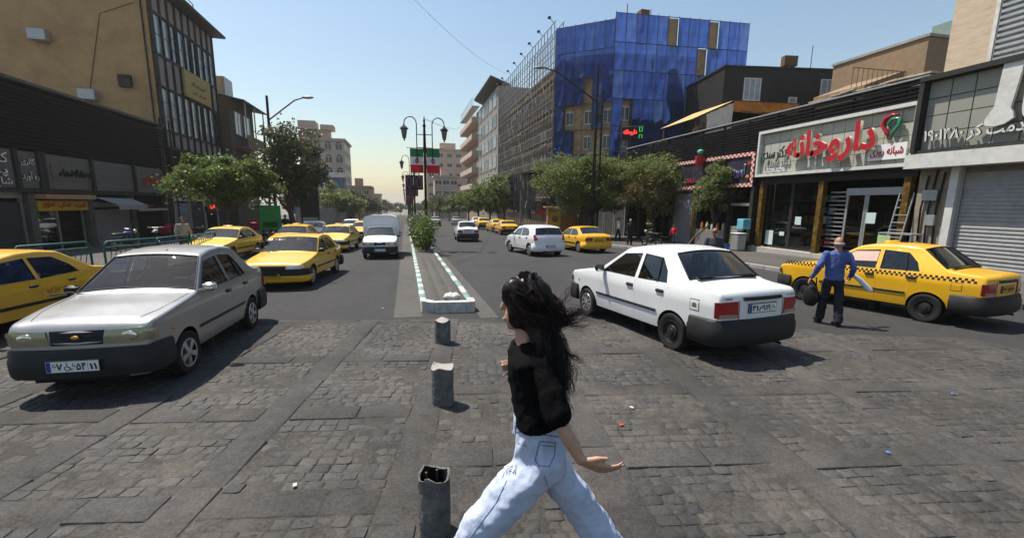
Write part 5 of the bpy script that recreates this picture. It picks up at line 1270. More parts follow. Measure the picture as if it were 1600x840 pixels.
        # ---- side rub strip
        if sp.get('strip'):
            z0_, z1_ = sp['strip']
            for sg in (1, -1):
                sb = MB(); x0_, x1_ = ax[1]+ra+.02, ax[0]-ra-.02
                k = 12; vs = []
                for i in range(k+1):
                    x = x0_+(x1_-x0_)*i/k; vs += [s.side(x, z0_, sg, .001), s.side(x, z0_+.008, sg, .014), s.side(x, z1_-.008, sg, .014), s.side(x, z1_, sg, .001)]
                sb.add(vs, [(i*4+j, i*4+4+j, i*4+5+j, i*4+1+j) if sg < 0 else (i*4+1+j, i*4+5+j, i*4+4+j, i*4+j) for i in range(k) for j in range(3)])
                sb.build('side_moulding', o.get('strip_mat', M_BLK), root, 40)
        # ---- underbody and wheel wells
        ub = MB(); ub.b2((xr+.25, -sp['W']+.2, za-.02), (xf-.25, sp['W']-.2, za+.12))
        for xc in ax:
            for sg in (1, -1):
                A_ = arch(xc); w0 = [s.side(x, z, sg, -.004) for x, z in A_]; w1 = [(x, sg*(sp['W']-.32), z) for x, z in A_]; k = len(A_)
                ub.add(w0+w1, [(i, i+1, k+i+1, k+i) for i in range(k-1)]); ub.add(w1, [tuple(range(k))])
        ub.build('underbody', M_DARK, root)
        # ---- wheels
        for wi, xc in enumerate(ax):
            for sg in (1, -1):
                steer = o.get('steer', 0) if wi == 0 else 0
                we = bpy.data.objects.new('wheel', None); COL.objects.link(we); we.parent = root; we.empty_display_size = .1
                we.location = (xc, sg*(sp['track']), sp['rw']); we.rotation_euler = (0, rnd.uniform(0, 6), steer) if False else (0, 0, steer)
                rim = o.get('rims', ('alloy', 'alloy'))[wi]; wm = wheel_meshes(sp['rw'], sp.get('wt', .165), rim, fine)
                for nm, me in wm:
                    c = place(nm, me, we); c.rotation_euler = (R(90 if sg < 0 else -90), o.get('spin', .4)+xc, 0)
        # ---- interior
        zf = .35
        ib = MB(); ib.b2((xr*.55, -sp['W']+.12, zf-.05), (xf*.42, sp['W']-.12, zf)); ib.build('cabin_floor', M_DARK, root)
        if o.get('inside', True):
            sx = sp.get('seatx', .0)
            for sg in (1, -1):
                st_ = MB(); st_.bbox((sx, sg*.34, .5), (.5, .46, .2), .06); st_.bbox((0, 0, .3), (.14, .46, .62), .06, M=T(sx-.27, sg*.34, .56, 0, 0, R(-16)))
                st_.bbox((0, 0, .73), (.09, .26, .2), .04, M=T(sx-.27, sg*.34, .54, 0, 0, R(-16))); st_.build('front_seat', M_INT, root, 40)
            if not o.get('norear'):
                rs = MB(); rs.bbox((sx-.95, 0, .5), (.45, 1.2, .2), .06); rs.bbox((0, 0, .28), (.14, 1.2, .56), .06, M=T(sx-1.2, 0, .56, 0, 0, R(-20))); rs.build('rear_seat', M_INT, root, 40)
                ps = MB(); ps.b2((sp['shelf'][0], -sp['W']+.2, sp['zb']-.06), (sp['shelf'][1], sp['W']-.2, sp['zb']-.03)); ps.build('parcel_shelf', M_INT, root)
            db = MB(); dx = sp['dash']; db.bbox((dx, 0, sp['zb']-.16), (.5, sp['W']*2-.26, .26), .05); db.build('dashboard', M_DASH, root, 40)
            sw = MB(); ring = [(.19*math.cos(t), .19*math.sin(t), 0) for t in [2*math.pi*k/20 for k in range(21)]]
            Ms = T(dx-.36, .34, sp['zb']-.07, 0, 0, R(-62)); sw.tube(ring, .016, 6, caps=False, M=Ms); sw.tube([(-.19, 0, 0), (.19, 0, 0)], .02, 6, M=Ms); sw.build('steering_wheel', M_DASH, root, 180)
        return root
WHEELS = {}
def wheel_meshes(r, w, rim, fine):
    key = (r, w, rim, fine)
    if key in WHEELS: return WHEELS[key]
    n = 28 if fine else 14; h = w/2; ri = r*.66
    t = MB(); t.lathe([(ri, -h*.8), (r*.82, -h), (r*.95, -h*.95), (r, -h*.7), (r, h*.7), (r*.95, h*.95), (r*.82, h), (ri, h*.8), (ri*.97, h*.5)], n, cap=False)
    out = [('tyre', t.mesh('tyre', M_RUB, 30))]
    b = MB()
    if rim == 'steel':
        b.lathe([(ri, h*.82), (ri*.93, h*.85), (ri*.9, h*.55), (ri*.62, h*.35), (ri*.5, h*.7), (ri*.3, h*.72), (ri*.26, h*.95), (0, h)], n, cap=False)
        mts = [M_STEEL, M_DARK]
        for k in range(8):
            a = 2*math.pi*k/8; b.lathe([(ri*.09, h*.46), (ri*.09, h*.5), (0, h*.5)], 6, 1, T(ri*.76*math.cos(a), ri*.76*math.sin(a), 0))
    else:
        mts = [M_ALLOY, M_STEEL]
        b.lathe([(ri*1.0, h*.8), (ri*.98, h*.9), (ri*.88, h*.86), (ri*.86, h*.3), (0, h*.3)], n, 0, cap=False)
        b.m = [0]*(2*n)+[1]*(len(b.f)-2*n)
        b.lathe([(ri*.27, h*.3), (ri*.26, h*.9), (ri*.15, h*1.0), (0, h*1.0)], n, 0, cap=False)
        ns = 5 if rim == 'alloy' else 9
        for k in range(ns):
            a = 2*math.pi*k/ns; w0, w1 = (ri*.13, ri*.21) if ns == 5 else (ri*.06, ri*.13)
            ca, sa = math.cos(a), math.sin(a)
            q = [(ri*.2, -w0), (ri*.9, -w1), (ri*.9, w1), (ri*.2, w0)]
            b.prism([(x*ca-y*sa, x*sa+y*ca) for x, y in q], h*.3, h*.88, 0)
    out.append(('rim', b.mesh('rim', mts, 35))); WHEELS[key] = out
    return out
def bumper(root, name, m, xa, xe, hw, r, z0, z1, bow=.06, th=.05, smooth=40, prof=None):
    """wrap-around bumper: xa = x at the wheel arch, xe = x at the end of the car"""
    sg = 1 if xe > 0 else -1; path = []
    for i in range(4): path.append((xa+(xe-sg*r-xa)*i/4, hw-.006*(i/4)))
    for i in range(7):
        a = R(90-15*i); path.append((xe-sg*r+sg*r*math.cos(a), hw-r+r*math.sin(a)))
    k = 8
    for i in range(1, k): y = (hw-r)*(1-2*i/k); path.append((xe+sg*bow*(1-(y/(hw-r))**2), y))
    path += [(x, -y) for x, y in reversed(path[:11])]
    prof = prof or [(-.06, z0), (th*.3, z0), (th*.8, z0+.04), (th, z0+.12), (th*1.02, z1-.125), (th*.72, z1-.1), (th*.6, z1-.03), (th*.2, z1-.008), (-.06, z1)]
    b = MB(); n = len(path); k = len(prof)
    for i, p in enumerate(path):
        d = Vector(path[min(n-1, i+1)])-Vector(path[max(0, i-1)]); d.normalize(); nn = Vector((-d.y, d.x))*(1 if sg > 0 else 1)
        c = Vector(p); 
        if nn.dot(Vector((sg*.3 if abs(p[1]) < hw*.9 else 0, p[1]))) < 0: nn = -nn
        for o_, z in prof: q = c+nn*o_; b.v.append((q.x, q.y, z))
    for i in range(n-1):
        for j in range(k-1): b.f.append((i*k+j, i*k+j+1, (i+1)*k+j+1, (i+1)*k+j)); b.m.append(0)
    b.f += [tuple(range(k)), tuple(range((n-1)*k, n*k))]; b.m += [0, 0]
    return b.build(name, m, root, smooth, weld=.0004)
def plate(root, s1, s2, x, z, end, yellow=False, tilt=0, w=.5, h=.112, wheelchair=False, y=0):
    sg = 1 if end == 'f' else -1
    pb = MB(); M_ = T(x, y, z, R(90) if sg > 0 else R(-90), R(tilt))
    pb.bbox((0, 0, 0), (w+.02, .012, h+.02), .004, 1); pb.b2((-w/2, -.0075, -h/2), (w/2, -.005, h/2), 0)
    pb.b2((-w/2+.003, -.0085, -h/2+.003), (-w/2+.045, -.007, h/2-.003), 2); pb.b2((w*.285, -.0085, -h/2+.004), (w*.29, -.007, h/2-.004), 1)
    o = pb.build('number_plate', [M_PLATY if yellow else M_PLATE, M_INK, M_PBLUE], root); o.matrix_local = M_
    dg = '۰۱۲۳۴۵۶۷۸۹'; a_, l_, c_ = s1[:2], s1[2], s1[3:]
    text(a_, 'plate_lettering', M_INK, o, T(-w*.29, -.009, 0), depth=.002, raw=True, bold=.015, fit=(w*.2, h*.68))
    text(c_, 'plate_lettering', M_INK, o, T(w*.12, -.009, 0), depth=.002, raw=True, bold=.015, fit=(w*.27, h*.68))
    text(s2, 'plate_lettering', M_INK, o, T(w*.395, -.009, -.006), depth=.002, raw=True, bold=.015, fit=(w*.14, h*.58))
    if wheelchair:
        k = MB(); q = h*.4; X_ = -w*.1
        k.tube([(X_+q*.75*math.cos(t)*.8, -.009, -q*.35+q*.6*math.sin(t)) for t in [math.pi*(.75+1.2*i/10) for i in range(11)]], .0045, 4); k.tube([(X_-q*.1, -.009, q*.55), (X_, -.009, -.1*q), (X_+q*.5, -.009, -.1*q), (X_+q*.8, -.009, -q*.75)], .0055, 4); k.ball((X_-q*.12, -.009, q*.85), (q*.16, .003, q*.16), 8, 6); k.build('plate_symbol', M_INK, o)
    else: text(l_, 'plate_lettering', M_INK, o, T(-w*.1, -.009, -.004), depth=.002, raw=True, bold=.01, fit=(w*.13, h*.6))
    return o
def mirror(c, x, z, m, sg_list=(1, -1), shell=None, w=.18):
    for sg in sg_list:
        b = MB(); y = c.w(x, z)*sg
        b.bbox((x, y+sg*.1, z+.05), (.09, w, .115), .03); b.tube([(x, y-sg*.01, z+.005), (x, y+sg*.05, z+.02)], .022, 6)
        o = b.build('wing_mirror', shell or m, c.root, 40)
        g_ = MB(); g_.box((x-.047, y+sg*.1, z+.05), (.004, w-.04, .085)); g_.build('mirror_glass', M_CHR, o)
def wipers(c, x, z, front=True):
    for y0 in (.05, -.5):
        b = MB(); b.tube([(x, y0, z), (x-.05, y0-.25, z+.035), (x-.02, y0-.5 if front else y0+.5, z+.012)], .008, 5); b.build('wiper', M_BLK, c.root)
# ---- body shapes: profile points are (x forward, z up, segment) from the front bumper over the roof to the rear bumper
PRIDE = dict(W=.775, xf=1.93, xr=-2.0, zb=.945, tum=.42, zs=.24, zw=.27, axle=(1.175, -1.17), arch=.325, rw=.272, track=.69, tf=.1, tr=.06,
    prof=[(1.86, .24, 'f'), (1.9, .45, 'f'), (1.89, .62, 'f'), (1.88, .765, 'f'), (1.835, .82, 'h'), (1.3, .905, 'h'), (.8, .965, 'w'), (.16, 1.4, 'r'), (-.15, 1.45, 'r'), (-.55, 1.465, 'r'), (-.93, 1.43, 'b'), (-1.42, 1.035, 't'), (-1.6, 1.005, 't'), (-1.92, .985, 'e'), (-1.975, .93, 'e'), (-1.98, .65, 'e'), (-1.97, .45, 'e'), (-1.92, .24, 'e')],
    doors=[[(.83, .3), (.83, .6), (.74, .945), (.19, 1.342), (-.27, 1.385), (-.29, .945), (-.29, .3)], [(-.3, .3), (-.3, .945), (-.28, 1.385), (-.78, 1.355), (-1.0, 1.15), (-1.08, .965), (-.86, .55), (-.82, .3)]],
    wins=[[(.66, .965), (.2, 1.3), (-.235, 1.34), (-.25, .965)], [(-.34, .965), (-.32, 1.343), (-.75, 1.315), (-.93, 1.14), (-1.0, .98)]],
    div=[(-.8, .955, -.72, 1.3)], handles=[(-.17, .83), (-.98+.08, .84)], strip=(.5, .545), shelf=(-1.3, -1.0), dash=.56, seatx=-.02)
P405 = dict(W=.845, xf=2.2, xr=-2.2, zb=.9, tum=.4, zs=.23, zw=.29, axle=(1.335, -1.335), arch=.345, rw=.295, track=.73, tf=.12, tr=.08, wt=.18,
    prof=[(2.08, .22, 'f'), (2.13, .42, 'f'), (2.13, .58, 'f'), (2.1, .66, 'f'), (2.04, .71, 'h'), (1.4, .82, 'h'), (.85, .9, 'w'), (.08, 1.325, 'r'), (-.25, 1.38, 'r'), (-.65, 1.39, 'r'), (-1.05, 1.35, 'b'), (-1.68, .99, 't'), (-1.9, .965, 't'), (-2.12, .945, 'e'), (-2.16, .88, 'e'), (-2.16, .6, 'e'), (-2.14, .45, 'e'), (-2.08, .23, 'e')],
    doors=[[(.92, .3), (.92, .6), (.8, .89), (.12, 1.27), (-.34, 1.315), (-.37, .9), (-.37, .3)], [(-.38, .3), (-.38, .9), (-.35, 1.315), (-.88, 1.29), (-1.25, 1.1), (-1.38, .94), (-1.05, .6), (-.95, .3)]],
    wins=[[(.72, .915), (.14, 1.232), (-.31, 1.275), (-.33, .915)], [(-.42, .915), (-.39, 1.275), (-.86, 1.255), (-1.15, 1.09), (-1.28, .945)]],
    handles=[(-.24, .8), (-1.05, .81)], strip=(.47, .53), shelf=(-1.5, -1.2), dash=.6, seatx=-.1)
SAND = dict(W=.87, xf=1.95, xr=-2.0, zb=.98, tum=.33, zs=.24, zw=.31, axle=(1.28, -1.3), arch=.36, rw=.31, track=.76, tf=.14, tr=.06, wt=.185,
    prof=[(1.86, .24, 'f'), (1.92, .5, 'f'), (1.88, .72, 'f'), (1.8, .82, 'h'), (1.2, .96, 'h'), (.95, 1.0, 'w'), (.25, 1.43, 'r'), (-.2, 1.5, 'r'), (-.8, 1.51, 'r'), (-1.45, 1.46, 'r'), (-1.62, 1.43, 'b'), (-1.86, 1.02, 'e'), (-1.93, .9, 'e'), (-1.98, .6, 'e'), (-1.97, .4, 'e'), (-1.92, .26, 'e')], rad={'b': .07, 'r': .08},
    doors=[[(.9, .34), (.9, .7), (.8, .98), (.3, 1.34), (-.3, 1.42), (-.33, .98), (-.33, .34)], [(-.34, .34), (-.34, .98), (-.31, 1.42), (-1.0, 1.4), (-1.28, 1.2), (-1.3, 1.0), (-1.0, .6), (-.92, .34)]],
    wins=[[(.72, 1.0), (.3, 1.3), (-.27, 1.375), (-.29, 1.0)], [(-.38, 1.0), (-.35, 1.375), (-.96, 1.355), (-1.2, 1.18), (-1.22, 1.02)]],
    handles=[(-.2, .88), (-1.05, .9)], strip=None, shelf=(-1.7, -1.35), dash=.68, seatx=0)
def slope_loc(x, y): return (x, y, gz(y))
def rz_of(hx, hy): return math.atan2(hy, hx)            # car points along local +X
def top_at(c, x, f):
    """point on the bonnet or boot lid at x, f = share of the half width"""
    P = [(p, i) for i, p in enumerate(c.prof) if p[2] in 'ht']; p, i = min(P, key=lambda q: abs(q[0][0]-x)); r = c.rad[i]; w = c.w(x, p[1]-r)-r
    return (p[0], w*f, p[1]+(.035 if p[2] == 'h' else .02)*(1-f*f)+.0012)
M_REFL = mat('lamp_reflector', (.34, .33, .27), .3, .6, var=.12, scale=5)
G_LENS = glass('lamp_cover', (.86, .86, .78), .03, 1.3)
def pride_front(c, m, badge=True, fine=True):
    r = c.root
    for sg in (1, -1):
        b = MB(); b.tube([top_at(c, x, sg*f) for x, f in ((1.76, .8), (1.5, .87), (1.2, .91), (.95, .93), (.86, .93))], .0035, 4); b.build('bonnet_seam', M_DARK, r)
    for sg in (1, -1):
        b = MB(); c.panel_face(b, [(sg*.26, .625), (sg*.64, .615), (sg*.735, .64), (sg*.73, .735), (sg*.62, .77), (sg*.3, .76)], 'f', .006); hl = b.build('headlight', M_REFL, r, 40)
        b = MB(); b.ball(c.face(sg*.5, .69, 'f', .004), (.012, .09, .05), 12, 8); b.build('reflector_bowl', M_CHR, hl, 180)
        b = MB(); c.panel_face(b, [(sg*.255, .62), (sg*.64, .61), (sg*.737, .637), (sg*.732, .738), (sg*.62, .774), (sg*.298, .764)], 'f', .02); b.build('lamp_cover', G_LENS, hl, 40)
    b = MB(); c.panel_face(b, [(-.25, .615), (.25, .615), (.26, .765), (-.26, .765)], 'f', .004); go = b.build('grille', M_BLK, r)
    fr_ = MB()
    x = c.px(.66, 'f')+.05
    ring = [(x-.012, .235, .64), (x-.03, .25, .74), (x-.008, 0, .75), (x-.03, -.25, .74), (x-.012, -.235, .64), (x+.01, 0, .63)]
    fr_.tube(ring+ring[:1], .012, 5, caps=False); fr_.build('grille_surround', m, go, 60)
    for z in (.67, .71):
        s_ = MB(); s_.tube([(x-.035, .22, z), (x+.005, 0, z), (x-.035, -.22, z)], .007, 5); s_.build('grille_slat', M_GREYP, go)
    if badge:
        e = MB(); e.ball((x+.015, 0, .695), (.012, .045, .022), 10, 6); e.build('badge', mat('badge_gold', (.5, .27, .1), .35, .7), go, 180)
    bumper(r, 'front_bumper', M_GREYP, 1.53, 1.92, .75, .2, .27, .58, .05, .038)
    b = MB(); b.b2((1.9, -.45, .23), (1.93, .45, .3)); b.build('air_intake', M_DARK, r)
def pride_rear(c, m):
    r = c.root
    for sg in (1, -1):
        b = MB(); c.panel_face(b, [(sg*.42, .64), (sg*.735, .64), (sg*.74, .85), (sg*.43, .86)], 'e', .012); lo = b.build('tail_light', M_RED, r, 40)
        b = MB(); c.panel_face(b, [(sg*.44, .645), (sg*.7, .645), (sg*.7, .69), (sg*.44, .69)], 'e', .016); b.build('reversing_lens', mat('smoky_lens', (.35, .22, .2), .15, var=.2, scale=20, coat=.8), lo, 40)
    b = MB(); c.panel_face(b, [(-.34, .865), (.34, .865), (.34, .91), (-.34, .91)], 'e', .03); b.build('boot_handle', M_BLK, r, 40)
    bumper(r, 'rear_bumper', M_BLK, -1.52, -2.0, .75, .17, .26, .62, .05, .055)
    b = MB()                                                         # boot lid seam
    b.tube([c.face(.4, .61, 'e', .002), c.face(.4, .86, 'e', .002), (-1.9, .46, .972)], .005, 4); b.build('boot_seam', M_DARK, r)
    b = MB(); b.tube([c.face(-.4, .61, 'e', .002), c.face(-.4, .86, 'e', .002), (-1.9, -.46, .972)], .005, 4); b.build('boot_seam', M_DARK, r)
    b = MB(); b.tube([(-1.75, -.4, .24), (-2.04, -.4, .22)], .02, 8); b.build('exhaust_pipe', M_STEEL, r, 40)
TILT = -math.atan(SLOPE)
def car_rot(root, head):                      # set heading (unit vector in plan) on the sloping street
    hx, hy = head; n = Vector((0, SLOPE, 1)).normalized(); f = Vector((hx, hy, -SLOPE*hy)).normalized(); l = n.cross(f)
    root.rotation_euler = Matrix(((f.x, l.x, n.x), (f.y, l.y, n.y), (f.z, l.z, n.z))).to_euler()
def put(root, x, y, ang):                     # ang: degrees from +Y (away from the camera) towards +X
    root.location = slope_loc(x, y); car_rot(root, (math.sin(R(ang)), math.cos(R(ang))))
# silver saloon, coming towards us on the left
c = Car(PRIDE)
c.build('silver_car', 'silver saloon with black bumpers and wheelchair plate driving towards us in the left foreground', None, (0, 0, 0), 0, P_SILVER, rims=('alloy', 'alloy'), steer=R(-4), strip_mat=M_GREYP)
pride_front(c, P_SILVER); pride_rear(c, P_SILVER)
plate(c.root, '۶۷x۶۵۴', '۱۱', 2.035, .42, 'f', wheelchair=True)
mirror(c, .63, .96, M_CHR, (1,), M_CHR); mirror(c, .63, .96, M_BLK, (-1,))
wipers(c, .84, .965)
b = MB(); b.ball((1.48, c.w(1.48, .66)+.003, .66), (.03, .012, .02), 8, 6); b.build('side_indicator', M_AMB, c.root, 180)
b = MB(); b.tube([(.12, .05, 1.41), (.02, .05, 1.46)], .01, 6); b.bbox((.13, .05, 1.412), (.06, .04, .02), .006); b.build('aerial', M_BLK, c.root)
b = MB(); b.bbox((.75, -.3, .93), (.12, .22, .04), .015); b.ball((.7, -.28, .97), (.1, .12, .05), 8, 6); b.build('dashboard_papers', mat('turquoise_paper', (.25, .55, .5), .7), c.root)
silver_root = c.root; put(c.root, -3.52, 7.55, 181); c.root.scale = (1, .965, 1.06)
# white saloon, driving away on the right
c = Car(PRIDE)
c.build('white_car', 'white saloon with black bumpers turning across the cobbles behind the woman', None, (0, 0, 0), 0, P_WHITE, rims=('cap', 'steel'), steer=R(-3), rear_glass=glass('green_rear_glass', (.42, .46, .42), .02, 1.4))
pride_front(c, P_WHITE); pride_rear(c, P_WHITE)
plate(c.root, '۴۱س۹۸۹', '۶۰', -2.03, .755, 'e', y=0)
mirror(c, .63, .96, M_BLK)
b = MB(); c.panel_side(b, [(-1.66, .69), (-1.52, .69), (-1.52, .83), (-1.66, .83)], 1, .003); fo = b.build('fuel_flap', P_WHITE, c.root)
b = MB(); c.panel_side(b, [(-1.67, .68), (-1.51, .68), (-1.51, .84), (-1.67, .84)], 1, .0015); b.build('flap_seam', M_GREYP, fo)
b = MB(); c.panel_side(b, [(-1.63, .73), (-1.55, .73), (-1.56, .79), (-1.62, .79)], 1, .0045); b.build('flap_sticker', mat('olive_print', (.12, .13, .04), .6), fo)
b = MB(); b.ball((1.5, c.w(1.5, .68)+.003, .68), (.02, .01, .03), 8, 6); b.build('side_indicator', M_AMB, c.root, 180)
for y in (.62, -.62): text('PRIDE' if y > 0 else '132', 'boot_badge', M_GREYP, c.root, T(*c.face(y*.93, .895, 'e', .006), R(-90)), depth=.003, raw=True, fit=(.13, .025))
white_root = c.root; put(c.root, 4.62, 7.3, -8.5)
# yellow saloon taxi with chequered band, right
def taxi_sign(root, x, z):
    b = MB(); b.bbox((x, 0, z+.045), (.13, .42, .07), .025); b.build('roof_sign', P_YELLOW, root, 40); b = MB(); b.bbox((x, 0, z+.005), (.1, .4, .03), .01); b.build('sign_base', M_BLK, root)
def checker(c, x0, x1, z0, rows_=2, sq=.042, cols=None):
    b = MB(); n = int((x1-x0)/sq)
    for i in range(n):
        for j in range(rows_):
            if (i+j) % 2: continue
            xa, za_ = x0+i*sq, z0+j*sq+.0*(xa if False else 0)
            for sg in (1, -1):
                q = [c.side(xa, za_, sg, .003), c.side(xa+sq, za_, sg, .003), c.side(xa+sq, za_+sq, sg, .003), c.side(xa, za_+sq, sg, .003)]
                b.add(q, [(0, 1, 2, 3) if sg < 0 else (3, 2, 1, 0)])
    b.build('chequered_band', M_INK, c.root, kind='stuff')
def taxi_plate(c, x, z, end, s1='۲۳ع۵۲۸', s2='۷۷'): plate(c.root, s1, s2, x, z, end, True)
c = Car(PRIDE)
c.build('taxi', 'yellow saloon taxi with black chequered band in front of the pharmacy on the right', 'yellow taxis', (0, 0, 0), 0, P_YELLOW, rims=('steel', 'steel'), side_glass=G_TINT)
pride_front(c, P_YELLOW); pride_rear(c, P_YELLOW); taxi_plate(c, -2.025, .735, 'e'); mirror(c, .63, .96, M_BLK); checker(c, -1.85, 1.75, .85); taxi_sign(c.root, -.15, 1.44)
b = MB(); c.panel_side(b, [(-1.66, .69), (-1.52, .69), (-1.52, .83), (-1.66, .83)], 1, .003); fo = b.build('fuel_flap', P_YELLOW, c.root); b = MB(); c.panel_side(b, [(-1.67, .68), (-1.51, .68), (-1.51, .84), (-1.67, .84)], 1, .0015); b.build('flap_seam', mat('dark_yellow_seam', (.2, .1, .01), .6), fo)
b = MB(); c.panel_side(b, [(.55, 1.06), (.25, 1.275), (-.23, 1.31), (-.24, 1.1)], 1, -.002); b.build('sun_blind', mat('pink_cloth', (.6, .42, .36), .9), c.root)
taxi_r = c.root; put(c.root, 10.66, 7.85, -11); c.root.scale = (1.03,)*3
def p405_parts(c, m, low=False, body_bumper=False, plate_f=None, plate_e=None):
    r = c.root
    for sg in (1, -1):
        b = MB(); c.panel_face(b, [(sg*.36, .55), (sg*.72, .56), (sg*.8, .6), (sg*.78, .665), (sg*.4, .66)], 'f', .01); b.build('headlight', M_LENSC, r, 40)
        b = MB(); c.panel_face(b, [(sg*.42, .66), (sg*.79, .66), (sg*.79, .82), (sg*.42, .83)], 'e', .01); b.build('tail_light', M_RED, r, 40)
    b = MB(); c.panel_face(b, [(-.34, .55), (.34, .55), (.36, .65), (-.36, .65)], 'f', .006); g = b.build('grille', M_BLK, r)
    bm = m if body_bumper else None
    bumper(r, 'front_bumper', m, 1.72, 2.17, .86, .26, .22, .5, .07, .05); bumper(r, 'rear_bumper', m if body_bumper else M_BLK, -1.72, -2.16, .85, .24, .25, .58, .05, .05)
    if not body_bumper: bumper(r, 'bumper_strip', M_BLK, 1.72, 2.2, .875, .27, .46, .535, .075, .05)
    b = MB(); b.b2((2.12, -.6, .2), (2.2, .6, .33)); b.build('air_intake', M_DARK, r)
    if plate_f: plate(r, *plate_f, 2.31, .4, 'f', True)
    if plate_e: plate(r, *plate_e, -2.22, .73, 'e', True)
    mirror(c, .7, .93, M_BLK)
def taxi405(label, x, y, ang, fine=.06, doors=True, m=P_YELLOW, sign=True, bb=False, pf=('۷۳ت۱۸۵', '۴۴'), pe=None, scale=1.):
    c = Car(P405, fine); c.build('taxi', label, 'yellow taxis', (0, 0, 0), 0, m, doors=doors, rims=('cap', 'cap'), norear=False); p405_parts(c, m, body_bumper=bb, plate_f=pf, plate_e=pe)
    if sign: taxi_sign(c.root, -.3, 1.385)
    if doors: wipers(c, .88, .93)
    put(c.root, x, y, ang); c.root.scale = (scale,)*3; return c
c = taxi405('yellow taxi cut by the left edge of the picture beside the silver saloon', -7.2, 9.1, 185, sign=False); taxi_l = c.root
b = MB(); kx, kz = -.62, .64
b.tube([c.side(kx+.045*math.cos(t), kz+.035+.045*math.sin(t), 1, .002) for t in [2*math.pi*i/14 for i in range(15)]], .0045, 4)
for q in (1, -1):
    b.tube([c.side(kx+q*.05, kz+.05, 1, .002), c.side(kx+q*.16, kz+.06, 1, .002), c.side(kx+q*.1, kz-.005, 1, .002), c.side(kx, kz-.05, 1, .002)], .0045, 4); b.tube([c.side(kx+q*.05, kz+.02, 1, .002), c.side(kx+q*.12, kz+.03, 1, .002)], .0045, 4)
b.tube([c.side(kx-.16, kz-.08, 1, .002), c.side(kx+.16, kz-.08, 1, .002)], .004, 4); b.build('door_crest', mat('brown_crest_print', (.2, .09, .015), .6), c.root, kind='stuff')
taxi_b = taxi405('yellow taxi coming towards us left of the white van', -3.34, 15.1, 186, sign=False).root
taxi405('yellow taxi parked at the left kerb behind the silver saloon roof', -8.0, 22.6, 184, .1, m=P_YELLOW2)
taxi405('yellow taxi behind the oncoming one, beside the green poster', -6.0, 26.8, 184, .1)
taxi405('yellow taxi directly left of the white van, second in its lane', -3.75, 26.6, 185, .1, m=P_YELLOW2)
taxi405('farthest oncoming yellow taxi, half hidden by the white van', -3.3, 37, 183, .14, False, sign=False)
# white van: small pick-up front with a box body
c = Car(PRIDE, .07); r = c.build('white_van', 'small white van with a box body coming towards us beside the median', None, (0, 0, 0), 0, P_WHITE, rims=('steel', 'steel'), cat='van'); pride_front(c, P_WHITE, False); plate(r, '۵۵ن۸۱۳', '۲۲', 2.045, .42, 'f'); mirror(c, .63, .96, M_BLK)
b = MB(); sec = [(-.83, .55), (.83, .55), (.83, 1.72), (.74, 1.9), (.45, 1.98), (-.45, 1.98), (-.74, 1.9), (-.83, 1.72)]
n = len(sec); vs = [(.05+(.0 if z < 1.4 else -.12*(z-1.4)), y, z) for y, z in sec]+[(-2.15, y, z) for y, z in sec]
b.add(vs, [tuple(range(n)), tuple(range(2*n-1, n-1, -1))]+[(i, n+i, n+(i+1) % n, (i+1) % n) for i in range(n)]); b.build('box_body', mat('white_box_panel', (.74, .74, .73), .45, var=.06, stain=.15), r, 30)
wipers(c, .84, .965); van_root = r; put(r, -1.2, 22.6, 179.5)
def plain_car(name, label, x, y, ang, spec, m, fine=.14, rear=True, cat='car', group=None, bump=None, sign=False, scale=1., doors=False):
    c = Car(spec, fine); c.build(name, label, group, (0, 0, 0), 0, m, doors=doors, rims=('cap', 'cap'), cat=cat)
    if spec is PRIDE: pride_front(c, m, False); pride_rear(c, m); plate(c.root, '۳۲ب۴۵۱', '۱۰', -2.025, .735, 'e')
    elif spec is P405: p405_parts(c, m, body_bumper=True if bump is None else bump, plate_f=('۷۳ت۱۸۵', '۴۴') if m is P_YELLOW else None)
    if spec is not P405: mirror(c, .63, 1.0 if spec is SAND else .96, M_BLK)
    if sign: taxi_sign(c.root, -.3, 1.385)
    put(c.root, x, y, ang); c.root.scale = (scale,)*3; return c
plain_car('white_saloon', 'white saloon driving away just right of the median, left of the white hatchback', 4.45, 34.0, 2, PRIDE, P_WHITE, .09)
c = plain_car('white_hatchback', 'white hatchback with red tail lights driving away on the right', 6.55, 22.6, -9, SAND, P_WHITE, .07, doors=True)
for sg in (1, -1):
    b = MB(); c.panel_face(b, [(sg*.66, .82), (sg*.84, .78), (sg*.83, 1.05), (sg*.76, 1.08), (sg*.7, .95)], 'e', .012); b.build('tail_light', M_RED, c.root, 40)
bumper(c.root, 'rear_bumper', P_WHITE, -1.7, -1.99, .885, .25, .27, .62, .05, .04); bumper(c.root, 'front_bumper', P_WHITE, 1.68, 1.93, .88, .3, .25, .6, .06, .04); plate(c.root, '۱۷د۸۲۴', '۸۸', -2.09, .52, 'e')
b = MB(); b.tube([(-1.82, .05, 1.07), (-1.84, -.4, 1.1)], .012, 5); b.build('rear_wiper', M_BLK, c.root); b = MB(); b.ball((-2.0, 0, .9), (.01, .03, .04), 8, 6); b.build('badge', M_CHR, c.root); b = MB(); b.b2((-2.05, -.4, .2), (-1.95, .4, .3)); b.build('rear_valance', M_BLK, c.root)
c = plain_car('taxi', 'yellow saloon taxi with smooth bumpers driving away beside the white hatchback', 9.85, 24.2, -6, P405, P_YELLOW, .07, group='yellow taxis', doors=True); plate(c.root, '۲۸ت۶۴۱', '۵۵', -2.22, .7, 'e', True)
plain_car('taxi', 'yellow taxi parked at the right kerb, nearest of the parked row', 9.7, 43.5, 1, P405, P_YELLOW, .14, group='yellow taxis', bump=False)
plain_car('taxi', 'yellow taxi parked at the right kerb, second of the row', 10.0, 49.8, -2, P405, P_YELLOW, .14, group='yellow taxis', bump=False, sign=True)
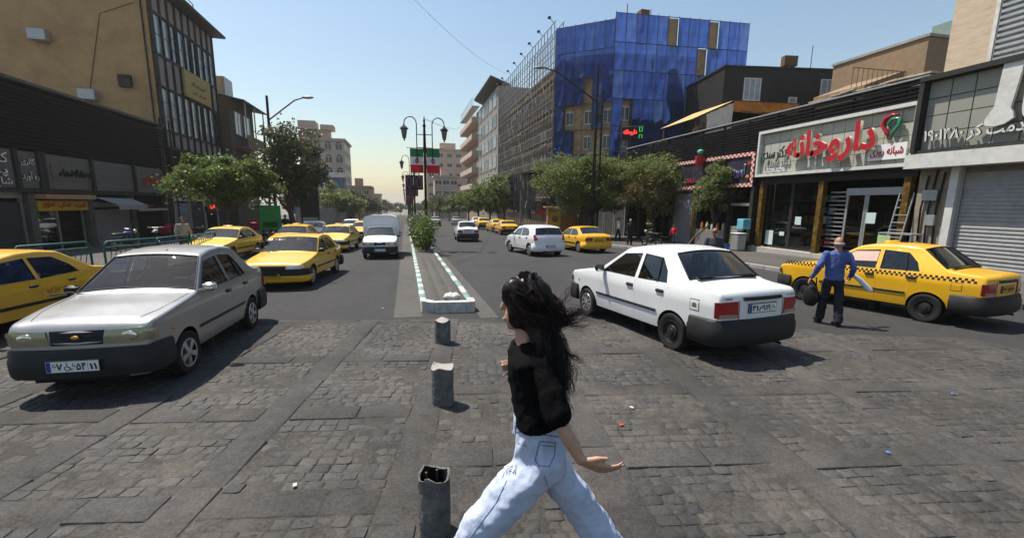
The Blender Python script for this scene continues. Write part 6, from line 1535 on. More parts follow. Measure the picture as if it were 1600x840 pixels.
plain_car('taxi', 'yellow taxi parked at the right kerb, third of the row', 9.7, 57.5, 0, PRIDE, P_YELLOW, .14, group='yellow taxis')
plain_car('grey_saloon', 'dark grey saloon far ahead just right of the median', 4.6, 72, 2, PRIDE, P_SILVER); plain_car('silver_saloon', 'silver saloon far ahead in the second lane on the right', 8.6, 78, 3, P405, P_SILVER)
plain_car('white_saloon', 'white saloon parked beyond the row of taxis on the right', 10.2, 66, 0, PRIDE, P_WHITE)
plain_car('silver_saloon', 'silver saloon beyond the left taxis in front of the hoarding', -6.8, 36, 178, P405, P_SILVER); plain_car('white_saloon', 'white saloon far behind the van on the left carriageway', -1.6, 48, 180, PRIDE, P_WHITE)
plain_car('grey_saloon', 'grey saloon farthest away on the left carriageway', -2.2, 66, 180, PRIDE, P_SILVER); plain_car('white_saloon', 'white saloon half hidden behind the farthest oncoming taxi', -5.2, 46, 178, P405, P_WHITE)
# ------------------------------------------------------------------ people
def skinmat(name, col): return mat(name, col, .5, var=.1, scale=14, spec=.4)
SK = skinmat('skin', (.42, .24, .16)); SKT = skinmat('tanned_skin', (.3, .145, .085))
HAIRB = mat('black_hair', (.012, .009, .008), .38, var=.4, scale=40); HAIRR = mat('auburn_hair', (.055, .02, .01), .35, var=.4, scale=40)
HAIRG = mat('grey_hair', (.3, .28, .26), .7, var=.3, scale=40)
SHOE = mat('black_leather', (.015, .014, .014), .4, var=.2)
def lerp(a, b, t): return tuple(x+(y-x)*t for x, y in zip(a, b))
class Flesh:
    """overlapping tapered volumes fused into one continuous surface"""
    def __init__(s): s.b = MB()
    def limb(s, pts):                                   # pts: (x, y, z, r)
        for a, c in zip(pts, pts[1:]):
            L = (Vector(a[:3])-Vector(c[:3])).length; k = max(2, int(L/max(.006, .45*min(a[3], c[3]))))
            for i in range(k+1):
                q = lerp(a, c, i/k); s.b.ball(q[:3], q[3], 10, 7)
        return s
    def loft(s, keys, fwd, n=7):                        # keys: (x, y, z, r_forward, r_side, r_up)
        a = math.atan2(fwd[1], fwd[0])
        for p, q in zip(keys, keys[1:]):
            for i in range(n+1):
                k = lerp(p, q, i/n); s.b.ball((0, 0, 0), (k[3], k[4], k[5]), 14, 9, 0, T(k[0], k[1], k[2], a))
        return s
    def ball(s, c, r, a=0): s.b.ball((0, 0, 0), r, 14, 9, 0, T(c[0], c[1], c[2], a)); return s
    def mesh(s, name, m, voxel=.012, it=6, folds=0., fscale=9., seed=0):
        me = s.b.mesh(name, m); o = bpy.data.objects.new('tmp', me)
        r = o.modifiers.new('r', 'REMESH'); r.mode = 'VOXEL'; r.voxel_size = voxel; r.use_smooth_shade = True
        k = o.modifiers.new('s', 'SMOOTH'); k.factor = .5; k.iterations = it
        out = solve(o); bpy.data.objects.remove(o)
        out.name = name; out.materials.clear(); out.materials.append(m)
        if folds:
            nrm = [v.normal.copy() for v in out.vertices]
            for v, n_ in zip(out.vertices, nrm):
                p = v.co*fscale; f = mnoise.ridged_multi_fractal(Vector((p.x+seed, p.y, p.z*.7)), 1., 2., 3, 1., 2.)
                v.co += n_*(f-1.0)*folds
        out.polygons.foreach_set('use_smooth', [True]*len(out.polygons)); out.update()
        return out
def hand(fl, wrist, tip, up_, size=1., curl=.25, side=1):
    """palm, four unequal bent fingers and a thumb leaving the side of the palm"""
    w = Vector(wrist); d = (Vector(tip)-w).normalized(); u = Vector(up_); u = (u-d*u.dot(d)).normalized(); n_ = d.cross(u)*side
    k = w+d*.085*size
    for t in (-.03, -.01, .012, .032):
        fl.limb([(*(w+d*.012*size+u*t*.6*size), .015*size), (*(k+u*t*size), .0125*size)])
    for t, L in ((-.033, .058), (-.011, .074), (.012, .08), (.034, .07)):
        a = k+u*t*size; b_ = a+d*L*.45*size+n_*curl*.012*size; c = b_+d*L*.33*size+n_*curl*.03*size; e = c+d*L*.25*size+n_*curl*.04*size
        fl.limb([(*a, .0098*size), (*b_, .009*size), (*c, .0083*size), (*e, .007*size)])
    t0 = w+d*.025*size+u*.025*size; t1 = t0+d*.03*size+u*.022*size+n_*.012; t2 = t1+d*.035*size+u*.006*size+n_*.012
    fl.limb([(*t0, .014*size), (*t1, .0115*size), (*t2, .009*size)])
# ---- the woman crossing in the foreground
wr = thing('person', 'woman in black top and pale blue jeans striding left with long hair blowing', 'person', (.55, 1.75, gz(1.75)))
WF = Vector((-.93, .36, 0)).normalized(); WA = math.atan2(WF.y, WF.x); WLt = Vector((-WF.y, WF.x, 0))   # forward, left (towards us)
def WP(c, f=0, l=0, u=0): p = Vector(c)+WF*f+WLt*l; return (p.x, p.y, p.z+u)
hc = Vector((.512, 1.865, 1.685))
fl = Flesh()
fl.ball(hc+Vector((0, 0, .015)), (.098, .078, .112), WA); fl.ball(Vector(WP(hc, .025, 0, -.06)), (.072, .062, .07), WA)
fl.ball(Vector(WP(hc, .06, 0, -.108)), (.026, .028, .022), WA)                                   # chin
fl.limb([(*WP(hc, .095, 0, .01), .011), (*WP(hc, .108, 0, -.03), .0115)]); fl.ball(Vector(WP(hc, .092, 0, .032)), (.02, .05, .012), WA)
for l in (-.032, .032): fl.ball(Vector(WP(hc, .05, l, -.03)), (.032, .03, .03), WA)
fl.limb([(*WP(hc, .092, -.02, -.075), .009), (*WP(hc, .095, .02, -.075), .009)])                 # lips
for l in (-.08, .08): fl.ball(Vector(WP(hc, -.005, l, -.01)), (.022, .012, .032), WA)
fl.limb([(*WP(hc, -.01, 0, -.09), .052), (.507, 1.835, 1.47, .056)])
fl.loft([(.507, 1.835, 1.42, .06, .09, .04), (.52, 1.8, 1.3, .09, .13, .06), (.54, 1.765, 1.15, .08, .11, .06)], WF)
shL, elL, wrL = (.555, 1.715, 1.41, .032), (.588, 1.59, 1.24, .031), (.664, 1.53, 1.098, .023)
fl.limb([shL, elL, (.617, 1.563, 1.185, .032), wrL]); hand(fl, wrL[:3], (.79, 1.475, 1.055), (0, -.55, .6), 1.0, .5, -1)
shR, elR, wrR = (.5, 1.92, 1.4, .04), (.52, 2.0, 1.24, .036), (.46, 1.93, 1.345, .025)
fl.limb([shR, elR, wrR]); hand(fl, (.48, 1.925, 1.35), (.452, 1.8, 1.42), (-.2, 0, 1), .85, .9, 1)
place('body', fl.mesh('body', SK, .0065, 4), wr)
for l in (-.031, .031):
    b = MB(); b.ball((0, 0, 0), (.008, .014, .008), 8, 6, 0, T(*WP(hc, .083, l, .012), WA)); b.build('eye', M_INK, wr, 180)
# top
fl = Flesh()
fl.loft([(.507, 1.832, 1.475, .07, .075, .03), (.51, 1.83, 1.435, .085, .15, .05), (.52, 1.812, 1.36, .092, .14, .06), (.53, 1.79, 1.28, .096, .135, .06), (.542, 1.765, 1.2, .1, .138, .04), (.547, 1.757, 1.168, .104, .142, .02)], WF, 9)
fl.limb([(.55, 1.72, 1.43, .055), (.57, 1.65, 1.34, .06), (.582, 1.61, 1.27, .063)]); fl.limb([(.5, 1.92, 1.42, .052), (.51, 1.96, 1.34, .055), (.51, 1.98, 1.28, .05)])
fl.limb([(.552, 1.72, 1.44, .056), (.53, 1.785, 1.468, .06), (.507, 1.85, 1.475, .06), (.5, 1.9, 1.455, .056)]); fl.limb([(.555, 1.80, 1.5, .026), (.51, 1.78, 1.5, .026), (.47, 1.82, 1.475, .026), (.455, 1.86, 1.46, .026)])           # collar
M_TOP = mat('black_crepe', (.005, .005, .0055), .9, var=.25, scale=6, spec=.08)
place('shirt', fl.mesh('shirt', M_TOP, .008, 3, .008, 9, 2), wr)
# jeans
DEN = mat('pale_denim', (.46, .52, .66), .85, var=.12, scale=9, bump=.35, bscale=300)
fl = Flesh()
hpL, hpR = Vector((.565, 1.69, 1.0)), Vector((.575, 1.83, 1.0))
fl.loft([(.54, 1.765, 1.2, .095, .118, .03), (.548, 1.76, 1.12, .108, .135, .05), (.562, 1.755, 1.03, .122, .155, .06), (.57, 1.755, .97, .11, .15, .06)], WF, 9)
fl.limb([(*hpL, .104), (.43, 1.70, .88, .1), (.285, 1.70, .74, .09), (.18, 1.70, .45, .1), (.06, 1.70, .12, .11)])
fl.limb([(*hpR, .096), (.66, 1.80, .86, .09), (.76, 1.79, .72, .084), (.93, 1.76, .44, .09), (1.08, 1.74, .2, .1)])
jm = fl.mesh('jeans', DEN, .009, 3, .013, 9, 5); jo = place('jeans', jm, wr)
inv = Matrix.Translation(wr.location).inverted()
from mathutils.bvhtree import BVHTree
bv = BVHTree.FromPolygons([v.co.copy() for v in jm.vertices], [tuple(p.vertices) for p in jm.polygons])
STI = mat('denim_stitch', (.13, .17, .27), .9, var=.2)
def on_jeans(x, y):                                   # nearest cloth point seen along a direction from the camera
    d = (fw+rt*((x-800)/F_PX)-up*((y-CY)/F_PX)).normalized(); h = bv.ray_cast(Vector((0, 0, CAM_H)), d)
    return h[0]+h[1]*.0012 if h[0] is not None else None
def stitch(px, r_=.0016, name='seam', m=STI):
    pts = []
    for a, c in zip(px, px[1:]):
        k = max(1, int(math.hypot(c[0]-a[0], c[1]-a[1])/6))
        for i in range(k): q = on_jeans(a[0]+(c[0]-a[0])*i/k, a[1]+(c[1]-a[1])*i/k); pts += [q] if q is not None else []
    q = on_jeans(*px[-1]); pts += [q] if q is not None else []
    if len(pts) > 1: b = MB(); b.tube(pts, r_, 5); b.build(name, m, wr)
stitch([(843, 689), (868, 691), (866, 712), (858, 728), (842, 727), (836, 718), (843, 689)], .002, 'back_pocket'); stitch([(844, 695), (867, 697)], .0018, 'pocket_hem')
stitch([(800, 672), (830, 676), (873, 682)], .0022, 'waistband'); stitch([(792, 750), (775, 785), (745, 825), (735, 840)]); stitch([(806, 664), (805, 690), (822, 696)], .002, 'front_pocket'); stitch([(850, 742), (862, 775), (880, 810), (898, 838)])
fr_ = mat('frayed_cotton', (.75, .74, .72), .9, var=.05)
b = MB(); r_ = random.Random(4)
for k in range(26):
    q = on_jeans(790+r_.uniform(-12, 16), 728+r_.uniform(-6, 8))
    if q is None: continue
    e = q+Vector((r_.uniform(-.03, .01), r_.uniform(-.02, .0), r_.uniform(-.015, .012))); b.tube([q, (q+e)/2+Vector((0, 0, .004)), e], .0022, 4)
b.build('frayed_tear', fr_, wr)
for k, (p, a) in enumerate((((.06, 1.70, 0), WA), ((1.1, 1.735, .03), WA))):
    b = MB(); b.bbox((.06, 0, .045), (.27, .095, .09), .03); b.bbox((.06, 0, .005), (.28, .1, .03), .008); sh = b.build('shoe', mat('white_trainer', (.6, .6, .58), .6), wr, 40); sh.location = p; sh.rotation_euler = (0, R(28) if k else 0, a)
# hair
fl = Flesh()
fl.ball(Vector(WP(hc, -.015, 0, .03)), (.104, .088, .1), WA); fl.ball(Vector(WP(hc, -.045, .0, -.02)), (.09, .086, .1), WA); fl.ball(Vector(WP(hc, .045, .04, .045)), (.06, .05, .07), WA); fl.ball(Vector(WP(hc, .02, .065, -.03)), (.055, .03, .08), WA)
fl.limb([(*WP(hc, -.06, .02, -.06), .085), (.56, 1.78, 1.55, .056), (.582, 1.73, 1.46, .042), (.605, 1.695, 1.39, .026), (.625, 1.675, 1.33, .01)])
ho = place('hair', fl.mesh('hair', HAIRB, .008, 3, .006, 22, 1), wr)
def strands(guides, seed, m, n, spread, rad, wav, name='hair_strands'):
    """fine strands following clumped guide paths"""
    r_ = random.Random(seed); b = MB(); N_ = 15
    for g_ in guides:
        ph, fq, L0 = r_.uniform(0, 6.28), r_.uniform(3.5, 6.5), r_.uniform(.75, 1.08)
        for k in range(n):
            o_ = Vector((r_.gauss(0, 1), r_.gauss(0, 1), r_.gauss(0, 1)))*spread; L = L0*r_.uniform(.82, 1.03); pts = []; rs = []; p2 = ph+r_.gauss(0, .35)
            for i in range(N_+1):
                s = i/N_; t = min(len(g_)-1.001, s*L*(len(g_)-1)); j = int(t); u = t-j
                a, c = Vector(g_[j]), Vector(g_[j+1]); pv = Vector(g_[max(0, j-1)]); nx = Vector(g_[min(len(g_)-1, j+2)])
                p = .5*((2*a)+(c-pv)*u+(2*pv-5*a+4*c-nx)*u*u+(3*a-pv-3*c+nx)*u**3)
                wv = wav*s; pts.append(p+o_*(.35+1.3*s)+Vector((math.sin(p2+fq*s*2.4)*wv, math.cos(p2+fq*s*2.)*wv*.7, math.sin(p2*1.7+fq*s*2.6)*wv*.6))); rs.append(rad*(1-.8*s)+.0003)
            b.tube(pts, rs, 3, caps=False)
    b.build(name, m, ho, 180, kind='stuff')
rg = random.Random(9); back, blow, front = [], [], []
for k in range(64):                      # long hair falling down the back
    a = rg.uniform(-2.2, 2.6); e = rg.uniform(.15, 1.3); d = Vector((math.cos(a)*math.cos(e), math.sin(a)*math.cos(e), math.sin(e)))
    p0 = Vector(WP(hc, -.012+d.x*.112*.9, d.y*.097, .035+d.z*.105)); q = rg.gauss(0, 1); v = rg.gauss(0, 1)
    lf_ = max(-1, min(1, d.y+.35)); p1 = Vector(WP(hc, -.075+.04*q, .075*lf_, -.05))
    back.append([p0, p0.lerp(p1, .5)+Vector((d.x*0, 0, .02))+WLt*.02*lf_, p1, (.572+.022*q, 1.75+.028*v, 1.5+.02*q), (.6+.02*q, 1.705+.024*v, 1.41), (.628+.02*q, 1.675+.02*v, 1.3+.04*v)])
for k in range(16):                      # swept across the ear by the wind
    z = rg.uniform(-.06, .08); back_ = rg.uniform(.0, .12)
    blow.append([WP(hc, .075-.03*abs(z)*8*.3, .045, .06+z*.5), WP(hc, .045, .088, -.005+z*.6), WP(hc, -.04, .1, -.06+z*.4), WP(hc, -.12, .075, -.075+z*.5), (.67+back_*.4, 1.79, 1.615+z*.5), (.7+back_, 1.775, 1.63+z*.6)])
strands(back, 1, HAIRB, 30, .0085, .0013, .017); strands(back[::4], 5, HAIRR, 7, .009, .0012, .022); strands(blow, 2, HAIRB, 14, .005, .0014, .012); strands(blow[::2], 3, HAIRR, 10, .005, .0012, .016)
fly = [[WP(hc, -.08, .06, -.02), (.64, 1.79, 1.64), (.7, 1.78, 1.66), (.76, 1.77, 1.645), (.8, 1.76, 1.655)], [WP(hc, -.08, .05, -.05), (.65, 1.78, 1.6), (.72, 1.76, 1.595), (.83, 1.74, 1.62)], [WP(hc, -.07, .05, .0), (.62, 1.8, 1.68), (.66, 1.8, 1.7), (.69, 1.8, 1.74)], [(.59, 1.74, 1.54), (.66, 1.71, 1.49), (.7, 1.7, 1.465), (.77, 1.69, 1.462)], [(.6, 1.73, 1.5), (.665, 1.7, 1.43), (.7, 1.69, 1.37)]]
strands(fly, 4, HAIRR, 11, .006, .0011, .022); strands(fly, 8, HAIRB, 12, .008, .0011, .026)
adopt(wr)
for o in wr.children:
    pass
# ---- other people
CLO = {}
def cloth(c, rough=.8): return mat('cloth_%d_%d_%d' % tuple(int(x*1000) for x in c), c, rough, var=.15, scale=6, bump=.1)
def person(label, x, y, ang, h=1.72, top=(.1, .1, .1), bottom=(.03, .03, .035), hair=HAIRB, skin=SKT, stride=.18, arms=None, vox=.02, base=.13, group=None, long=False, head_only=False, sit=False, bald=False):
    """standing or walking figure facing ang (degrees from +Y towards +X)"""
    root = thing('person', label, 'person', (x, y, gz(y)+base), R(90-ang), group); s = h/1.75
    F = (1, 0); fl = Flesh(); V = lambda *a: tuple(k*s for k in a)
    arms = arms or {1: ((-.06, .27, 1.13), (.02, .28, .88)), -1: ((.06, -.27, 1.13), (.12, -.26, .9))}
    fl.ball(Vector(V(.01, 0, 1.635)), V(.095, .075, .115)); fl.ball(Vector(V(.035, 0, 1.57)), V(.065, .058, .06)); fl.limb([V(.098, 0, 1.64, .012), V(.112, 0, 1.6, .014)])
    for sd in (1, -1): fl.ball(Vector(V(0, sd*.078, 1.62)), V(.02, .012, .032))
    fl.limb([V(0, 0, 1.54, .055), V(-.015, 0, 1.44, .06)])
    fl.loft([V(-.01, 0, 1.42, .08, .15, .05), V(0, 0, 1.25, .095, .145, .06), V(0, 0, 1.0, .09, .14, .06)], F, 5)
    for sd in (1, -1):
        e, w_ = arms[sd]; fl.limb([V(-.01, sd*.19, 1.42, .045), V(*e, .035), V(*w_, .024)]); hand(fl, V(*w_), tuple(s*(a+(a-b_)*.6) for a, b_ in zip(w_, e)), (1, 0, 0), s*1.05, .6, sd)
        k = stride*sd
        fl.limb([V(0, sd*.09, .92, .075), V(k*.55, sd*.1, .5, .05), V(k-.03*(k < 0), sd*.1, .09, .035), V(k+.1, sd*.11, .045, .03)])
    place('body', fl.mesh('body', skin, vox*.55 if vox < .02 else vox*.7, 3), root)
    fl = Flesh(); fl.loft([V(-.015, 0, 1.46, .07, .1, .03), V(-.015, 0, 1.41, .1, .185, .05), V(0, 0, 1.25, .13, .18, .06), V(0, 0, 1.05, .12, .17, .06), V(0, 0, .92 if not long else .3, .13 if not long else .2, .175 if not long else .24, .04)], F, 7)
    for sd in (1, -1):
        e, w_ = arms[sd]; fl.limb([V(-.01, sd*.185, 1.41, .068), V(*e, .062), V(*lerp(e, w_, .88), .047)])
    place('shirt', fl.mesh('shirt', cloth(top), vox, 3, .014 if vox < .02 else 0, 7, int(x*3)), root)
    fl = Flesh(); fl.loft([V(0, 0, 1.0, .105, .15, .04), V(0, 0, .9, .125, .168, .06), V(0, 0, .84, .1, .15, .05)], F, 5)
    for sd in (1, -1): k = stride*sd; fl.limb([V(0, sd*.095, .88, .092), V(k*.55, sd*.1, .5, .082), V(k-.02, sd*.1, .12, .08)])
    place('trousers', fl.mesh('trousers', cloth(bottom), vox, 3, .012 if vox < .02 else 0, 8, int(x*5)), root)
    for sd in (1, -1):
        k = stride*sd; b = MB(); b.bbox((0, 0, 0), V(.27, .095, .08), .025*s); o = b.build('shoe', SHOE, root, 40); o.location = V(k+.06, sd*.105, .04)
    fl = Flesh()
    if bald: fl.limb([V(-.01, .076, 1.62, .016), V(-.06, .06, 1.615, .03), V(-.075, 0, 1.61, .04), V(-.06, -.06, 1.615, .03), V(-.01, -.076, 1.62, .016)])
    else: fl.ball(Vector(V(-.012, 0, 1.665)), V(.104, .086, .098)); fl.ball(Vector(V(-.045, 0, 1.61)), V(.07, .078, .075))
    place('hair', fl.mesh('hair', hair, .016, 2), root)
    return root
man = person('balding man in a blue shirt and dark trousers seen from behind near the taxi', 8.02, 6.75, 28, 1.71, (.075, .105, .28), (.022, .022, .028), HAIRG, skinmat('sunburnt_skin', (.36, .17, .105)), .16,
       {1: ((-.04, .3, 1.16), (.06, .37, .92)), -1: ((-.1, -.28, 1.15), (.08, -.31, .98))}, .014, -.0, bald=True)
bg_ = thing('handbag', 'black bag hanging from the left hand of the man in the blue shirt', 'bag', (7.83, 7.03, gz(7)))
b = MB(); b.ball((0, 0, .52), (.085, .17, .22), 16, 12); b.v = [(x, y, max(.33, z)) for x, y, z in b.v]; b.build('bag_body', SHOE, bg_, 40); b = MB(); b.tube([(0, -.1, .72), (0, -.08, .9), (0, .08, .9), (0, .1, .72)], .012, 6); b.build('strap', SHOE, bg_, 60)
b = MB(); b.tube([(0, 0, 0), (.12, -.06, -.1), (.3, -.14, -.3)], [.035, .045, .05], 10); b.build('paper_roll', mat('white_paper', (.75, .76, .8), .8, var=.03), None, 60, loc=(8.43, 6.72, gz(6.7)+.98), label='rolled white papers in the right hand of the man in the blue shirt', cat='paper')
bm2 = person('bald man with sunglasses whose head shows above the roof of the white saloon', 8.9, 11.4, 215, 1.72, (.05, .05, .06), (.03, .03, .03), HAIRG, SKT, .1, base=0, bald=True)
b = MB(); b.bbox((.095, 0, 1.62), (.03, .15, .035), .01); b.build('sunglasses', SHOE, bm2)
person('man in a white shirt standing at the shops behind the right yellow saloon taxi', 15.2, 30.0, 120, 1.72, (.6, .6, .62), (.03, .03, .04))
person('person in a long dark coat and grey scarf on the right pavement', 14.0, 26.0, 200, 1.66, (.02, .02, .02), (.02, .02, .02), HAIRG, SKT, .1, long=True)
person('man in a blue shirt standing by the left street light', -8.9, 33.4, 150, 1.75, (.1, .14, .25), (.03, .03, .035))
person('man in black beside the man in blue at the left street light', -8.2, 33.9, 200, 1.76, (.02, .02, .022), (.025, .025, .03))
person('man in a dark cap walking behind the silver saloon on the left', -9.2, 21.5, 150, 1.72, (.28, .25, .22), (.04, .04, .05), mat('dark_cap', (.02, .02, .022), .7))
person('small figure in red by the closed shutter of the snack shop', 17.3, 26.2, 250, 1.3, (.5, .03, .04), (.03, .03, .1))
drv = person('driver of the white saloon resting an arm in the window', 0, 0, 0, 1.55, (.03, .035, .06), (.03, .03, .03), HAIRB, SK, .0, {1: ((.12, .27, 1.12), (.32, .22, 1.22)), -1: ((.1, -.2, 1.15), (.35, -.1, 1.2))})
drv.parent = None
# ------------------------------------------------------------------ street furniture
def tri_bollard(label, x, y, r, h, seed, hollow=False):
    rr_ = random.Random(seed); root = thing('bollard', label, 'bollard', (x, y, gz(y)), rr_.uniform(0, 6), 'broken concrete bollards in line with the median')
    m = mat('flaking_bollard_paint', (.13, .13, .125), .85, var=.5, scale=7, stain=.85, bump=.7, bscale=30); n = 22; b = MB(); k = 9
    for j in range(k+1):
        for i in range(n):
            a = 2*math.pi*i/n; zt = h*(1-(.0 if j < k else .09*abs(math.sin(a*1.5+seed))+rr_.uniform(0, .03)))
            q = r*(1+.035*mnoise.noise(Vector((math.cos(a)*2, math.sin(a)*2, j*.6+seed)))-(.02 if j == 0 else 0)); b.v.append((q*math.cos(a), q*math.sin(a), h*j/k if j < k else zt))
    for j in range(k):
        for i in range(n): b.f.append((j*n+i, j*n+(i+1) % n, (j+1)*n+(i+1) % n, (j+1)*n+i)); b.m.append(0)
    tr_ = k*n
    if hollow:
        o = len(b.v)
        for i in range(n): v = b.v[tr_+i]; b.v.append((v[0]*.86, v[1]*.86, v[2]-.004))
        for i in range(n): v = b.v[tr_+i]; b.v.append((v[0]*.82, v[1]*.82, h*.35))
        for q in range(2):
            s0 = tr_ if q == 0 else o
            for i in range(n): b.f.append((s0+i, s0+(i+1) % n, o+q*n+(i+1) % n, o+q*n+i)); b.m.append(1 if q else 0)
        b.f.append(tuple(range(o+n, o+2*n))); b.m.append(1)
    else: b.f.append(tuple(range(tr_, tr_+n))); b.m.append(2)
    b.build('shell', [m, M_DARK, M_KGR], root, 50)
    if hollow:
        bb = MB()
        for a in (.4, 1.6, 2.9): bb.tube([(r*.6*math.cos(a), r*.6*math.sin(a), h*.3), (r*.62*math.cos(a), r*.62*math.sin(a), h*.9)], .009, 5)
        bb.build('reinforcing_bars', M_RUST, root)
    return root
tri_bollard('hollow broken concrete bollard in the foreground beside the woman', .13, 2.68, .105, .46, 1, True)
tri_bollard('second broken bollard, middle of the three in line with the median', .345, 4.7, .122, .47, 2)
tri_bollard('farthest broken bollard just in front of the median end', .53, 7.05, .13, .42, 3)
b = MB(); r_ = random.Random(3)
b.ball((0, 0, .06), (.19, .12, .09), 14, 10); b.v = [(x*(1+.25*mnoise.noise(Vector((x*20, y*20, z*20)))), y*(1+.3*mnoise.noise(Vector((y*25, x*25, 4)))), max(.0, z*(1+.4*mnoise.noise(Vector((x*18, y*18, 9)))))) for x, y, z in b.v]
b.build('plastic_bag', mat('white_plastic_bag', (.62, .6, .55), .5, var=.2, scale=12, bump=.5, bscale=30), None, 60, loc=(.95, 9.75, gz(9.75)+.19), label='crumpled white plastic bag on the end of the median', cat='bag')
# lamp posts on the median
M_IRON = mat('black_cast_iron', (.014, .014, .015), .45, .4, var=.2, scale=5)
M_LANT = mat('lantern_glass', (.12, .12, .11), .2, .0, var=.2, coat=.5)
fl_g, fl_w, fl_r = mat('flag_green', (.03, .17, .07), .8, var=.1), mat('flag_white', (.62, .6, .57), .8, var=.08), mat('flag_red', (.5, .02, .03), .8, var=.1)
bn = mat('navy_banner', (.015, .018, .045), .8, var=.2); bnr = mat('crimson_print', (.2, .012, .03), .8)
NTH = ('nearest', 'second', 'third', 'fourth', 'fifth', 'sixth', 'seventh', 'eighth', 'ninth', 'tenth')
def lantern_mesh():
    b = MB(); b.lathe([(.02, -.62), (.05, -.56), (.03, -.52), (.1, -.46), (.17, -.02), (.22, 0), (.24, .03), (.12, .14), (.05, .2), (.02, .3)], 6, 0); b.m = [1 if 3*6 <= i < 4*6 else 0 for i in range(len(b.f))]
    return b.mesh('lantern', [M_IRON, M_LANT])
LM = lantern_mesh()
def flag(parent, x, z0, w, h, kind):
    n = 8; vs = []
    for i in range(n+1):
        for j in range(10): vs.append((x+w*i/n, .05*math.sin(i*.9+j*.35)*(.3+i/n), z0+h*j/9))
    fs = [(i*10+j, (i+1)*10+j, (i+1)*10+j+1, i*10+j+1) for i in range(n) for j in range(9)]; b = MB(); b.v, b.f = vs, fs
    if kind == 0:
        b.m = [(2 if (q % 9) < 3 else 1 if (q % 9) < 6 else 0) for q in range(len(fs))]; o = b.build('flag', [fl_g, fl_w, fl_r], parent, 180)
        e = MB(); c = (x+w/2, z0+h*.5)
        for t in (-1, 1):
            e.tube([(c[0]+t*.02, -.07, c[1]-.13), (c[0]+t*.09, -.07, c[1]-.06), (c[0]+t*.1, -.07, c[1]+.05), (c[0]+t*.05, -.07, c[1]+.12)], .014, 5); e.tube([(c[0]+t*.02, -.07, c[1]-.1), (c[0]+t*.05, -.07, c[1]-.02), (c[0]+t*.03, -.07, c[1]+.07)], .014, 5)
        e.tube([(c[0], -.07, c[1]-.16), (c[0], -.07, c[1]+.15)], .013, 5); e.build('flag_emblem', fl_r, o)
    else:
        b.m = [0]*len(fs); o = b.build('banner', bn, parent, 180); e = MB(); cx, cz = x+w/2, z0+h/2
        e.tube([(cx, -.07, cz-h*.38), (cx+w*.3, -.07, cz-h*.25), (cx+w*.3, -.07, cz+h*.25), (cx, -.07, cz+h*.38), (cx-w*.3, -.07, cz+h*.25), (cx-w*.3, -.07, cz-h*.25), (cx, -.07, cz-h*.38)], .02, 4); e.build('banner_border', M_ALU, o)
        e = MB()
        for k in range(5): e.b2((cx-w*.2, -.075, cz-h*.25+k*h*.1), (cx+w*.2, -.06, cz-h*.25+k*h*.1+h*.06))
        e.build('banner_print', bnr, o)
def lamp(y, k):
    r = thing('lamp_post', '%s double lantern lamp post of the row along the median' % NTH[k] if k < 10 else '', 'lamp post', (1.12 if k == 0 else .85, y, gz(y)+.17), 0, 'lantern posts along the median')
    b = MB(); b.lathe([(.22, -.1), (.22, .15), (.16, .2), (.15, .7), (.1, .8), (.085, 2.2), (.075, 2.25), (.07, 5.2), (.085, 5.25), (.06, 6.55), (.1, 6.6), (.04, 6.75), (.06, 6.85), (.005, 7.15)], 10); b.build('post', M_IRON, r, 40)
    for sg in (-1, 1):
        b = MB(); pts = [(sg*.42, 0, 4.95), (sg*.42, 0, 6.7)]+[(sg*(.42+.33*(1-math.cos(t))), 0, 6.7+.36*math.sin(t)) for t in [math.pi*q/8 for q in range(1, 9)]]
        b.tube(pts, .03, 6); b.lathe([(.005, -.25), (.06, -.1), (.03, 0), (.05, .1)], 8, 0, T(sg*.42, 0, 4.95)); b.build('arm', M_IRON, r, 60)
        o = place('lantern', LM, r, (sg*1.08, 0, 6.4)); b = MB()
    for z in (5.45, 6.15): b = MB(); b.tube([(-.42, 0, z), (.42, 0, z)], .022, 6); b.build('crossbar', M_IRON, r)
    kd = 0 if k % 3 == 0 or k == 3 else 1
    if k < 8:
        z0 = 4.1 if kd == 0 else 4.0; hh = 1.3
        for sg in (-1, 1):
            flag(r, .08 if sg > 0 else -.8, z0, .72, hh, kd)
            b = MB(); b.tube([(sg*.05, 0, z0+hh+.03), (sg*1.0, 0, z0+hh+.03)], .015, 5); b.build('flag_rod', M_IRON, r)
    return r
for k in range(10): lamp(25.7+17*k, k)
def street_light(label, x, y, h, arm, hh, second, kids):
    r = thing('street_light', label, 'street light', (x, y, gz(y)+.1)); b = MB(); b.tube([(0, 0, -.1), (0, 0, h)], [.13, .085], 10); b.build('pole', M_IRON, r, 40)
    b = MB(); b.tube([(second[0], second[1], -.1), (second[0], second[1], second[2])], .075, 8); b.build('side_pole', M_IRON, r, 40)
    for z in (second[2]-.3, second[2]-1.6): b = MB(); b.tube([(0, 0, z), (second[0], second[1], z)], .04, 6); b.build('clamp', M_IRON, r)
    b = MB(); b.tube([(0, 0, hh), (arm[0]*.75, arm[1]*.75, hh+(arm[2]-hh)*.88), (arm[0], arm[1], arm[2])], [.05, .045, .04], 8); b.build('arm', M_IRON, r, 40)
    d = Vector((arm[0], arm[1], 0)).normalized(); b = MB(); M_ = T(arm[0]+d.x*.3, arm[1]+d.y*.3, arm[2]+.02, math.atan2(d.y, d.x)); b.ball((0, 0, 0), (.45, .17, .1), 14, 8, 0, M_); b.build('lamp_head', mat('lamp_head_grey', (.25, .25, .25), .45, .3), r, 180)
    return r
street_light('tall black street light with one long arm on the left pavement', -9.6, 37.2, 10.3, (2.6, -.6, 10.2), 8.6, (-.35, -.1, 8.2), 0)
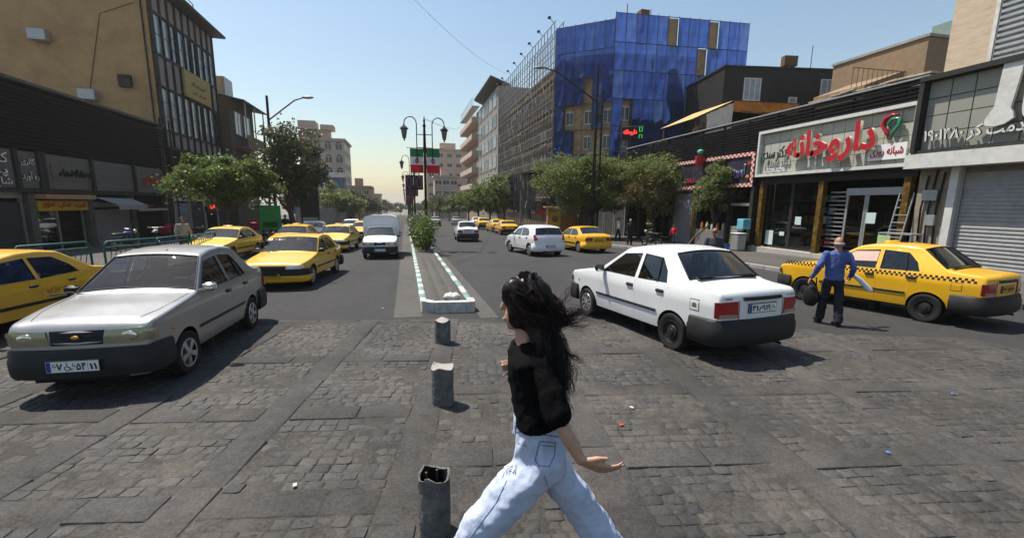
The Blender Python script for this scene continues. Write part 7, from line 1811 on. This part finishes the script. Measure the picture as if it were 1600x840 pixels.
street_light('tall black street light with one arm reaching over the right carriageway', 13.5, 31, 12.3, (-3.6, 1.2, 12.2), 9.9, (.45, 0, 10.6), 0)
# LED boards
def led(label, x, y, z, s, sg, green=True):
    r = thing('led_board', label, 'led sign', (x, y, z)); b = MB(); b.bbox((0, 0, 0), (.16, 1.7, 1.0), .03); b.build('case', M_BLK, r)
    text(s, 'led_text', mat('led_red', (1, .04, .03), .5, var=0, emit=1.6), r, T(-.09*sg if sg > 0 else .09, .2, .05, R(-90) if sg > 0 else R(90)), depth=.01, bold=.03, fit=(1.0, .45))
    if green:
        b = MB(); b.tube([(-.1, -.5, -.4), (-.1, -.5, -.15), (-.1, -.7, -.15), (-.1, -.7, -.4)], .016, 4); b.tube([(-.1, -.5, .1), (-.1, -.5, .4), (-.1, -.7, .4), (-.1, -.7, .1), (-.1, -.5, .1)], .016, 4); b.build('led_symbol', mat('led_green', (.03, .8, .2), .5, var=0, emit=.7), r)
    b = MB(); b.tube([(.0, 0, -.4), (.6, 0, -.5)], .04, 6); b.build('bracket', M_IRON, r)
    return r
led('small red and green led board above the tree on the right', 17.3, 32.6, 7.6, 'داروخانه', 1).rotation_euler = (0, 0, R(58))
led('red led board in the shade under the left green tree', -15.6, 41.5, 1.6, 'گشت', -1, False)
# green billboard and dark board on the left
b = MB(); b.bbox((0, 0, 1.6), (1.25, .1, 1.55), .03); r = thing('green_sign', 'green poster stand at the kerb on the left', 'sign', (-8.4, 31.2, gz(31)+.1)); b.build('panel', mat('green_poster', (.03, .22, .06), .6, var=.25, scale=3), r)
for x in (-.45, .45): b = MB(); b.tube([(x, 0, 0), (x, 0, .9)], .04, 6); b.build('leg', M_IRON, r)
b = MB(); b.b2((-.45, -.06, 1.0), (.4, -.052, 1.35)); b.build('print', mat('dark_green_print', (.015, .07, .02), .7), r)
b = MB(); b.b2((-.8, -.08, 1.5), (.8, .08, 5.2)); r = thing('dark_board', 'tall dark advertising board on posts behind the dusty tree', 'sign', (-8.5, 44, gz(44)+.1)); b.build('panel', M_STEELD, r)
for x in (-.7, .7): b = MB(); b.tube([(x, .0, 0), (x, .0, 1.5)], .06, 6); b.build('leg', M_IRON, r)
# railing on the left pavement
M_RAIL = mat('green_railing_paint', (.03, .11, .1), .5, .2, var=.2, scale=6, stain=.3)
for k in range(6):
    y = 14.6+k*1.95; r = thing('railing', 'green steel guard rail panel, %s along the left kerb' % NTH[k], 'railing', (LK(y+1)-.5, y, gz(y)+.14), 0, 'green railings along the left kerb')
    a = math.atan2(LK(y+1.9)-LK(y), 1.9); r.rotation_euler = (0, 0, -a)
    b = MB(); b.tube([(0, 0, -.1), (0, 0, .85), (0, .1, .98), (0, 1.7, .98), (0, 1.8, .85), (0, 1.8, -.1)], .032, 8); b.build('frame', M_RAIL, r, 60)
    b = MB(); b.tube([(0, .02, .25), (0, 1.78, .25)], .02, 6); b.tube([(0, .02, .8), (0, 1.78, .8)], .02, 6); b.build('rail', M_RAIL, r)
    bm_ = MB().tube([(0, 0, .25), (0, .12, .8)], .012, 5).mesh('bar', M_RAIL)
    for i in range(11): place('bar', bm_, r, (0, .12+i*.15, 0))
# motorbikes on the pavements
def motorbike(label, x, y, ang, col, box=False, red=False):
    r = thing('motorbike', label, 'motorbike', (x, y, gz(y)+.14), R(ang), 'parked motorbikes'); cm = mat('bike_%d%d%d' % tuple(int(c*99) for c in col), col, .35, coat=.5)
    for xx in (.62, -.62):
        w = bpy.data.objects.new('wheel', None); COL.objects.link(w); w.parent = r; w.location = (xx, 0, .29); w.rotation_euler = (R(90), 0, 0)
        b = MB(); ring = [(.25*math.cos(t), .25*math.sin(t), 0) for t in [2*math.pi*k/18 for k in range(19)]]; b.tube(ring, .045, 7, caps=False); b.build('tyre', M_RUB, w, 60)
        b = MB(); b.lathe([(.05, -.06), (.05, .06)], 8); 
        for k in range(8): b.tube([(0, 0, 0), (.22*math.cos(k*.785), .22*math.sin(k*.785), 0)], .006, 4)
        b.build('spokes', M_CHR, w)
    b = MB(); b.tube([(.62, 0, .29), (.45, 0, .85), (.4, 0, 1.0)], .03, 7); b.tube([(.42, 0, .9), (-.1, 0, .6), (-.62, 0, .3)], .03, 7); b.tube([(.3, 0, .8), (.1, 0, .3), (-.6, 0, .3)], .025, 7); b.build('frame', M_BLK, r, 60)
    b = MB(); b.bbox((.08, 0, .36), (.36, .24, .3), .05); b.build('engine', M_STEEL, r, 40)
    b = MB(); b.ball((.16, 0, .82), (.26, .13, .12), 12, 8); b.build('tank', cm, r, 180)
    b = MB(); b.bbox((-.32, 0, .82), (.62, .24, .1), .04); b.build('saddle', M_BLK, r, 40)
    b = MB(); b.tube([(.36, -.36, 1.04), (.42, -.15, 1.02), (.42, .15, 1.02), (.36, .36, 1.04)], .017, 6); b.build('handlebar', M_CHR, r)
    b = MB(); b.ball((.56, 0, .9), (.08, .1, .1), 10, 8); b.build('headlamp', M_LENSC, r, 180)
    b = MB(); b.tube([(.1, -.14, .25), (-.7, -.17, .33)], [.03, .045], 8); b.build('exhaust', M_CHR, r, 60)
    if box: b = MB(); b.bbox((-.62, 0, 1.06), (.4, .42, .4), .03); b.build('top_box', mat('red_top_box', (.4, .02, .03), .5) if red else M_BLK, r, 40)
    return r
motorbike('dark motorbike parked by the yellow fronted shop on the left', -13.8, 26.2, 70, (.04, .05, .2)); motorbike('motorbike with pale fairing parked before the left roller shutter', -13.6, 28.6, 110, (.4, .4, .38)); motorbike('motorbike parked near the left red cover', -13.4, 33.2, 80, (.3, .02, .02))
motorbike('dark motorbike behind the white saloon roof on the right pavement', 14.5, 24.2, 100, (.03, .03, .03)); motorbike('red motorbike with top box parked by the left green poster', -9.4, 33.0, 60, (.4, .02, .02), True, True)
# pavement goods by the snack shop and pharmacy
def crate(x, y, z, col, lab, grp='crates by the snack shop'):
    r = thing('crate', lab, 'crate', (x, y, z), rnd.uniform(-.1, .1), grp); m = mat('crate_%d%d%d' % tuple(int(c*99) for c in col), col, .6, var=.2)
    for sx, sy, dx, dy in ((.2, 0, .02, .55), (-.2, 0, .02, .55), (0, .27, .4, .02), (0, -.27, .4, .02)):
        for q in range(3): b = MB(); b.box((sx, sy, .06+q*.1), (dx, dy, .06)); b.build('slat', m, r)
    b = MB(); b.box((0, 0, .015), (.42, .56, .03)); b.build('base', m, r)
for k, (y, z, c, l) in enumerate(((21.5, .0, (.04, .1, .3), 'blue crate at the bottom of the stack by the snack shop'), (21.5, .34, (.3, .22, .04), 'yellow crate second from the bottom of the stack by the snack shop'), (21.5, .68, (.3, .25, .08), 'pale yellow crate second from the top of the stack'), (21.5, 1.02, (.35, .35, .33), 'grey crate on top of the stack by the snack shop'), (22.2, .0, (.04, .08, .28), 'blue crate beside the stack by the snack shop'))): crate(18.2, y, gz(y)+.15+z, c, l)
b = MB(); b.bbox((0, 0, .45), (.55, .6, .9), .05); r = thing('freezer', 'small white topped freezer box beside the pharmacy column', 'freezer', (17.9, 20.95, gz(21)+.15)); b.build('case', M_ALU, r, 40); b = MB(); b.bbox((0, 0, .94), (.6, .65, .07), .02); b.build('lid', M_ALUW, r, 40)
r = thing('water_carton', 'light blue carton on the stack by the pharmacy', 'carton', (18.2, 21.0, gz(21)+1.3)); b = MB(); b.bbox((0, 0, .3), (.5, .5, .55), .02); b.build('box', mat('light_blue_carton', (.15, .4, .5), .6, var=.3), r)
# ladder and metal frame in front of the pharmacy
r = thing('ladder', 'aluminium ladder leaning by the pharmacy door', 'ladder', (XR-.3, 13.35, gz(13.4)+.13)); r.rotation_euler = (0, R(10), 0)
for y in (-.25, .25): b = MB(); b.tube([(0, y, 0), (0, y, 2.9)], .03, 6); b.build('rail', M_ALU, r)
for k in range(9): b = MB(); b.tube([(0, -.25, .3+k*.29), (0, .25, .3+k*.29)], .02, 6); b.build('rung', M_ALU, r)
r = thing('display_stand', 'grey metal stand with a pale notice behind the checkered taxi', 'stand', (XR-1.2, 12.0, gz(12)+.13))
for (x, y) in ((0, 0), (.5, 0), (0, 1.1), (.5, 1.1)): b = MB(); b.tube([(x, y, 0), (x, y, 1.35)], .03, 6); b.build('leg', M_ALU, r)
for z in (.6, 1.3): b = MB(); b.b2((-.03, -.03, z), (.53, 1.13, z+.05)); b.build('shelf', M_ALU, r)
b = MB(); b.b2((-.05, .65, .75), (-.035, 1.1, 1.25)); b.build('notice', mat('lime_notice', (.4, .5, .25), .7), r); b = MB(); b.bbox((.25, .35, .85), (.35, .4, .45), .03); b.build('machine', M_GREYP, r)
# kiosk with timber roof
r = thing('kiosk', 'orange brown kiosk with slatted roof on the right pavement under the broad tree', 'kiosk', (13.2, 37, gz(37)+.14), R(-12))
b = MB(); b.b2((-1.2, -.9, 0), (1.2, .9, 2.35)); b.build('body', mat('orange_kiosk_panel', (.28, .12, .04), .6, var=.2), r)
for k in range(5): b = MB(); b.b2((-1.5, -1.3+k*.5, 2.4+.02*k), (1.5, -.95+k*.5, 2.5+.02*k)); b.build('roof_slat', mat('light_timber', (.42, .25, .12), .7), r)
b = MB(); b.b2((-1.1, -.94, .5), (-.15, -.905, 2.1)); b.build('yellow_panel', M_YEL, r); b = MB(); b.lathe([(.28, 0), (.28, .03)], 20, 0, T(-.62, -.95, 1.5, 0, R(90))); b.build('emblem', M_BRICK, r)
b = MB(); b.b2((1.5, -.6, .2), (1.6, .3, 2.2)); pn = b.build('notice_board', M_STEELD, r)
for k in range(3): b = MB(); b.b2((1.48, -.5, .35+k*.6), (1.497, .2, .85+k*.6)); b.build('notice', M_WHT, r)
b = MB(); b.b2((-2.2, .0, 1.9), (-1.45, .1, 2.25)); b.build('red_sign', M_REDS, r)
# overhead cable
def cable(label, a, c, sag, n=24):
    pts = [(a[0]+(c[0]-a[0])*i/n, a[1]+(c[1]-a[1])*i/n, a[2]+(c[2]-a[2])*i/n-sag*4*(i/n)*(1-i/n)) for i in range(n+1)]
    o = (pts[0]); b = MB(); b.tube([tuple(p[k]-o[k] for k in range(3)) for p in pts], .014, 4); b.build('overhead_cable', M_BLK, None, loc=o, label=label, cat='cable')
cable('thin overhead cable crossing the sky to the scaffold', (-4.4, 24, 16.6), (15.9, 70, 21.5), 1.4); cable('thin cable from the far block to the nearest lamp post', (1.2, 25.7, 6.6), (14.9, 118, 22), .8)
# litter
lit = [('cigarette_packet', (.5, .06, .05), 2.05, 3.75, 'small red scrap on the cobbles right of the woman'), ('bottle_cap', (.08, .16, .4), 4.15, 2.75, 'blue bottle cap on the cobbles in the right foreground'), ('paper_scrap', (.6, .58, .54), 2.35, 4.1, 'torn white paper scrap on the cobbles right of the woman'), ('paper_scrap', (.55, .53, .5), -.55, 9.9, 'white scrap by the left side of the median'), ('paper_scrap', (.5, .5, .46), -.9, 3.4, 'pale scrap on the cobbles in the left foreground'), ('bottle_cap', (.1, .18, .42), 6.3, 3.6, 'blue bottle cap far right on the cobbles')]
for nm, c, x, y, l in lit:
    b = MB(); b.bbox((0, 0, .005), (.045, .028, .009), .003); b.v = [(p[0]*(1+rnd.uniform(-.2, .2)), p[1]*(1+rnd.uniform(-.3, .3)), p[2]+rnd.uniform(0, .006)) for p in b.v]; b.build(nm, mat('litter_%d' % int(x*100), c, .7), None, loc=(x, y, gz(y)+.018), rz=rnd.uniform(0, 3), label=l, cat='litter')
# ---- driver put in the white saloon
hd = white_root.matrix_basis.copy()
drv.location = (hd @ Vector((-.12, .34, -.3))); drv.rotation_euler = white_root.rotation_euler
white_root.scale = (1.07,)*3
bpy.context.view_layer.update()
for rt_, lb in ((silver_root, 'driver of the silver saloon behind its windscreen'), (taxi_b, 'driver of the oncoming yellow taxi left of the white van'), (van_root, 'driver of the small white van'), (taxi_l, 'driver of the taxi cut by the left edge'), (taxi_r, 'driver of the chequered taxi on the right')):
    d2 = copy_tree(drv); d2['label'] = lb; d2.location = rt_.matrix_basis @ Vector((-.14, .34, -.33)); d2.rotation_euler = rt_.rotation_euler
bpy.data.scenes.remove(TMP)
# ------------------------------------------------------------------ haze
hz = bpy.data.materials.new('haze'); hz.use_nodes = True; t = hz.node_tree; t.nodes.clear()
pvn = t.nodes.new('ShaderNodeVolumePrincipled'); pvn.inputs['Color'].default_value = (.93, .9, .86, 1); pvn.inputs['Density'].default_value = .00042; pvn.inputs['Anisotropy'].default_value = .45
oo = t.nodes.new('ShaderNodeOutputMaterial'); t.links.new(pvn.outputs[0], oo.inputs['Volume'])
MB().b2((-2600, -70, -8.2), (2600, 3100, 29.5)).build('haze', hz, None, kind='stuff')
